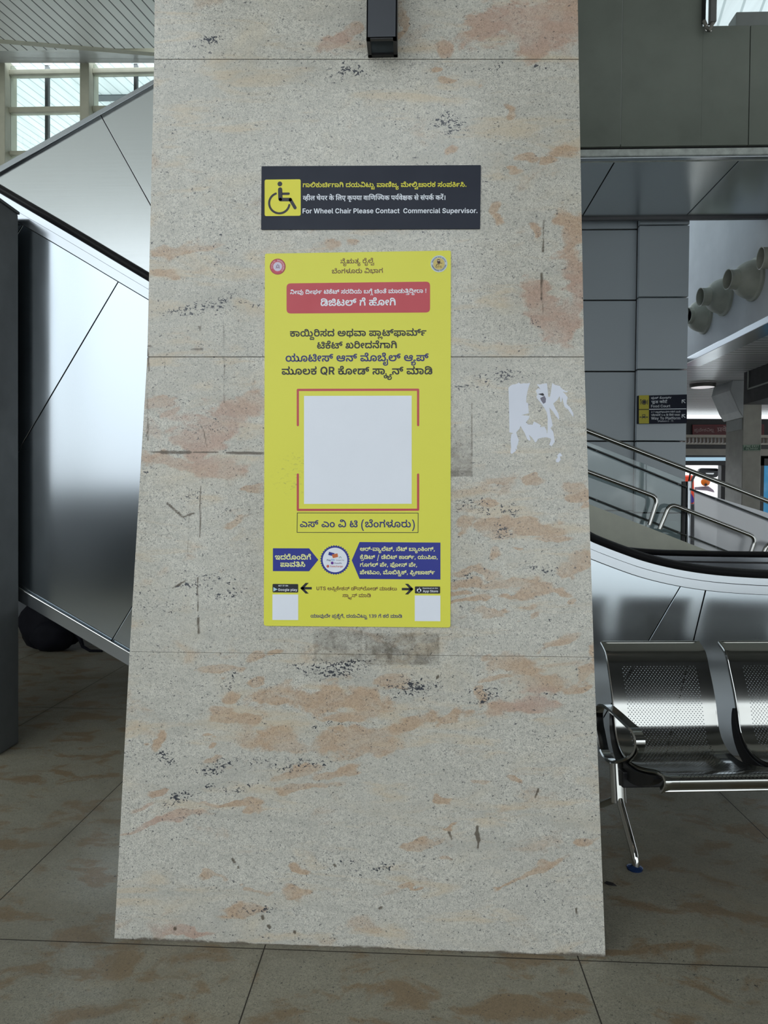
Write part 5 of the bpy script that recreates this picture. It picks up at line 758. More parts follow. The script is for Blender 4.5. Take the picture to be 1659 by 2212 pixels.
-9,0,-7,-2,-4,-5,0,-7,1,-4,4,-3,5,-2,7,1,7,2,4,4,4,7,2,7,23,-2,-3,-13,-8,-13,-7,-7,-11,-6,-16,-2,-16,2,-13,6,-7,9,-2,6,-2,10,2,11,3,6,7,8,7,4,16,5,18,0,16,-3,14,-6,12,-9,
10,-11,8,-13,6,-19,2,-16,0,-18,-4,-12,-11,-16,-9,-8,-14,-6,-18,-1,-15,3,-6,3,-6,6,-4,7,-1,10,1,9,4,7,4,4,7,4,10,3,9,1,20,-2,19,-5,6,-4,8,-6,6,-8,4,-8,2,-9,0,-13,-2,-12,
-5,-10,-9,-11,-10,-6,-15,-6,-15,-2]],[[25,-44,-2,-12,-5,-9,-9,-8,-11,-4,-25,-3,-89,0,0,22,79,0,-6,-3,0,1,-3,14,1,12,3,8,6,6,7,5,7,3,9,1,11,-1,13,-5,5,-4,6,-7,2,-6],[-25,
-46,1,-7,3,-9,-6,4,17,1,8,3,5,5,0,8,-1,5,-4,3,-5,2,-7,0,-4,-2,-4,-3]],[[-57,-93,-9,1,-9,5,-6,7,-5,12,0,12,2,13,5,9,9,9,11,7,11,4,11,2,17,-1,12,-1,11,-4,8,-5,10,-9,7,-14,
2,-15,-4,-16,-3,-6,-6,-5,-5,-3,-7,-2,-9,0,-8,2,-12,6,-11,14,12,-2,-9,-10,-12,-8],[-53,-74,6,1,4,4,4,12,21,0,2,-9,5,-5,6,-3,6,1,5,4,2,5,0,7,-2,7,-7,11,-13,6,-18,1,-16,-3,
-11,-8,-4,-6,-1,-6,-1,-8,3,-6,3,-3]],[[84,-3,-20,2,-23,8,-14,10,-10,13,-5,13,-2,14,0,14,3,14,8,14,9,10,13,7,5,-5,-38,0,0,27,122,0,0,-27,-3,0,1,3,9,-6,7,-7,7,-10,4,-12,2,
-22,-3,-17,-6,-12,-4,-7,-6,-6,-11,-8,-13,-5,-10,-3],[85,24,17,3,8,3,6,5,6,6,4,8,2,7,1,12,0,10,-3,8,-4,8,-5,6,-6,5,-8,4,-18,3,-10,-1,-9,-3,-8,-3,-7,-6,-5,-6,-3,-8,-3,-17,
0,-10,3,-9,3,-7,6,-6,6,-5,8,-4]],[[48,54,-23,0,-6,119,36,0],[18,16,0,7,4,7,6,4,9,1,8,-1,6,-4,3,-5,1,-9,-1,-8,-3,-5,-6,-4,-8,-2,-9,2,-6,4,-4,6]],[[56,-3,-16,2,-13,8,-10,
13,-5,13,-2,23,1,17,6,16,10,18,12,11,18,11,16,6,17,3,21,0,17,-3,18,-7,13,-9,10,-10,13,-28,-4,-19,-2,-1,-9,-8,-8,-5,-10,-3,-10,0,-10,2,-8,5,-7,7,-2,7,-1,13,3,8,6,5,10,5,
12,2,11,-1,9,-4,13,-7,7,-7,6,-9,5,-18,0,-11,-1,-11,-4,-9,-5,-8,-9,-8,-11,-6,-13,-3,-15,0,-11,3,-12,6,-8,7,-10,13,13,2,-8,-11,-10,-10,-14,-8],[61,24,8,1,8,5,5,7,4,13,27,0,
2,-9,4,-7,5,-5,6,-4,14,-1,13,4,6,7,2,10,0,12,-3,13,-7,8,-7,3,-6,0,-4,-1,-3,-3,-1,-4,2,-5,6,-3,8,0,7,4,3,5,1,7,-1,8,-4,7,-6,6,-9,4,-12,4,-15,1,-18,0,-13,-1,-12,-4,-12,-7,
-9,-9,-7,-12,-3,-14,0,-13,1,-10,4,-10,7,-5],[79,189,26,-2,23,-6,21,-12,9,-7,10,-9,12,-21,7,-20,2,-14,-1,-11,-1,-11,-3,-9,-26,41,9,3,-12,18,-10,11,-10,8,-12,6,-13,5,-14,2,
-19,1,-13,-1,-10,-4,-6,-6,-2,-7,2,-9,6,-9,-22,-15,-9,15,-4,14,0,14,4,13,8,9,14,8,14,3]],[[149,-3,-19,3,-15,8,-8,8,-8,11,13,0,-8,-11,-8,-8,-9,-5,-12,-4,-15,-2,-17,1,-11,4,
-9,7,-7,9,-3,12,0,12,3,11,5,8,7,7,35,26,4,5,1,7,-2,6,-5,4,-9,1,-9,-1,-5,-4,-3,-6,0,-8,4,-8,-25,-10,-6,14,-2,15,3,11,7,9,8,6,11,4,14,2,16,-1,9,-2,10,-5,7,-7,4,-8,2,-8,0,
-11,-2,-8,-5,-7,-10,-10,-29,-21,-7,-8,-2,-5,1,-7,3,-5,6,-3,7,-1,9,0,11,4,5,4,4,6,4,14,27,0,4,-15,3,-5,6,-4,13,-4,8,0,7,2,7,6,3,9,-2,14,-6,10,27,13,7,-12,4,-17,0,-14,-4,
-15,-9,-11,-9,-7,-13,-4],[137,75,-17,1,-17,7,-10,7,-12,14,9,20,16,-16,7,-4,10,-4,10,-2,12,1,8,3,6,6,4,8,1,14,-2,10,-6,11,-8,7,-9,2,-11,-2,-2,-3,-2,-4,1,-6,4,-4,6,-2,8,0,
11,5,7,5,5,8,9,-18,-12,-12,-13,-7,-17,-1,-17,3,-10,7,-7,11,-1,6,1,9,2,6,5,8,9,6,7,3,16,3,11,-1,10,-3,9,-5,7,-7,6,-8,5,-9,2,-10,1,-11,-1,-13,-3,-11,-4,-9,-6,-7,-8,-5,-8,
-4]],[[101,-3,-27,3,-12,3,-16,7,-17,13,-7,8,-7,14,-5,16,-1,11,0,15,2,13,5,11,6,10,8,8,13,7,19,5,10,-1,11,-2,12,-7,6,-8,3,-7,1,-7,0,-11,-4,-15,-5,-6,-6,-5,-7,-4,-8,-3,-14,
-1,-12,1,-11,4,-11,7,-2,2,5,22,7,-7,8,-5,10,-1,10,1,8,4,4,5,1,8,-2,7,-5,4,-7,2,-8,-2,-8,-4,-5,-7,-3,-6,-2,-8,-1,-14,3,-17,8,-15,14,-12,15,-6,25,-3,22,2,18,7,9,5,6,8,4,8,
3,9,0,12,-2,12,-5,10,-6,8,-9,7,-10,6,20,16,13,-8,10,-9,9,-10,5,-11,5,-18,-1,-22,-6,-18,-11,-16,-16,-12,-16,-7,-19,-5],[116,111,0,27,49,0,0,-27],[248,66,-14,2,-8,3,-9,8,
-5,7,-5,12,-2,11,0,17,4,16,5,11,6,8,8,6,10,5,10,3,15,1,12,-1,13,-4,6,-3,-13,-20,-14,5,-15,-1,-11,-5,-7,-10,-3,-16,0,-15,2,-8,3,-5,4,-3,6,-2,7,1,5,4,2,7,-3,7,-7,3,-9,1,
-78,0,0,27,82,0,16,-3,12,-7,8,-8,4,-10,1,-14,-3,-11,-5,-8,-8,-6,-10,-4]],[[62,-3,-18,2,-10,3,-9,5,-6,6,-6,8,-3,9,-2,10,1,15,4,14,9,11,12,8,15,4,22,0,14,-4,11,-10,-4,-5,1,
9,-2,8,-4,7,-5,7,-13,7,-14,2,43,2,5,-2,8,-8,5,-9,2,-10,-1,-13,-2,5,6,6,6,4,14,4,16,1,11,-2,13,-5,7,-6,8,-11,3,-9,2,-10,0,-10,-2,-10,-3,-8,-5,-8,-11,-9,-9,-5,-11,-2,-16,
-1,-13,2,-9,3,-10,6,-6,6,-6,8,8,0,-7,-10,-8,-7,-15,-6],[64,22,9,1,9,4,5,5,3,8,0,10,-3,9,-7,6,-10,3,-12,0,-10,-3,-7,-7,-3,-8,1,-12,4,-8,10,-7],[145,22,9,1,9,4,5,5,3,8,0,
10,-3,9,-7,6,-9,3,-13,0,-10,-3,-7,-7,-3,-8,1,-12,4,-8,10,-7],[8,111,0,27,133,0,14,1,10,5,6,8,1,13,-1,5,-4,5,-8,5,-11,0,-10,-4,-6,-7,0,-11,-8,13,5,2,6,1,5,-2,5,-3,2,-5,0,
-6,-2,-5,-4,-3,-8,-2,-9,0,-5,3,-5,6,-3,12,3,12,8,11,14,8,12,2,10,0,10,-1,9,-3,8,-5,6,-6,5,-7,3,-8,2,-18,-1,-9,-3,-9,-5,-7,-5,-6,-15,-7,-13,-3,-14,-1]],[[23,-3,-14,1,-16,
6,-14,9,-17,17,18,19,14,-15,12,-8,8,-2,8,0,8,2,4,3,4,6,1,6,-2,39,3,18,6,15,11,12,10,7,17,6,14,2,20,0,14,-2,16,-5,13,-8,11,-11,8,-12,6,-14,3,-15,0,-17,-1,-14,-4,-12,-5,
-10,-10,-11,-10,-6,-11,-4,-12,-2,-12,0,-10,2,-11,5,-7,5,-7,9,-4,7,-1,9,0,16,5,12,4,4,7,5,10,3,12,0,7,-4,6,-7,1,-7,-1,-7,-3,-6,-5,-3,-7,-1,-8,2,-4,4,-2,6,2,1,-1,-10,2,-8,
4,-7,6,-3,15,-2,12,5,4,4,5,7,4,14,1,12,-2,14,-5,12,-6,8,-9,9,-10,4,-11,3,-14,0,-11,-2,-9,-4,-8,-7,-5,-8,-3,-14,1,-47,-2,-10,-4,-7,-7,-8,-9,-6,-11,-3]],[[76,-3,-19,1,-15,
5,-12,6,-9,9,-4,7,-2,8,1,17,6,13,13,10,-1,-4,-25,0,0,22,52,0,7,5,2,6,-1,7,-5,6,16,3,12,-3,3,-4,2,-10,-3,-10,50,0,0,-22,-26,0,-1,4,8,-5,6,-6,5,-7,2,-8,1,-10,-2,-9,-3,-8,
-6,-7,-10,-7,-10,-5,-12,-3],[77,23,15,2,5,2,7,5,5,10,0,7,-1,6,-7,10,-10,5,-17,1,-14,-2,-8,-5,-5,-6,-3,-9,1,-9,5,-8,7,-5,8,-3],[9,111,0,27,103,0,0,-27]],[[183,-3,-19,2,
-11,4,-15,8,-16,16,14,24,13,-15,10,-7,15,-5,16,1,8,4,6,6,5,10,3,9,1,26,-2,21,-7,25,-10,22,-13,16,-8,5,-8,3,-9,0,-6,-2,-4,-4,-1,-6,2,-5,4,-3,5,-2,7,0,7,3,5,3,3,7,2,7,23,
-1,-4,-15,-6,-11,-9,-8,-14,-6,-15,-2,-15,3,-13,7,-7,10,-2,8,0,10,4,13,7,8,6,4,16,5,18,0,14,-3,12,-6,14,-11,10,-11,10,-17,8,-20,5,-22,2,-23,-1,-20,-2,-18,-7,-19,-7,-10,
-12,-10,-15,-6],[80,-3,-18,2,-12,3,-10,5,-11,9,-8,10,-6,12,-4,16,-2,16,1,15,4,13,6,12,8,11,10,8,12,7,14,3,16,2,14,-1,16,-4,9,-5,11,-9,8,-11,6,-12,5,-15,1,-16,-1,-15,-4,
-14,-6,-12,-8,-10,-10,-9,-12,-6,-13,-4],[80,24,16,3,7,3,6,5,5,6,3,8,3,19,-3,18,-7,15,-6,5,-7,5,-8,2,-10,1,-16,-3,-7,-3,-5,-5,-5,-6,-4,-7,-3,-20,3,-19,8,-14,6,-6,7,-4,8,
-2],[280,-3,-18,2,-12,5,-14,9,-16,15,13,25,18,-20,8,-5,8,-3,13,-1,10,2,7,4,6,7,3,9,1,13,-2,14,-4,9,-7,10,-9,9,-10,8,-13,6,16,26,12,-6,15,-11,10,-9,8,-11,6,-11,5,-13,3,
-24,-1,-13,-3,-11,-4,-10,-6,-9,-8,-7,-10,-5,-11,-3]],[[84,-3,-16,1,-14,3,-13,6,-8,5,-6,6,-8,10,-4,9,-4,14,-1,25,2,11,4,10,11,18,8,7,11,7,9,4,14,4,13,1,14,-1,9,-3,10,-4,9,
-7,7,-8,1,1,-13,22,-14,13,-18,9,-19,2,-14,-3,-7,-6,-2,-7,1,-7,3,-8,5,-6,-20,-17,-9,12,-6,12,-2,15,2,14,5,11,8,7,11,6,12,3,19,1,18,-3,16,-6,14,-9,11,-12,11,-16,8,-18,5,
-23,2,-24,-1,-22,-4,-16,-9,-17,-9,-10,-16,-10,-14,-4],[85,24,17,3,8,3,6,5,6,6,4,7,2,8,1,12,0,9,-3,9,-4,8,-5,6,-6,5,-8,3,-18,3,-10,0,-9,-3,-8,-4,-7,-5,-5,-6,-3,-8,-3,-17,
0,-10,3,-9,3,-7,6,-6,6,-5,8,-4]],[[113,24,18,1,15,3,14,4,8,4,6,4,8,9,6,11,2,8,1,21,-5,16,-8,9,-6,2,-6,0,-6,-2,-4,-4,-1,-7,0,-6,3,-6,4,-5,15,-8,0,-22,-74,0,0,23,38,0,-9,
12,-4,12,2,15,6,11,7,6,7,3,18,3,19,-3,15,-9,7,-7,6,-9,4,-11,2,-11,0,-16,-2,-13,-3,-13,-5,-10,-6,-10,-8,-8,-10,-7,-10,-6,-26,-8,-30,-3,-33,1,-27,7,-22,11,-9,7,-7,9,-10,18,
-3,11,-1,17,2,23,5,11,6,10,14,11,10,5,11,2,11,1,11,-2,10,-4,7,-6,5,-8,3,-8,0,-16,-4,-15,-5,-6,-6,-4,-7,-4,-9,-3,-10,-1,-12,1,-17,6,-14,11,6,22,9,-10,11,-6,14,-1,11,3,5,6,
2,8,-1,7,-5,5,-6,2,-10,-2,-8,-4,-5,-7,-4,-10,-2,-12,1,-13,3,-12,6,-9,5,-6,15,-10,22,-7]],[[56,-3,-10,1,-9,3,-8,4,-7,6,-7,13,-4,11,-1,12,0,14,2,13,4,12,4,8,10,12,11,7,6,3,
5,-5,-42,0,0,27,122,0,20,2,5,3,3,3,1,11,-5,13,-10,13,23,14,10,-13,6,-12,4,-14,0,-15,-3,-12,-7,-8,-10,-7,-14,-3,3,2,2,-2,13,-11,8,-12,6,-14,2,-12,1,-17,-2,-12,-5,-16,-6,
-8,-11,-8,-13,-5,-16,-1,-12,2,-13,6,-8,8,-10,13,13,2,-8,-11,-10,-10,-14,-8],[61,24,10,2,6,3,5,8,4,12,27,0,3,-9,3,-7,5,-5,8,-3,11,-1,8,4,4,5,3,5,1,9,1,10,-4,19,-7,14,-7,8,
-9,7,-11,4,-10,2,-18,1,-13,-2,-11,-4,-9,-5,-8,-8,-8,-11,-4,-13,-1,-14,1,-14,4,-10,7,-5],[100,59,-7,1,-6,4,-4,5,-1,7,1,6,4,6,6,3,7,2,7,-2,5,-3,4,-6,1,-6,-1,-7,-4,-5,-5,
-4],[84,-36,2,39,27,0,3,-39]],[[58,-3,-14,1,-12,5,-13,9,-7,9,-4,15,0,15,5,13,8,9,13,8,19,2,16,-4,4,-3,5,-6,3,-7,1,-6,-1,-8,-3,-7,-22,2,2,6,-1,5,-3,3,-3,1,-9,0,-6,-5,-2,
-8,1,-8,4,-7,8,-5,16,-2,14,2,7,4,6,6,3,7,2,9,27,0,3,-12,6,-9,10,-6,12,-1,8,3,4,6,3,6,1,9,-1,13,-4,11,-11,19,26,12,9,-12,6,-14,3,-10,2,-15,-1,-16,-3,-11,-4,-9,-8,-9,-10,
-6,-11,-3,-12,-1,-14,2,-9,3,-8,5,-8,8,-8,11,12,0,-10,-12,-10,-8,-16,-7],[107,69,-7,1,-6,4,-3,5,-1,7,1,6,3,6,6,4,7,1,7,-1,5,-4,4,-6,1,-6,-1,-7,-3,-5,-6,-4],[7,111,0,27,
161,0,0,-27]],[[-61,-16,13,-2,12,-8,11,-12,-13,0,12,14,11,7,17,1,6,-2,8,-4,9,-10,4,-14,-2,-16,-8,-15,-13,-13,-14,15,11,11,4,9,0,10,-2,5,-4,3,-8,1,-8,-3,-5,-7,-2,-10,-20,
0,-2,8,-5,8,-5,3,-8,1,-5,-2,-3,-4,-2,-5,0,-7,4,-10,12,-11,-14,-15,-10,10,-9,12,-4,13,0,11,3,12,8,9,9,5]],[[58,-3,-14,1,-12,5,-13,9,-7,9,-4,15,0,15,5,13,8,9,13,8,19,2,16,
-4,4,-3,5,-6,3,-7,1,-6,-1,-8,-3,-7,-22,2,2,6,-1,5,-3,3,-3,1,-9,0,-6,-5,-2,-8,1,-8,4,-7,8,-5,16,-2,14,2,7,4,6,6,3,7,2,9,27,0,3,-12,6,-9,10,-6,12,-1,8,3,4,6,3,6,1,9,-1,13,
-4,11,-11,19,26,12,9,-12,6,-14,3,-10,2,-15,-1,-16,-3,-11,-4,-9,-8,-9,-10,-6,-11,-3,-12,-1,-14,2,-9,3,-8,5,-8,8,-8,11,12,0,-10,-12,-10,-8,-16,-7],[93,-36,2,39,27,0,2,-39],
[107,69,-7,1,-6,4,-3,5,-1,7,1,6,3,6,6,4,7,1,7,-1,5,-4,4,-6,1,-6,-1,-7,-3,-5,-6,-4],[7,111,0,27,161,0,0,-27]],[[58,-3,-14,1,-15,6,-12,10,-6,10,-3,15,1,15,5,12,9,9,14,7,19,
0,15,-4,4,-4,5,-6,2,-13,-4,-13,-22,2,1,10,-1,3,-4,2,-8,0,-7,-4,-3,-7,1,-10,4,-7,6,-4,14,-3,18,2,7,4,6,6,3,7,2,9,27,0,3,-12,6,-9,10,-6,10,-1,5,1,6,3,5,10,2,15,-3,16,-7,14,
-10,12,-13,9,-16,8,42,3,13,-10,9,-10,7,-11,5,-12,2,-12,1,-15,-2,-12,-3,-11,-5,-8,-8,-9,-8,-4,-11,-3,-12,-1,-14,2,-9,3,-8,5,-8,8,-8,11,12,0,-10,-12,-10,-8,-16,-7],[7,111,
0,27,137,0,11,1,8,2,6,6,1,12,-5,11,-10,13,23,14,12,-16,7,-15,2,-18,-3,-15,-9,-11,-15,-8,-24,-3],[234,-3,-14,1,-16,6,-15,9,-16,15,14,25,17,-20,8,-5,9,-3,9,-1,10,1,8,4,6,6,
4,8,2,13,-1,13,-4,12,-7,11,-9,9,-12,7,-12,6,24,13,23,-15,16,-17,6,-9,4,-10,2,-12,0,-11,-1,-15,-4,-10,-5,-9,-7,-8,-8,-7,-8,-3,-9,-3],[210,111,0,27,49,0,0,-27],[342,66,-14,
2,-8,3,-10,8,-5,7,-3,8,-3,15,0,17,4,16,4,11,7,8,8,6,9,5,11,3,15,1,12,-1,12,-4,7,-3,-14,-20,-14,5,-14,-1,-11,-5,-7,-10,-3,-16,0,-15,2,-8,3,-5,4,-3,5,-2,7,1,6,4,2,7,-3,7,
-7,3,-10,1,-77,0,0,27,82,0,16,-3,12,-7,7,-8,5,-10,1,-14,-3,-11,-5,-8,-9,-6,-10,-4]],[[156,-3,-17,2,-18,5,-16,10,-29,20,-16,8,-13,1,-9,-2,-4,-7,1,-4,2,-4,8,-4,13,0,13,3,
10,6,7,8,5,10,3,15,1,14,-2,14,-6,14,-9,8,-11,3,-9,-1,-8,-4,-4,-5,-1,-6,1,-6,4,-3,-4,-2,2,8,5,5,10,2,7,-4,3,-6,0,-6,-1,-6,-4,-6,-9,-4,-11,0,-9,2,-10,5,-7,10,-2,14,2,13,3,
7,5,5,11,7,17,4,15,0,17,-4,11,-6,11,-11,7,-14,4,-16,1,-17,-2,-20,-5,-14,-9,-15,-10,-10,-15,-9,-16,-5,-18,-2,-14,1,-13,4,-9,7,-5,6,-4,10,0,13,3,10,7,8,8,6,10,3,13,1,15,-1,
22,-8,23,-13,19,-12,10,-5,17,-3,13,2,10,8,6,12,2,19,-3,16,-7,14,-12,15,-16,12,-18,9,17,26,24,-14,20,-17,14,-20,8,-19,2,-10,1,-16,-2,-22,-8,-18,-12,-14,-10,-5,-8,-3]],
[[126,-3,-18,2,-14,8,-13,13,-20,26,-4,3,-6,1,-6,-1,-3,-2,-4,-5,-1,-6,2,-14,9,-16,-26,-11,-9,17,-5,16,0,16,5,13,8,10,11,7,15,2,16,-1,10,-4,9,-7,22,-28,8,-8,10,-4,11,1,6,3,
5,6,2,7,1,11,-1,9,-4,11,-11,19,26,12,12,-19,6,-17,2,-18,-1,-12,-2,-10,-7,-13,-11,-9,-13,-6],[92,72,-7,1,-5,4,-4,5,-1,7,1,6,4,6,5,4,7,1,7,-1,6,-4,4,-6,1,-6,-1,-7,-4,-5,-6,
-4],[8,111,0,27,138,0,0,-27],[229,66,-14,2,-8,3,-10,8,-5,7,-5,12,-1,11,0,17,4,16,4,11,7,8,8,6,9,5,11,3,15,1,12,-1,12,-4,7,-3,-14,-20,-14,5,-14,-1,-12,-5,-7,-10,-3,-16,1,
-15,2,-8,3,-5,4,-3,5,-2,7,1,6,4,2,7,-3,7,-7,3,-10,1,-77,0,0,27,82,0,16,-3,12,-7,7,-8,5,-10,0,-14,-2,-11,-6,-8,-8,-6,-10,-4]],[[116,-3,-25,1,-29,7,-22,11,-9,7,-8,9,-10,18,
-4,22,1,24,3,9,5,10,12,14,9,6,11,4,11,2,13,-1,8,-2,9,-5,6,-6,4,-6,3,-10,1,-8,-1,-11,-3,-7,-4,-7,-6,-5,-9,-5,-9,-3,-20,-1,-8,2,-10,4,-15,12,6,22,9,-10,11,-6,14,-1,11,3,5,
6,2,8,-1,7,-6,5,-10,2,-8,-3,-8,-7,-5,-9,-2,-11,0,-16,2,-11,7,-12,7,-8,8,-5,21,-8,22,-3,32,0,19,4,15,7,8,8,3,10,-2,7,-4,5,-28,13,-8,6,-6,7,-3,8,-1,9,0,7,4,10,11,9,10,4,8,
1,20,0,9,-2,8,-4,7,-5,6,-7,4,-9,1,-9,-1,-12,-4,-7,-6,-9,-8,-8,-13,-7,-15,-4,-72,-1,0,23,66,0,8,3,8,4,7,9,1,9,-3,8,-4,3,-4,2,-10,1,-7,-3,-4,-6,0,-7,2,-5,4,-3,10,-6,20,-9,
8,-6,5,-6,5,-10,1,-11,-2,-10,-5,-9,-13,-13,-19,-9,-28,-6]],[[126,-3,-18,2,-14,8,-13,13,-20,26,-4,3,-6,1,-6,-1,-3,-2,-4,-5,-1,-6,2,-14,9,-16,-26,-11,-7,11,-5,14,-2,10,0,
11,2,11,5,9,8,7,7,5,8,2,12,2,10,-1,12,-4,12,-10,24,-31,8,-5,7,-2,11,1,4,2,4,4,4,11,1,15,-4,13,-6,12,-11,13,-11,9,-16,7,-91,0,0,27,138,0,0,-27,-7,0,0,4,16,-13,8,-9,7,-11,
4,-12,2,-10,0,-22,-4,-16,-5,-8,-7,-7,-12,-7,-10,-2],[229,66,-14,2,-8,3,-9,8,-6,7,-4,12,-2,11,0,17,4,16,5,11,6,8,8,6,10,5,10,3,15,1,12,-1,12,-4,7,-3,-14,-20,-13,5,-15,-1,
-11,-5,-7,-10,-3,-16,0,-15,2,-8,3,-5,4,-3,6,-2,6,1,6,4,2,7,-3,7,-7,3,-9,1,-78,0,0,27,82,0,16,-3,12,-7,8,-8,4,-10,1,-14,-3,-11,-5,-8,-8,-6,-10,-4]],[[58,-3,-14,1,-12,5,
-13,9,-7,9,-4,15,0,15,5,13,8,9,13,8,19,2,16,-4,4,-3,5,-6,3,-7,1,-6,-1,-8,-3,-7,-22,2,2,6,-1,5,-3,3,-3,1,-9,0,-6,-5,-2,-8,1,-8,4,-7,8,-5,16,-2,14,2,7,4,6,6,3,7,2,9,27,0,3,
-12,6,-9,10,-6,12,-1,7,3,3,3,5,10,1,16,-4,15,-7,14,-11,12,-13,9,-14,6,42,4,11,-9,9,-9,8,-11,5,-11,3,-13,1,-13,-1,-13,-3,-11,-4,-10,-8,-9,-10,-6,-11,-3,-12,-1,-14,2,-9,3,
-8,5,-8,8,-8,11,12,0,-10,-12,-10,-8,-16,-7],[7,111,0,27,132,0,14,1,10,5,6,8,1,13,-2,5,-3,5,-8,5,-11,0,-10,-4,-6,-7,0,-11,-8,13,5,2,6,1,5,-2,5,-3,2,-5,0,-6,-2,-5,-4,-3,-8,
-2,-9,0,-5,3,-5,6,-3,12,3,12,8,11,14,8,11,2,11,0,10,-1,9,-3,8,-5,6,-6,5,-7,3,-8,2,-18,-1,-9,-3,-9,-9,-12,-16,-8,-13,-3,-14,-1],[232,-3,-18,2,-12,5,-14,9,-17,17,18,19,14,
-15,12,-8,7,-2,9,0,8,2,4,3,4,6,1,6,-2,39,2,18,7,15,11,12,10,7,17,6,14,2,20,0,14,-2,16,-5,13,-8,11,-11,8,-12,5,-14,4,-15,0,-17,-2,-14,-3,-12,-6,-10,-10,-11,-9,-6,-11,-4,
-12,-2,-12,0,-10,2,-12,5,-8,7,-5,7,-4,7,-2,9,1,16,5,12,4,4,7,5,9,3,12,0,8,-4,6,-7,1,-7,-1,-7,-3,-6,-5,-3,-7,-1,-8,2,-4,4,-2,6,2,1,-1,-10,2,-8,4,-7,6,-3,15,-2,12,5,4,4,5,
7,4,14,0,12,-2,14,-4,12,-6,8,-10,9,-9,4,-11,3,-14,0,-11,-2,-9,-4,-8,-7,-5,-8,-3,-14,1,-47,-2,-10,-4,-7,-7,-8,-9,-6,-11,-3]],[[58,-3,-14,1,-12,5,-13,9,-7,9,-4,15,0,15,5,
13,8,9,13,8,19,2,16,-4,4,-3,5,-6,3,-7,1,-6,-1,-8,-3,-7,-22,2,2,6,-1,5,-3,3,-3,1,-9,0,-6,-5,-2,-8,1,-8,4,-7,8,-5,16,-2,14,2,7,4,6,6,3,7,2,9,27,0,3,-12,6,-9,10,-6,12,-1,8,
3,4,6,3,6,1,9,-1,13,-4,11,-11,19,26,12,9,-12,6,-14,3,-10,2,-15,-1,-16,-3,-11,-4,-9,-8,-9,-10,-6,-11,-3,-12,-1,-14,2,-9,3,-8,5,-8,8,-8,11,12,0,-10,-12,-10,-8,-16,-7],[107,
69,-7,1,-6,4,-3,5,-1,7,1,6,3,6,6,4,7,1,7,-1,5,-4,4,-6,1,-6,-1,-7,-3,-5,-6,-4],[7,111,0,27,161,0,0,-27],[251,66,-14,2,-8,3,-10,8,-5,7,-5,12,-1,11,0,17,4,16,4,11,7,8,8,6,9,
5,11,3,15,1,12,-1,12,-4,7,-3,-14,-20,-14,5,-14,-1,-12,-5,-7,-10,-3,-16,1,-15,2,-8,3,-5,4,-3,5,-2,7,1,6,4,1,7,-2,7,-7,3,-10,1,-78,0,0,27,83,0,16,-3,12,-7,7,-8,4,-10,1,-14,
-2,-11,-6,-8,-8,-6,-10,-4]],[[58,-3,-14,1,-15,6,-12,10,-6,10,-3,15,1,15,5,12,9,9,14,7,19,0,15,-4,4,-4,5,-6,2,-13,-4,-13,-22,2,1,10,-1,3,-4,2,-8,0,-7,-4,-3,-7,1,-10,4,-7,
6,-4,14,-3,18,2,7,4,6,6,3,7,2,9,27,0,3,-12,6,-9,10,-6,10,-1,5,1,6,3,5,10,2,15,-3,16,-7,14,-10,12,-13,9,-16,8,42,3,13,-10,9,-10,7,-11,5,-12,2,-12,1,-15,-2,-12,-3,-11,-5,
-8,-8,-9,-8,-4,-11,-3,-12,-1,-14,2,-9,3,-8,5,-8,8,-8,11,12,0,-10,-12,-10,-8,-16,-7],[7,111,0,27,137,0,11,1,8,2,6,6,1,12,-5,11,-10,13,23,14,12,-16,7,-15,2,-18,-3,-15,-9,
-11,-15,-8,-24,-3],[234,-3,-19,2,-12,5,-15,10,-17,17,17,19,17,-17,7,-5,9,-3,13,-1,9,2,8,4,5,7,3,9,1,13,-2,14,-3,9,-5,8,-9,9,-10,8,-15,8,15,26,13,-6,14,-11,10,-9,8,-11,7,
-11,4,-13,3,-24,0,-13,-3,-11,-4,-10,-7,-9,-8,-7,-9,-5,-12,-3]],[[100,-3,-27,3,-12,3,-15,7,-17,13,-7,8,-7,14,-5,16,-1,11,0,15,2,13,5,11,6,10,8,8,13,7,19,5,10,-1,11,-2,12,
-7,6,-8,3,-7,1,-7,0,-11,-4,-15,-5,-6,-6,-5,-7,-4,-8,-3,-14,-1,-12,1,-11,4,-11,7,-2,2,5,22,7,-7,8,-5,10,-1,10,1,8,4,4,5,1,8,-2,7,-5,4,-7,2,-8,-2,-8,-4,-5,-7,-3,-6,-2,-8,
-1,-14,3,-17,8,-15,14,-12,14,-6,24,-3,25,3,10,4,9,5,10,12,4,9,1,10,0,11,-3,10,-3,6,-7,8,-9,7,-11,7,16,25,16,-9,12,-11,10,-13,5,-10,4,-16,0,-21,-4,-19,-10,-16,-14,-14,-14,
-7,-18,-5]],[[85,61,31,0,61,-77,-33,0],[96,-2,-17,1,-16,5,-14,8,-13,10,-10,13,-8,17,-4,18,-2,21,2,21,4,18,8,16,10,14,13,10,14,8,16,5,17,1,17,-1,16,-5,15,-8,12,-10,10,-14,
8,-16,5,-18,1,-21,-1,-21,-5,-19,-8,-16,-10,-13,-12,-11,-15,-7,-16,-5],[96,28,11,1,9,3,9,5,7,7,6,9,4,11,3,13,0,14,0,14,-3,13,-4,11,-6,8,-7,7,-9,6,-9,3,-11,1,-10,-1,-10,-4,
-8,-5,-7,-7,-6,-8,-5,-11,-2,-13,-1,-14,1,-14,2,-13,5,-11,6,-9,7,-7,8,-5,10,-3]],[[18,0,0,182,79,-1,13,-2,15,-6,15,-13,5,-9,4,-11,2,-12,0,-13,-3,-12,-4,-10,-7,-9,-9,-7,
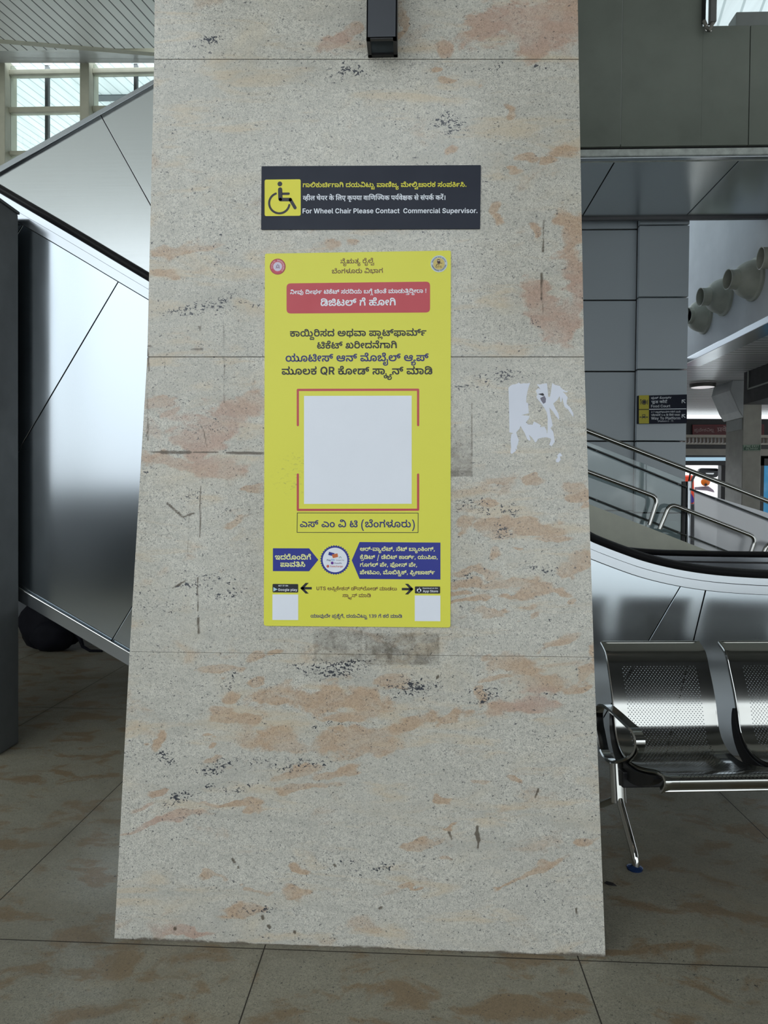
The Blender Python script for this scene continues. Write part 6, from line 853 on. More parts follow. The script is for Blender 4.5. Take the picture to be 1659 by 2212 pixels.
-18,-8,-19,-3,-53,0,0,28,46,0,13,2,6,3,6,4,4,6,2,8,1,11,-2,8,-5,8,-6,5,-16,4,-35,0,0,-153],[119,0,-44,83,38,0,45,-83]],[[56,-3,-10,1,-9,3,-8,4,-7,6,-5,8,-4,10,-3,12,0,13,
3,23,4,12,5,8,11,11,11,7,3,1,6,-5,-43,0,0,27,155,0,0,-27,-5,0,-1,7,8,-3,8,-7,7,-10,4,-15,-1,-10,-2,-8,-5,-2,-7,-7,-10,-7,-9,-3,-11,-1,-12,2,-8,5,-7,7,-3,9,0,11,3,8,6,5,
10,5,12,2,11,-1,9,-4,13,-7,7,-8,6,-9,5,-17,0,-11,-1,-11,-4,-9,-5,-8,-9,-8,-11,-6,-13,-3,-15,0,-11,3,-12,6,-11,10,-7,10,13,2,-8,-11,-10,-10,-14,-8],[61,24,8,1,8,5,5,7,4,
13,27,0,2,-9,4,-7,5,-5,6,-4,14,-1,13,4,6,7,2,10,0,12,-3,13,-7,8,-7,3,-6,0,-4,-1,-3,-3,-1,-4,2,-5,6,-3,8,0,7,4,3,5,1,7,-1,8,-4,7,-6,6,-9,5,-12,3,-15,1,-18,1,-13,-2,-12,-4,
-12,-6,-9,-10,-7,-12,-3,-14,0,-13,1,-10,4,-10,7,-5],[243,66,-13,2,-8,3,-10,8,-5,7,-4,8,-3,15,1,17,3,16,5,11,6,8,8,6,10,5,11,3,14,1,13,-1,12,-4,6,-3,-13,-20,-14,5,-15,-1,
-11,-5,-7,-10,-3,-16,0,-15,2,-8,3,-5,4,-3,6,-2,7,1,6,4,1,7,-3,7,-7,3,-9,1,-78,0,0,27,83,0,15,-3,12,-7,8,-8,4,-10,1,-14,-3,-11,-5,-8,-8,-6,-10,-4]],[[126,-3,-18,2,-14,8,
-13,13,-20,26,-4,3,-6,1,-6,-1,-3,-2,-4,-5,-1,-6,2,-14,9,-16,-26,-11,-9,17,-5,16,0,16,5,13,8,10,11,7,15,2,16,-1,10,-4,9,-7,22,-28,8,-8,10,-4,11,1,6,3,5,6,2,7,1,11,-1,9,-4,
11,-11,19,26,12,12,-19,6,-17,2,-18,-1,-12,-2,-10,-7,-13,-11,-9,-13,-6],[92,72,-7,1,-5,4,-4,5,-1,7,1,6,4,6,5,4,7,1,7,-1,6,-4,4,-6,1,-6,-1,-7,-4,-5,-6,-4],[8,111,0,27,138,
0,0,-27]],[[9,-93,-14,1,-7,2,-9,5,-6,6,-4,11,1,9,4,9,8,7,-2,-2,-16,0,0,19,41,0,-4,-2,7,11,2,12,-2,12,-6,12,22,6,6,-14,2,-15,-2,-13,-7,-12,-1,3,34,0,0,-19,-18,0,-1,2,9,-8,
4,-10,-1,-12,-6,-10,-8,-6,-7,-2],[10,-74,9,1,6,4,4,7,-1,8,-3,5,-5,4,-8,1,-11,-1,-5,-2,-4,-5,-2,-5,1,-7,3,-5,4,-2]],[[54,-131,-19,2,-13,5,-8,7,-5,12,0,10,3,8,8,7,21,13,2,
4,-1,3,-6,3,-9,-1,-4,-4,2,-8,-19,-6,-3,12,1,10,6,8,13,5,19,1,13,-5,5,-5,3,-6,1,-8,-2,-7,-7,-9,-22,-14,-3,-4,0,-5,6,-5,13,-2,18,0,11,4,6,5,5,7,2,8,-1,9,-6,13,-18,20,-6,9,
-3,11,0,10,5,10,11,7,15,3,14,-3,7,-3,6,-5,3,-5,2,-10,-20,-3,-5,8,-8,2,-6,-3,-2,-6,3,-6,21,-24,7,-14,4,-16,-1,-10,-2,-9,-8,-13,-12,-9,-16,-6]],[[151,-3,-19,2,-14,8,-8,8,
-8,11,12,0,-10,-12,-10,-8,-11,-6,-16,-3,-17,0,-16,4,-13,8,-8,10,-5,11,-1,9,0,12,3,10,6,9,8,6,10,5,8,2,17,-1,11,-4,8,-8,3,-10,-1,-9,-3,-9,-21,2,0,10,-1,3,-4,2,-8,0,-6,-3,
-4,-8,1,-10,4,-7,8,-5,9,-2,11,0,7,1,8,3,5,4,4,6,4,14,27,0,3,-12,4,-8,5,-4,9,-4,7,0,8,2,5,4,3,6,3,13,-1,15,-5,14,-8,12,-16,11,-20,9,-24,5,-33,3,2,28,39,-3,17,-4,20,-6,13,
-6,14,-9,12,-11,9,-12,6,-14,4,-18,1,-20,-3,-16,-6,-12,-11,-11,-11,-5]],[[12,54,1,28,5,33,8,24,9,24,9,16,14,19,27,0,-19,-32,-14,-35,-9,-37,-3,-40,3,-40,8,-37,14,-35,20,
-34,-27,0,-11,15,-9,17,-12,26,-8,29,-5,29]],[[90,52,-1,-28,-6,-32,-9,-31,-11,-23,-9,-16,-10,-14,-27,0,19,32,14,35,9,37,3,40,-3,40,-9,38,-14,35,-19,33,27,0,10,-15,10,-16,
11,-27,8,-28,5,-30]],[[88,-3,-23,3,-9,3,-8,5,-5,6,-5,9,-2,8,0,9,2,8,3,7,5,6,6,5,18,6,24,1,14,-2,15,-5,11,-6,12,-11,12,-13,8,-14,7,-15,4,-15,-30,-6,-6,21,-9,19,-13,13,-13,
8,-16,3,-15,-1,-5,-3,-4,-4,-1,-9,3,-5,6,-4,10,-2,11,0,21,3,9,4,10,6,11,12,6,19,1,22,-1,7,-3,9,-4,4,-6,4,-8,2,-7,0,-6,-3,-7,-6,-5,-9,-2,-8,-27,0,-3,12,-7,10,-10,5,-10,-1,
-7,-3,-3,-7,-1,-9,4,-10,-28,-9,-4,12,-2,10,1,10,2,10,6,9,8,7,9,4,12,2,11,1,10,-2,8,-3,8,-5,8,-8,8,-11,-14,-2,14,17,8,6,8,5,19,3,12,-1,10,-4,9,-5,7,-7,6,-9,5,-15,2,-12,1,
-17,-3,-15,-5,-12,-7,-12,-8,-9,-21,-14,-23,-9,-13,-2]],[[84,-3,-20,2,-23,8,-14,10,-10,13,-5,13,-2,14,0,14,3,14,8,14,9,10,13,7,5,-5,-38,0,0,27,122,0,0,-27,-3,0,1,3,9,-6,7,
-7,7,-10,4,-12,2,-22,-3,-17,-6,-12,-4,-7,-6,-6,-11,-8,-13,-5,-10,-3],[85,24,17,3,8,3,6,5,6,6,4,8,2,7,1,12,0,10,-3,8,-4,8,-5,6,-6,5,-8,4,-18,3,-10,-1,-9,-3,-8,-3,-7,-6,-5,
-6,-3,-8,-3,-17,0,-10,3,-9,3,-7,6,-6,6,-5,8,-4],[211,66,-13,2,-8,3,-10,8,-5,7,-5,12,-1,11,0,17,3,16,5,11,7,8,8,6,9,5,11,3,14,1,13,-1,12,-4,6,-3,-13,-20,-14,5,-14,-1,-12,
-5,-7,-10,-3,-16,0,-15,2,-8,3,-5,4,-3,6,-2,7,1,6,4,1,7,-3,7,-6,3,-10,1,-78,0,0,27,83,0,15,-3,13,-7,7,-8,4,-10,1,-14,-2,-11,-6,-8,-8,-6,-10,-4]],[[10,58,0,26,63,0,0,-26]],
[[56,31,2,-3,-4,-14,-17,-46,-23,0,13,63]],[[57,-3,-11,1,-9,2,-14,9,-5,5,-4,9,-1,7,-1,10,3,11,6,10,11,11,31,22,4,6,1,8,-3,5,-6,3,-9,1,-9,-2,-4,-4,-2,-6,1,-8,3,-7,-25,-10,
-7,16,0,15,4,13,8,8,10,5,13,3,15,1,11,-2,9,-2,9,-6,6,-7,4,-8,1,-8,0,-9,-2,-8,-5,-7,-10,-10,-29,-21,-7,-8,-2,-7,1,-6,4,-5,6,-2,15,-1,11,4,5,4,4,6,4,14,27,0,2,-10,4,-7,6,
-6,6,-3,14,-2,11,3,8,8,4,11,1,13,-3,16,-6,12,-10,12,-11,7,-15,8,23,13,24,-15,16,-17,7,-12,3,-11,2,-12,0,-13,-3,-15,-5,-10,-6,-9,-8,-7,-9,-5,-12,-3,-16,-1,-12,2,-11,4,-8,
5,-16,19,13,0,-8,-11,-10,-9,-16,-8],[118,111,0,27,56,0,0,-27]],[[130,138,0,-27,-5,0,3,1,3,-2,12,-14,7,-12,5,-18,3,-24,0,-42,-32,0,-1,50,-2,17,-3,12,-8,16,-8,10,-7,4,-12,
3,-11,-2,-9,-6,-8,-10,-6,-13,-4,-13,-2,-15,-1,-53,-32,0,1,48,2,18,4,16,7,14,10,11,14,9,5,-5,-44,0,0,27],[212,66,-14,2,-8,3,-10,8,-5,7,-5,12,-1,11,0,17,3,16,5,11,7,8,8,6,
9,5,11,3,14,1,13,-1,12,-4,7,-3,-14,-20,-14,5,-14,-1,-12,-5,-7,-10,-3,-16,0,-15,2,-8,3,-5,5,-3,5,-2,7,1,6,4,1,7,-3,7,-6,3,-10,1,-78,0,0,27,83,0,15,-3,13,-7,7,-8,4,-10,1,
-14,-2,-11,-6,-8,-8,-6,-10,-4]],[[33,-15,-2,-19,-6,-12,-12,-13,-16,-9,-20,-6,-23,-3,-26,1,-25,5,5,21,26,-4,28,0,18,4,14,7,10,10,4,7,2,8,-2,17,-7,16,20,10,9,-18]],[[116,
198,-69,-290,-27,0,68,290]],[[56,-3,-10,1,-9,3,-8,4,-7,6,-5,8,-4,10,-3,12,0,13,3,23,4,12,5,8,11,11,11,7,3,1,6,-5,-43,0,0,27,120,0,12,1,10,2,8,5,4,10,0,11,-2,5,-4,4,-5,3,
-6,1,-7,0,-7,-2,-8,-7,-1,-5,0,-8,-7,13,7,3,7,-1,5,-4,3,-5,0,-7,-4,-6,-7,-3,-8,0,-8,2,-6,7,-3,10,2,12,4,8,5,5,9,5,7,3,13,2,11,0,9,-2,9,-4,11,-9,5,-7,3,-8,2,-18,-1,-9,-3,
-9,-9,-12,-12,-7,-17,-4,-21,-2,17,10,14,-3,11,-7,8,-9,5,-11,1,-15,-3,-11,-5,-2,-7,-7,-10,-7,-9,-3,-11,-1,-12,2,-10,6,-6,7,-2,10,0,9,3,8,6,5,10,5,9,2,13,-1,8,-3,12,-6,12,
-13,5,-9,3,-10,1,-12,-1,-10,-6,-16,-7,-9,-11,-7,-14,-5,-14,-1,-12,2,-13,5,-11,9,-10,13,13,2,-8,-11,-10,-10,-14,-8],[61,24,8,1,8,5,5,7,4,13,27,0,2,-9,4,-7,5,-5,6,-4,14,-1,
13,4,6,7,2,10,0,12,-3,13,-7,8,-7,3,-6,0,-4,-1,-3,-3,-1,-4,2,-5,6,-3,8,0,7,4,3,5,1,7,-1,8,-4,7,-6,6,-9,5,-12,3,-15,1,-18,1,-13,-2,-12,-4,-12,-6,-9,-10,-7,-12,-3,-14,0,-13,
1,-10,4,-10,7,-5]],[[57,-3,-11,1,-9,2,-14,9,-5,5,-4,9,-1,7,-1,10,4,13,8,12,11,9,22,15,8,7,3,7,-1,7,-3,4,-6,2,-10,1,-7,-2,-4,-4,-2,-6,1,-8,3,-7,-25,-10,-5,11,-3,12,1,10,3,
9,7,9,12,6,13,3,15,1,14,-2,11,-5,8,-6,5,-10,2,-15,-3,-14,-5,-7,-7,-7,-29,-21,-7,-6,-3,-5,-1,-7,1,-4,4,-5,12,-3,15,2,8,4,5,6,3,7,2,9,27,0,4,-15,4,-5,6,-4,12,-4,7,0,9,3,6,
4,6,9,3,11,2,11,-1,31,-3,17,-5,16,-12,25,-9,11,-7,6,-11,4,-10,0,-7,-3,-3,-7,1,-6,3,-3,6,-3,6,0,7,2,6,4,3,5,3,9,23,-1,-6,-19,-7,-10,-13,-9,-16,-3,-18,1,-13,6,-9,10,-4,14,
1,9,4,10,7,8,9,6,12,3,14,0,14,-2,13,-5,15,-10,12,-14,11,-17,9,-25,5,-28,1,-25,-3,-25,-6,-19,-10,-13,-9,-7,-15,-6,-17,-2,-15,2,-13,5,-12,9,-10,13,13,1,-8,-11,-10,-9,-16,
-8]],[[57,-3,-14,1,-12,5,-13,9,-7,9,-4,15,0,15,5,13,8,9,14,8,18,2,16,-4,4,-3,6,-6,2,-4,1,-9,-1,-8,-3,-7,-21,2,0,11,-3,3,-3,1,-9,0,-6,-5,-2,-8,1,-8,4,-7,8,-5,16,-2,14,2,8,
4,5,6,3,7,2,9,27,0,3,-12,6,-9,10,-6,13,-1,7,3,4,6,3,6,1,9,-1,13,-4,11,-11,19,26,12,9,-12,6,-14,3,-10,2,-15,-1,-16,-2,-11,-5,-9,-8,-9,-10,-6,-11,-3,-12,-1,-14,2,-9,3,-8,5,
-8,8,-8,11,12,0,-10,-12,-10,-8,-16,-7],[92,87,-20,2,-19,6,10,18,16,-4,16,-1,11,4,7,8,1,8,0,11,-3,8,-4,7,-7,4,-8,2,-8,-1,-6,-4,-2,-7,2,-5,6,-3,8,-1,7,1,7,4,12,13,9,-18,
-15,-14,-9,-4,-8,-2,-13,0,-9,2,-9,3,-6,5,-6,9,-2,8,1,9,4,9,6,7,6,4,11,4,8,1,19,-1,9,-4,8,-5,7,-6,5,-8,3,-8,2,-12,0,-11,-2,-9,-4,-9,-5,-7,-6,-5,-8,-4,-9,-2]],[[152,-3,-19,
3,-14,7,-16,19,12,0,-9,-12,-8,-7,-11,-6,-13,-3,-19,-1,-14,2,-12,5,-9,8,-7,9,-3,9,-2,13,1,11,4,10,6,8,9,6,7,3,14,2,17,-3,10,-6,5,-8,1,-12,-3,-12,-22,2,1,6,-1,5,-2,3,-3,1,
-9,0,-7,-5,-2,-10,3,-10,8,-7,11,-3,18,1,11,5,7,8,4,14,27,0,2,-12,3,-5,5,-6,10,-5,13,1,7,4,5,8,3,9,1,17,-1,18,-6,17,-9,11,-10,5,-12,-1,-8,-4,-7,-8,-4,-11,-27,0,-6,12,-8,8,
-10,4,-12,0,-6,-3,-4,-5,-1,-6,1,-7,-27,-6,-3,11,0,11,3,11,6,8,9,7,7,3,14,3,15,-1,10,-2,10,-5,8,-6,8,-9,-2,0,5,6,13,10,11,5,15,2,12,-1,11,-4,10,-6,6,-6,8,-10,4,-8,5,-19,2,
-24,-2,-27,-6,-16,-11,-13,-15,-8]],[[58,-3,-14,1,-12,5,-13,9,-7,9,-4,15,0,15,5,13,8,9,13,8,19,2,16,-4,4,-3,5,-6,3,-7,1,-6,-1,-8,-3,-7,-22,2,2,6,-1,5,-3,3,-3,1,-9,0,-6,-5,
-2,-8,1,-8,4,-7,8,-5,16,-2,14,2,7,4,6,6,3,7,2,9,27,0,3,-12,6,-9,10,-6,12,-1,8,3,4,6,3,6,1,9,-1,13,-4,11,-11,19,26,12,9,-12,6,-14,3,-10,2,-15,-1,-16,-3,-11,-4,-9,-8,-9,
-10,-6,-11,-3,-12,-1,-14,2,-9,3,-8,5,-8,8,-8,11,12,0,-10,-12,-10,-8,-16,-7],[107,69,-7,1,-6,4,-3,5,-1,7,1,6,3,6,6,4,7,1,7,-1,5,-4,4,-6,1,-6,-1,-7,-3,-5,-6,-4],[7,111,0,
27,132,0,14,1,10,5,6,8,1,13,-2,5,-3,5,-8,5,-11,0,-10,-4,-6,-7,0,-11,-8,13,5,2,6,1,5,-2,5,-3,2,-5,0,-6,-2,-5,-4,-3,-8,-2,-9,0,-5,3,-5,6,-3,12,3,12,8,11,14,8,11,2,11,0,10,
-1,9,-3,8,-5,6,-6,5,-7,3,-8,2,-18,-1,-9,-3,-9,-9,-12,-16,-8,-13,-3,-14,-1]],[[58,-3,-14,1,-12,5,-13,9,-7,9,-4,15,0,15,5,13,8,9,13,8,19,2,16,-4,4,-3,5,-6,3,-7,1,-6,-1,-8,
-3,-7,-22,2,2,6,-1,5,-3,3,-3,1,-9,0,-6,-5,-2,-8,1,-8,4,-7,8,-5,16,-2,14,2,7,4,6,6,3,7,2,9,27,0,3,-12,6,-9,10,-6,12,-1,8,3,4,6,3,6,1,9,-1,13,-4,11,-11,19,26,12,9,-12,6,
-14,3,-10,2,-15,-1,-16,-3,-11,-4,-9,-8,-9,-10,-6,-11,-3,-12,-1,-14,2,-9,3,-8,5,-8,8,-8,11,12,0,-10,-12,-10,-8,-16,-7],[93,-36,2,39,27,0,2,-39],[107,69,-7,1,-6,4,-3,5,-1,
7,1,6,3,6,6,4,7,1,7,-1,5,-4,4,-6,1,-6,-1,-7,-3,-5,-6,-4],[7,111,0,27,132,0,14,1,10,5,6,8,1,13,-2,5,-3,5,-8,5,-11,0,-10,-4,-6,-7,0,-11,-8,13,5,2,6,1,5,-2,5,-3,2,-5,0,-6,
-2,-5,-4,-3,-8,-2,-9,0,-5,3,-5,6,-3,12,3,12,8,11,14,8,11,2,11,0,10,-1,9,-3,8,-5,6,-6,5,-7,3,-8,2,-18,-1,-9,-3,-9,-9,-12,-16,-8,-13,-3,-14,-1]],[[-17,-45,-17,2,-19,6,-16,
9,-16,13,16,20,11,-10,12,-7,17,-6,14,-1,10,1,9,4,5,5,6,11,2,12,-1,20,-3,34,0,19,5,17,3,8,8,9,10,8,16,8,14,3,15,1,15,-1,18,-4,14,-7,13,-9,7,-9,7,-13,5,-14,3,-15,0,-18,-3,
-13,-4,-12,-9,-12,-8,-7,-10,-6,-11,-3,-13,-1,-14,1,-9,3,-8,4,-8,8,-5,7,-3,8,-1,17,4,13,3,5,6,6,11,5,12,0,8,-3,7,-6,2,-7,-1,-8,-2,-5,-5,-4,-7,-2,-8,1,-5,4,-3,7,3,1,-2,-11,
4,-11,6,-5,7,-2,15,0,6,3,6,5,5,7,2,6,2,17,-1,14,-4,12,-7,11,-7,7,-13,6,-11,3,-13,0,-13,-2,-10,-5,-6,-5,-4,-7,-3,-7,-1,-19,3,-37,0,-20,-1,-15,-6,-15,-9,-11,-14,-10,-14,
-4]],[[76,-3,-19,1,-15,5,-12,6,-9,9,-4,7,-2,8,1,17,6,13,13,10,-1,-4,-25,0,0,22,52,0,7,5,2,6,-1,7,-5,6,16,3,12,-3,3,-4,2,-10,-3,-10,50,0,0,-22,-26,0,-1,4,8,-5,6,-6,5,-7,2,
-8,1,-10,-2,-9,-3,-8,-6,-7,-10,-7,-10,-5,-12,-3],[77,23,15,2,5,2,7,5,5,10,0,7,-1,6,-7,10,-10,5,-17,1,-14,-2,-8,-5,-5,-6,-3,-9,1,-9,5,-8,7,-5,8,-3],[9,111,0,27,103,0,0,
-27],[195,66,-13,2,-8,3,-10,8,-5,7,-5,12,-1,11,0,17,3,16,5,11,7,8,8,6,9,5,11,3,14,1,13,-1,12,-4,6,-3,-13,-20,-14,5,-14,-1,-12,-5,-7,-10,-3,-16,0,-15,2,-8,3,-5,4,-3,6,-2,
7,1,6,4,1,7,-3,7,-6,3,-10,1,-78,0,0,27,83,0,15,-3,13,-7,7,-8,4,-10,1,-14,-2,-11,-6,-8,-8,-6,-10,-4]],[[57,-3,-14,1,-12,5,-13,9,-7,9,-4,15,0,15,5,13,8,9,14,8,18,2,16,-4,4,
-3,6,-6,2,-4,1,-9,-1,-8,-3,-7,-21,2,0,11,-3,3,-3,1,-9,0,-6,-5,-2,-8,1,-8,4,-7,8,-5,16,-2,14,2,8,4,5,6,3,7,2,9,27,0,3,-12,6,-9,10,-6,13,-1,7,3,4,6,3,6,1,9,-1,13,-4,11,-11,
19,26,12,9,-12,6,-14,3,-10,2,-15,-1,-16,-2,-11,-5,-9,-8,-9,-10,-6,-11,-3,-12,-1,-14,2,-9,3,-8,5,-8,8,-8,11,12,0,-10,-12,-10,-8,-16,-7],[92,-36,2,39,27,0,3,-39],[92,87,
-20,2,-19,6,10,18,16,-4,16,-1,11,4,7,8,1,8,0,11,-3,8,-4,7,-7,4,-8,2,-8,-1,-6,-4,-2,-7,2,-5,6,-3,8,-1,7,1,7,4,12,13,9,-18,-15,-14,-9,-4,-8,-2,-13,0,-9,2,-9,3,-6,5,-6,9,-2,
8,1,9,4,9,6,7,6,4,11,4,8,1,19,-1,9,-4,8,-5,7,-6,5,-8,3,-8,2,-12,0,-11,-2,-9,-4,-9,-5,-7,-6,-5,-8,-4,-9,-2]],[[149,-3,-19,3,-15,8,-8,8,-8,11,13,0,-8,-11,-8,-8,-9,-5,-12,
-4,-15,-2,-17,1,-11,4,-9,7,-7,9,-3,12,0,12,3,11,5,8,7,7,35,26,4,5,1,7,-2,6,-5,4,-9,1,-9,-1,-5,-4,-3,-6,0,-8,4,-8,-25,-10,-6,14,-2,15,3,11,7,9,8,6,11,4,14,2,16,-1,9,-2,10,
-5,7,-7,4,-8,2,-8,0,-11,-2,-8,-5,-7,-10,-10,-29,-21,-7,-8,-2,-5,1,-7,3,-5,6,-3,7,-1,9,0,12,4,4,4,4,6,4,14,27,0,4,-15,3,-5,6,-4,13,-4,8,0,7,2,7,6,3,9,-2,14,-6,10,27,13,7,
-12,4,-17,0,-14,-4,-15,-9,-11,-9,-7,-13,-4],[137,75,-21,2,-18,8,-15,16,-7,15,12,12,11,-14,10,-9,15,-6,14,0,8,3,3,6,-1,8,-4,7,26,9,6,-10,2,-9,0,-11,-4,-11,-6,-7,-8,-5,-10,
-3],[120,112,0,26,52,0,-2,-26],[250,66,-14,2,-8,3,-10,8,-5,7,-3,8,-3,15,0,17,4,16,4,11,7,8,8,6,9,5,11,3,15,1,12,-1,12,-4,7,-3,-14,-20,-14,5,-14,-1,-12,-5,-6,-10,-3,-16,0,
-15,2,-8,3,-5,4,-3,5,-2,7,1,6,4,2,7,-3,7,-7,3,-10,1,-77,0,0,27,82,0,16,-3,12,-7,7,-8,5,-10,1,-14,-3,-11,-5,-8,-9,-6,-10,-4]],[[92,-3,-21,2,-10,3,-12,6,-8,5,-9,9,-9,15,-4,
12,-1,10,0,123,34,0,0,-116,1,-10,5,-12,9,-8,11,-6,14,-2,14,2,11,6,8,8,5,12,2,10,0,116,34,0,0,-123,-2,-14,-3,-8,-9,-15,-6,-6,-11,-8,-13,-6,-9,-3]],[[10,153,0,29,146,0,0,
-29,-56,0,0,-153,-34,0,0,153]],[[71,-3,-13,1,-16,3,-11,3,-9,6,-6,6,-5,8,-3,9,0,13,5,13,11,11,13,6,34,8,10,4,4,7,0,6,-1,5,-4,4,-7,2,-8,1,-8,-2,-5,-3,-2,-4,0,-6,2,-6,-28,
-11,-5,14,-1,8,2,5,5,8,8,5,13,4,14,2,14,0,13,-3,11,-5,7,-7,5,-10,1,-10,-2,-10,-6,-9,-7,-6,-10,-4,-42,-11,-5,-4,-2,-5,0,-6,2,-4,4,-4,6,-2,16,-3,23,1,15,4,11,6,8,9,5,11,1,
9,0,10,-4,17,-10,14,-14,12,0,6,19,2,13,-7,8,-7,8,-9,5,-11,4,-11,1,-11,0,-13,-4,-14,-6,-12,-5,-8,-7,-6,-12,-8,-15,-6,-11,-3],[8,111,0,27,98,0,10,1,8,3,5,6,0,11,-4,11,-10,
13,23,14,10,-13,6,-12,4,-20,-2,-16,-7,-12,-12,-8,-13,-3,-15,-1,-18,-1,-23,5,-29,-5]],[[56,-3,-10,1,-9,3,-8,4,-7,6,-5,8,-4,10,-3,12,0,13,3,23,4,12,5,8,11,11,11,7,3,1,6,-5,
-43,0,0,27,155,0,0,-27,-5,0,-1,7,8,-3,8,-7,7,-10,4,-15,-1,-10,-2,-8,-5,-2,-7,-7,-10,-7,-9,-3,-11,-1,-12,2,-8,5,-7,7,-3,9,0,11,3,8,6,5,10,5,12,2,11,-1,9,-4,13,-7,7,-8,6,
-9,5,-17,0,-11,-1,-11,-4,-9,-5,-8,-9,-8,-11,-6,-13,-3,-15,0,-11,3,-12,6,-11,10,-7,10,13,2,-8,-11,-10,-10,-14,-8],[61,24,8,1,8,5,5,7,4,13,27,0,2,-9,4,-7,5,-5,6,-4,14,-1,
13,4,6,7,2,10,0,12,-3,13,-7,8,-7,3,-6,0,-4,-1,-3,-3,-1,-4,2,-5,6,-3,8,0,7,4,3,5,1,7,-1,8,-4,7,-6,6,-9,5,-12,3,-15,1,-18,1,-13,-2,-12,-4,-12,-6,-9,-10,-7,-12,-3,-14,0,-13,
1,-10,4,-10,7,-5]],[[7,147,-1,-10,-3,-8,-5,-6,-8,-6,-8,-3,-9,-2,-35,-1,0,27,29,1,6,2,4,5,1,6,-1,7,-3,7,-5,7,29,2,7,-15],[111,119,-2,-19,-3,-12,-8,-13,-11,-11,-14,-6,-11,
-3,-16,0,-17,4,-12,8,-5,6,-4,7,-3,17,1,10,3,9,6,8,10,6,13,2,11,-3,4,-4,4,-6,1,-8,-3,-8,-6,-5,-6,-2,-6,1,-4,2,-4,4,-2,5,3,2,-2,-9,1,-8,6,-8,7,-4,13,-1,11,3,4,4,6,7,5,16,0,
12,-1,11,-3,9,-4,8,-7,8,-7,4,-9,4,-11,2,-18,1,-94,0,0,27,108,-1,19,-2,17,-5,17,-11,8,-8,6,-9,7,-20]],[[80,-3,-18,2,-12,3,-10,5,-11,9,-8,10,-6,12,-4,16,-2,16,1,15,4,13,6,
12,8,11,10,8,12,7,14,3,16,2,14,-1,16,-4,9,-5,11,-9,8,-11,6,-12,5,-15,1,-16,-1,-15,-4,-14,-6,-12,-8,-10,-10,-9,-12,-6,-13,-4],[80,24,16,3,7,3,6,5,5,6,3,8,3,19,-3,18,-7,15,
-6,5,-7,5,-8,2,-10,1,-16,-3,-7,-3,-5,-5,-5,-6,-4,-7,-3,-20,3,-19,8,-14,6,-6,7,-4,8,-2],[184,-3,-14,1,-16,6,-14,9,-16,15,13,25,18,-20,7,-5,9,-3,13,-1,9,2,8,4,5,7,4,9,1,13,
-2,10,-4,12,-7,11,-9,9,-11,7,-13,6,24,14,24,-16,15,-16,6,-10,4,-10,2,-12,1,-11,-2,-15,-3,-10,-5,-9,-7,-8,-9,-7,-8,-3,-9,-3],[276,-3,-18,2,-13,5,-14,9,-16,15,14,25,17,-20,
8,-5,8,-3,10,-1,10,1,8,4,6,6,4,8,2,13,-1,13,-4,12,-7,11,-10,9,-11,7,-12,6,23,13,24,-15,16,-17,6,-9,4,-10,2,-12,0,-11,-4,-23,-4,-9,-7,-9,-8,-6,-10,-5,-10,-3],[154,111,0,
27,42,1,8,2,5,4,2,8,-2,10,-4,9,-9,11,23,14,14,-19,6,-17,0,-18,-2,-8,-4,-7,-9,-9,-14,-5,-17,-2],[252,111,0,27,49,0,0,-27]],[[56,-3,-10,1,-9,3,-8,4,-7,6,-7,13,-4,11,-1,12,
0,14,2,13,4,12,4,8,10,12,11,7,6,3,5,-5,-42,0,0,27,116,0,13,1,10,2,8,5,4,10,-1,11,-2,5,-4,4,-5,3,-6,1,-6,0,-8,-2,-7,-7,-2,-5,1,-8,-8,13,7,3,7,-1,6,-4,3,-5,-1,-7,-3,-6,-7,
-3,-8,0,-8,2,-7,7,-2,10,2,12,4,8,5,5,8,5,8,3,12,2,11,0,10,-2,8,-4,10,-7,8,-11,3,-15,0,-16,-4,-13,-8,-10,-12,-7,-13,-3,3,2,15,-10,9,-12,7,-14,3,-16,1,-17,-2,-12,-5,-16,-6,
-8,-11,-8,-13,-5,-16,-1,-12,2,-13,6,-8,8,-10,13,13,2,-8,-11,-10,-10,-14,-8],[61,24,10,2,8,6,5,9,2,11,27,0,2,-10,3,-7,6,-6,6,-3,10,-2,11,4,4,5,3,5,2,9,0,10,-4,19,-7,14,-7,
8,-9,7,-11,4,-10,2,-18,1,-13,-2,-11,-4,-9,-5,-8,-8,-8,-11,-4,-13,-1,-14,1,-14,4,-10,7,-5]],[[71,-3,-13,1,-16,3,-11,3,-9,6,-6,6,-5,8,-3,9,0,13,5,13,11,11,13,6,34,8,10,4,4,
7,0,6,-1,5,-4,4,-7,2,-8,1,-8,-2,-5,-3,-2,-4,0,-6,2,-6,-28,-11,-5,14,-1,8,2,5,5,8,8,5,13,4,14,2,14,0,13,-3,11,-5,7,-7,5,-10,1,-10,-2,-10,-6,-9,-7,-6,-10,-4,-42,-11,-5,-4,
-2,-5,0,-6,2,-4,4,-4,6,-2,16,-3,23,1,15,4,11,6,8,9,5,11,1,9,0,10,-4,17,-10,14,-14,12,0,6,20,2,9,-5,11,-9,8,-9,5,-10,4,-11,1,-12,0,-13,-4,-14,-6,-12,-5,-8,-7,-6,-12,-8,
-15,-6,-11,-3],[8,111,0,27,94,0,14,2,9,5,4,10,0,12,-2,5,-4,4,-9,4,-10,0,-10,-5,-5,-8,0,-9,-8,13,5,2,6,1,5,-2,5,-3,2,-4,1,-5,-2,-6,-4,-4,-7,-2,-9,0,-5,2,-6,5,-3,12,1,12,8,
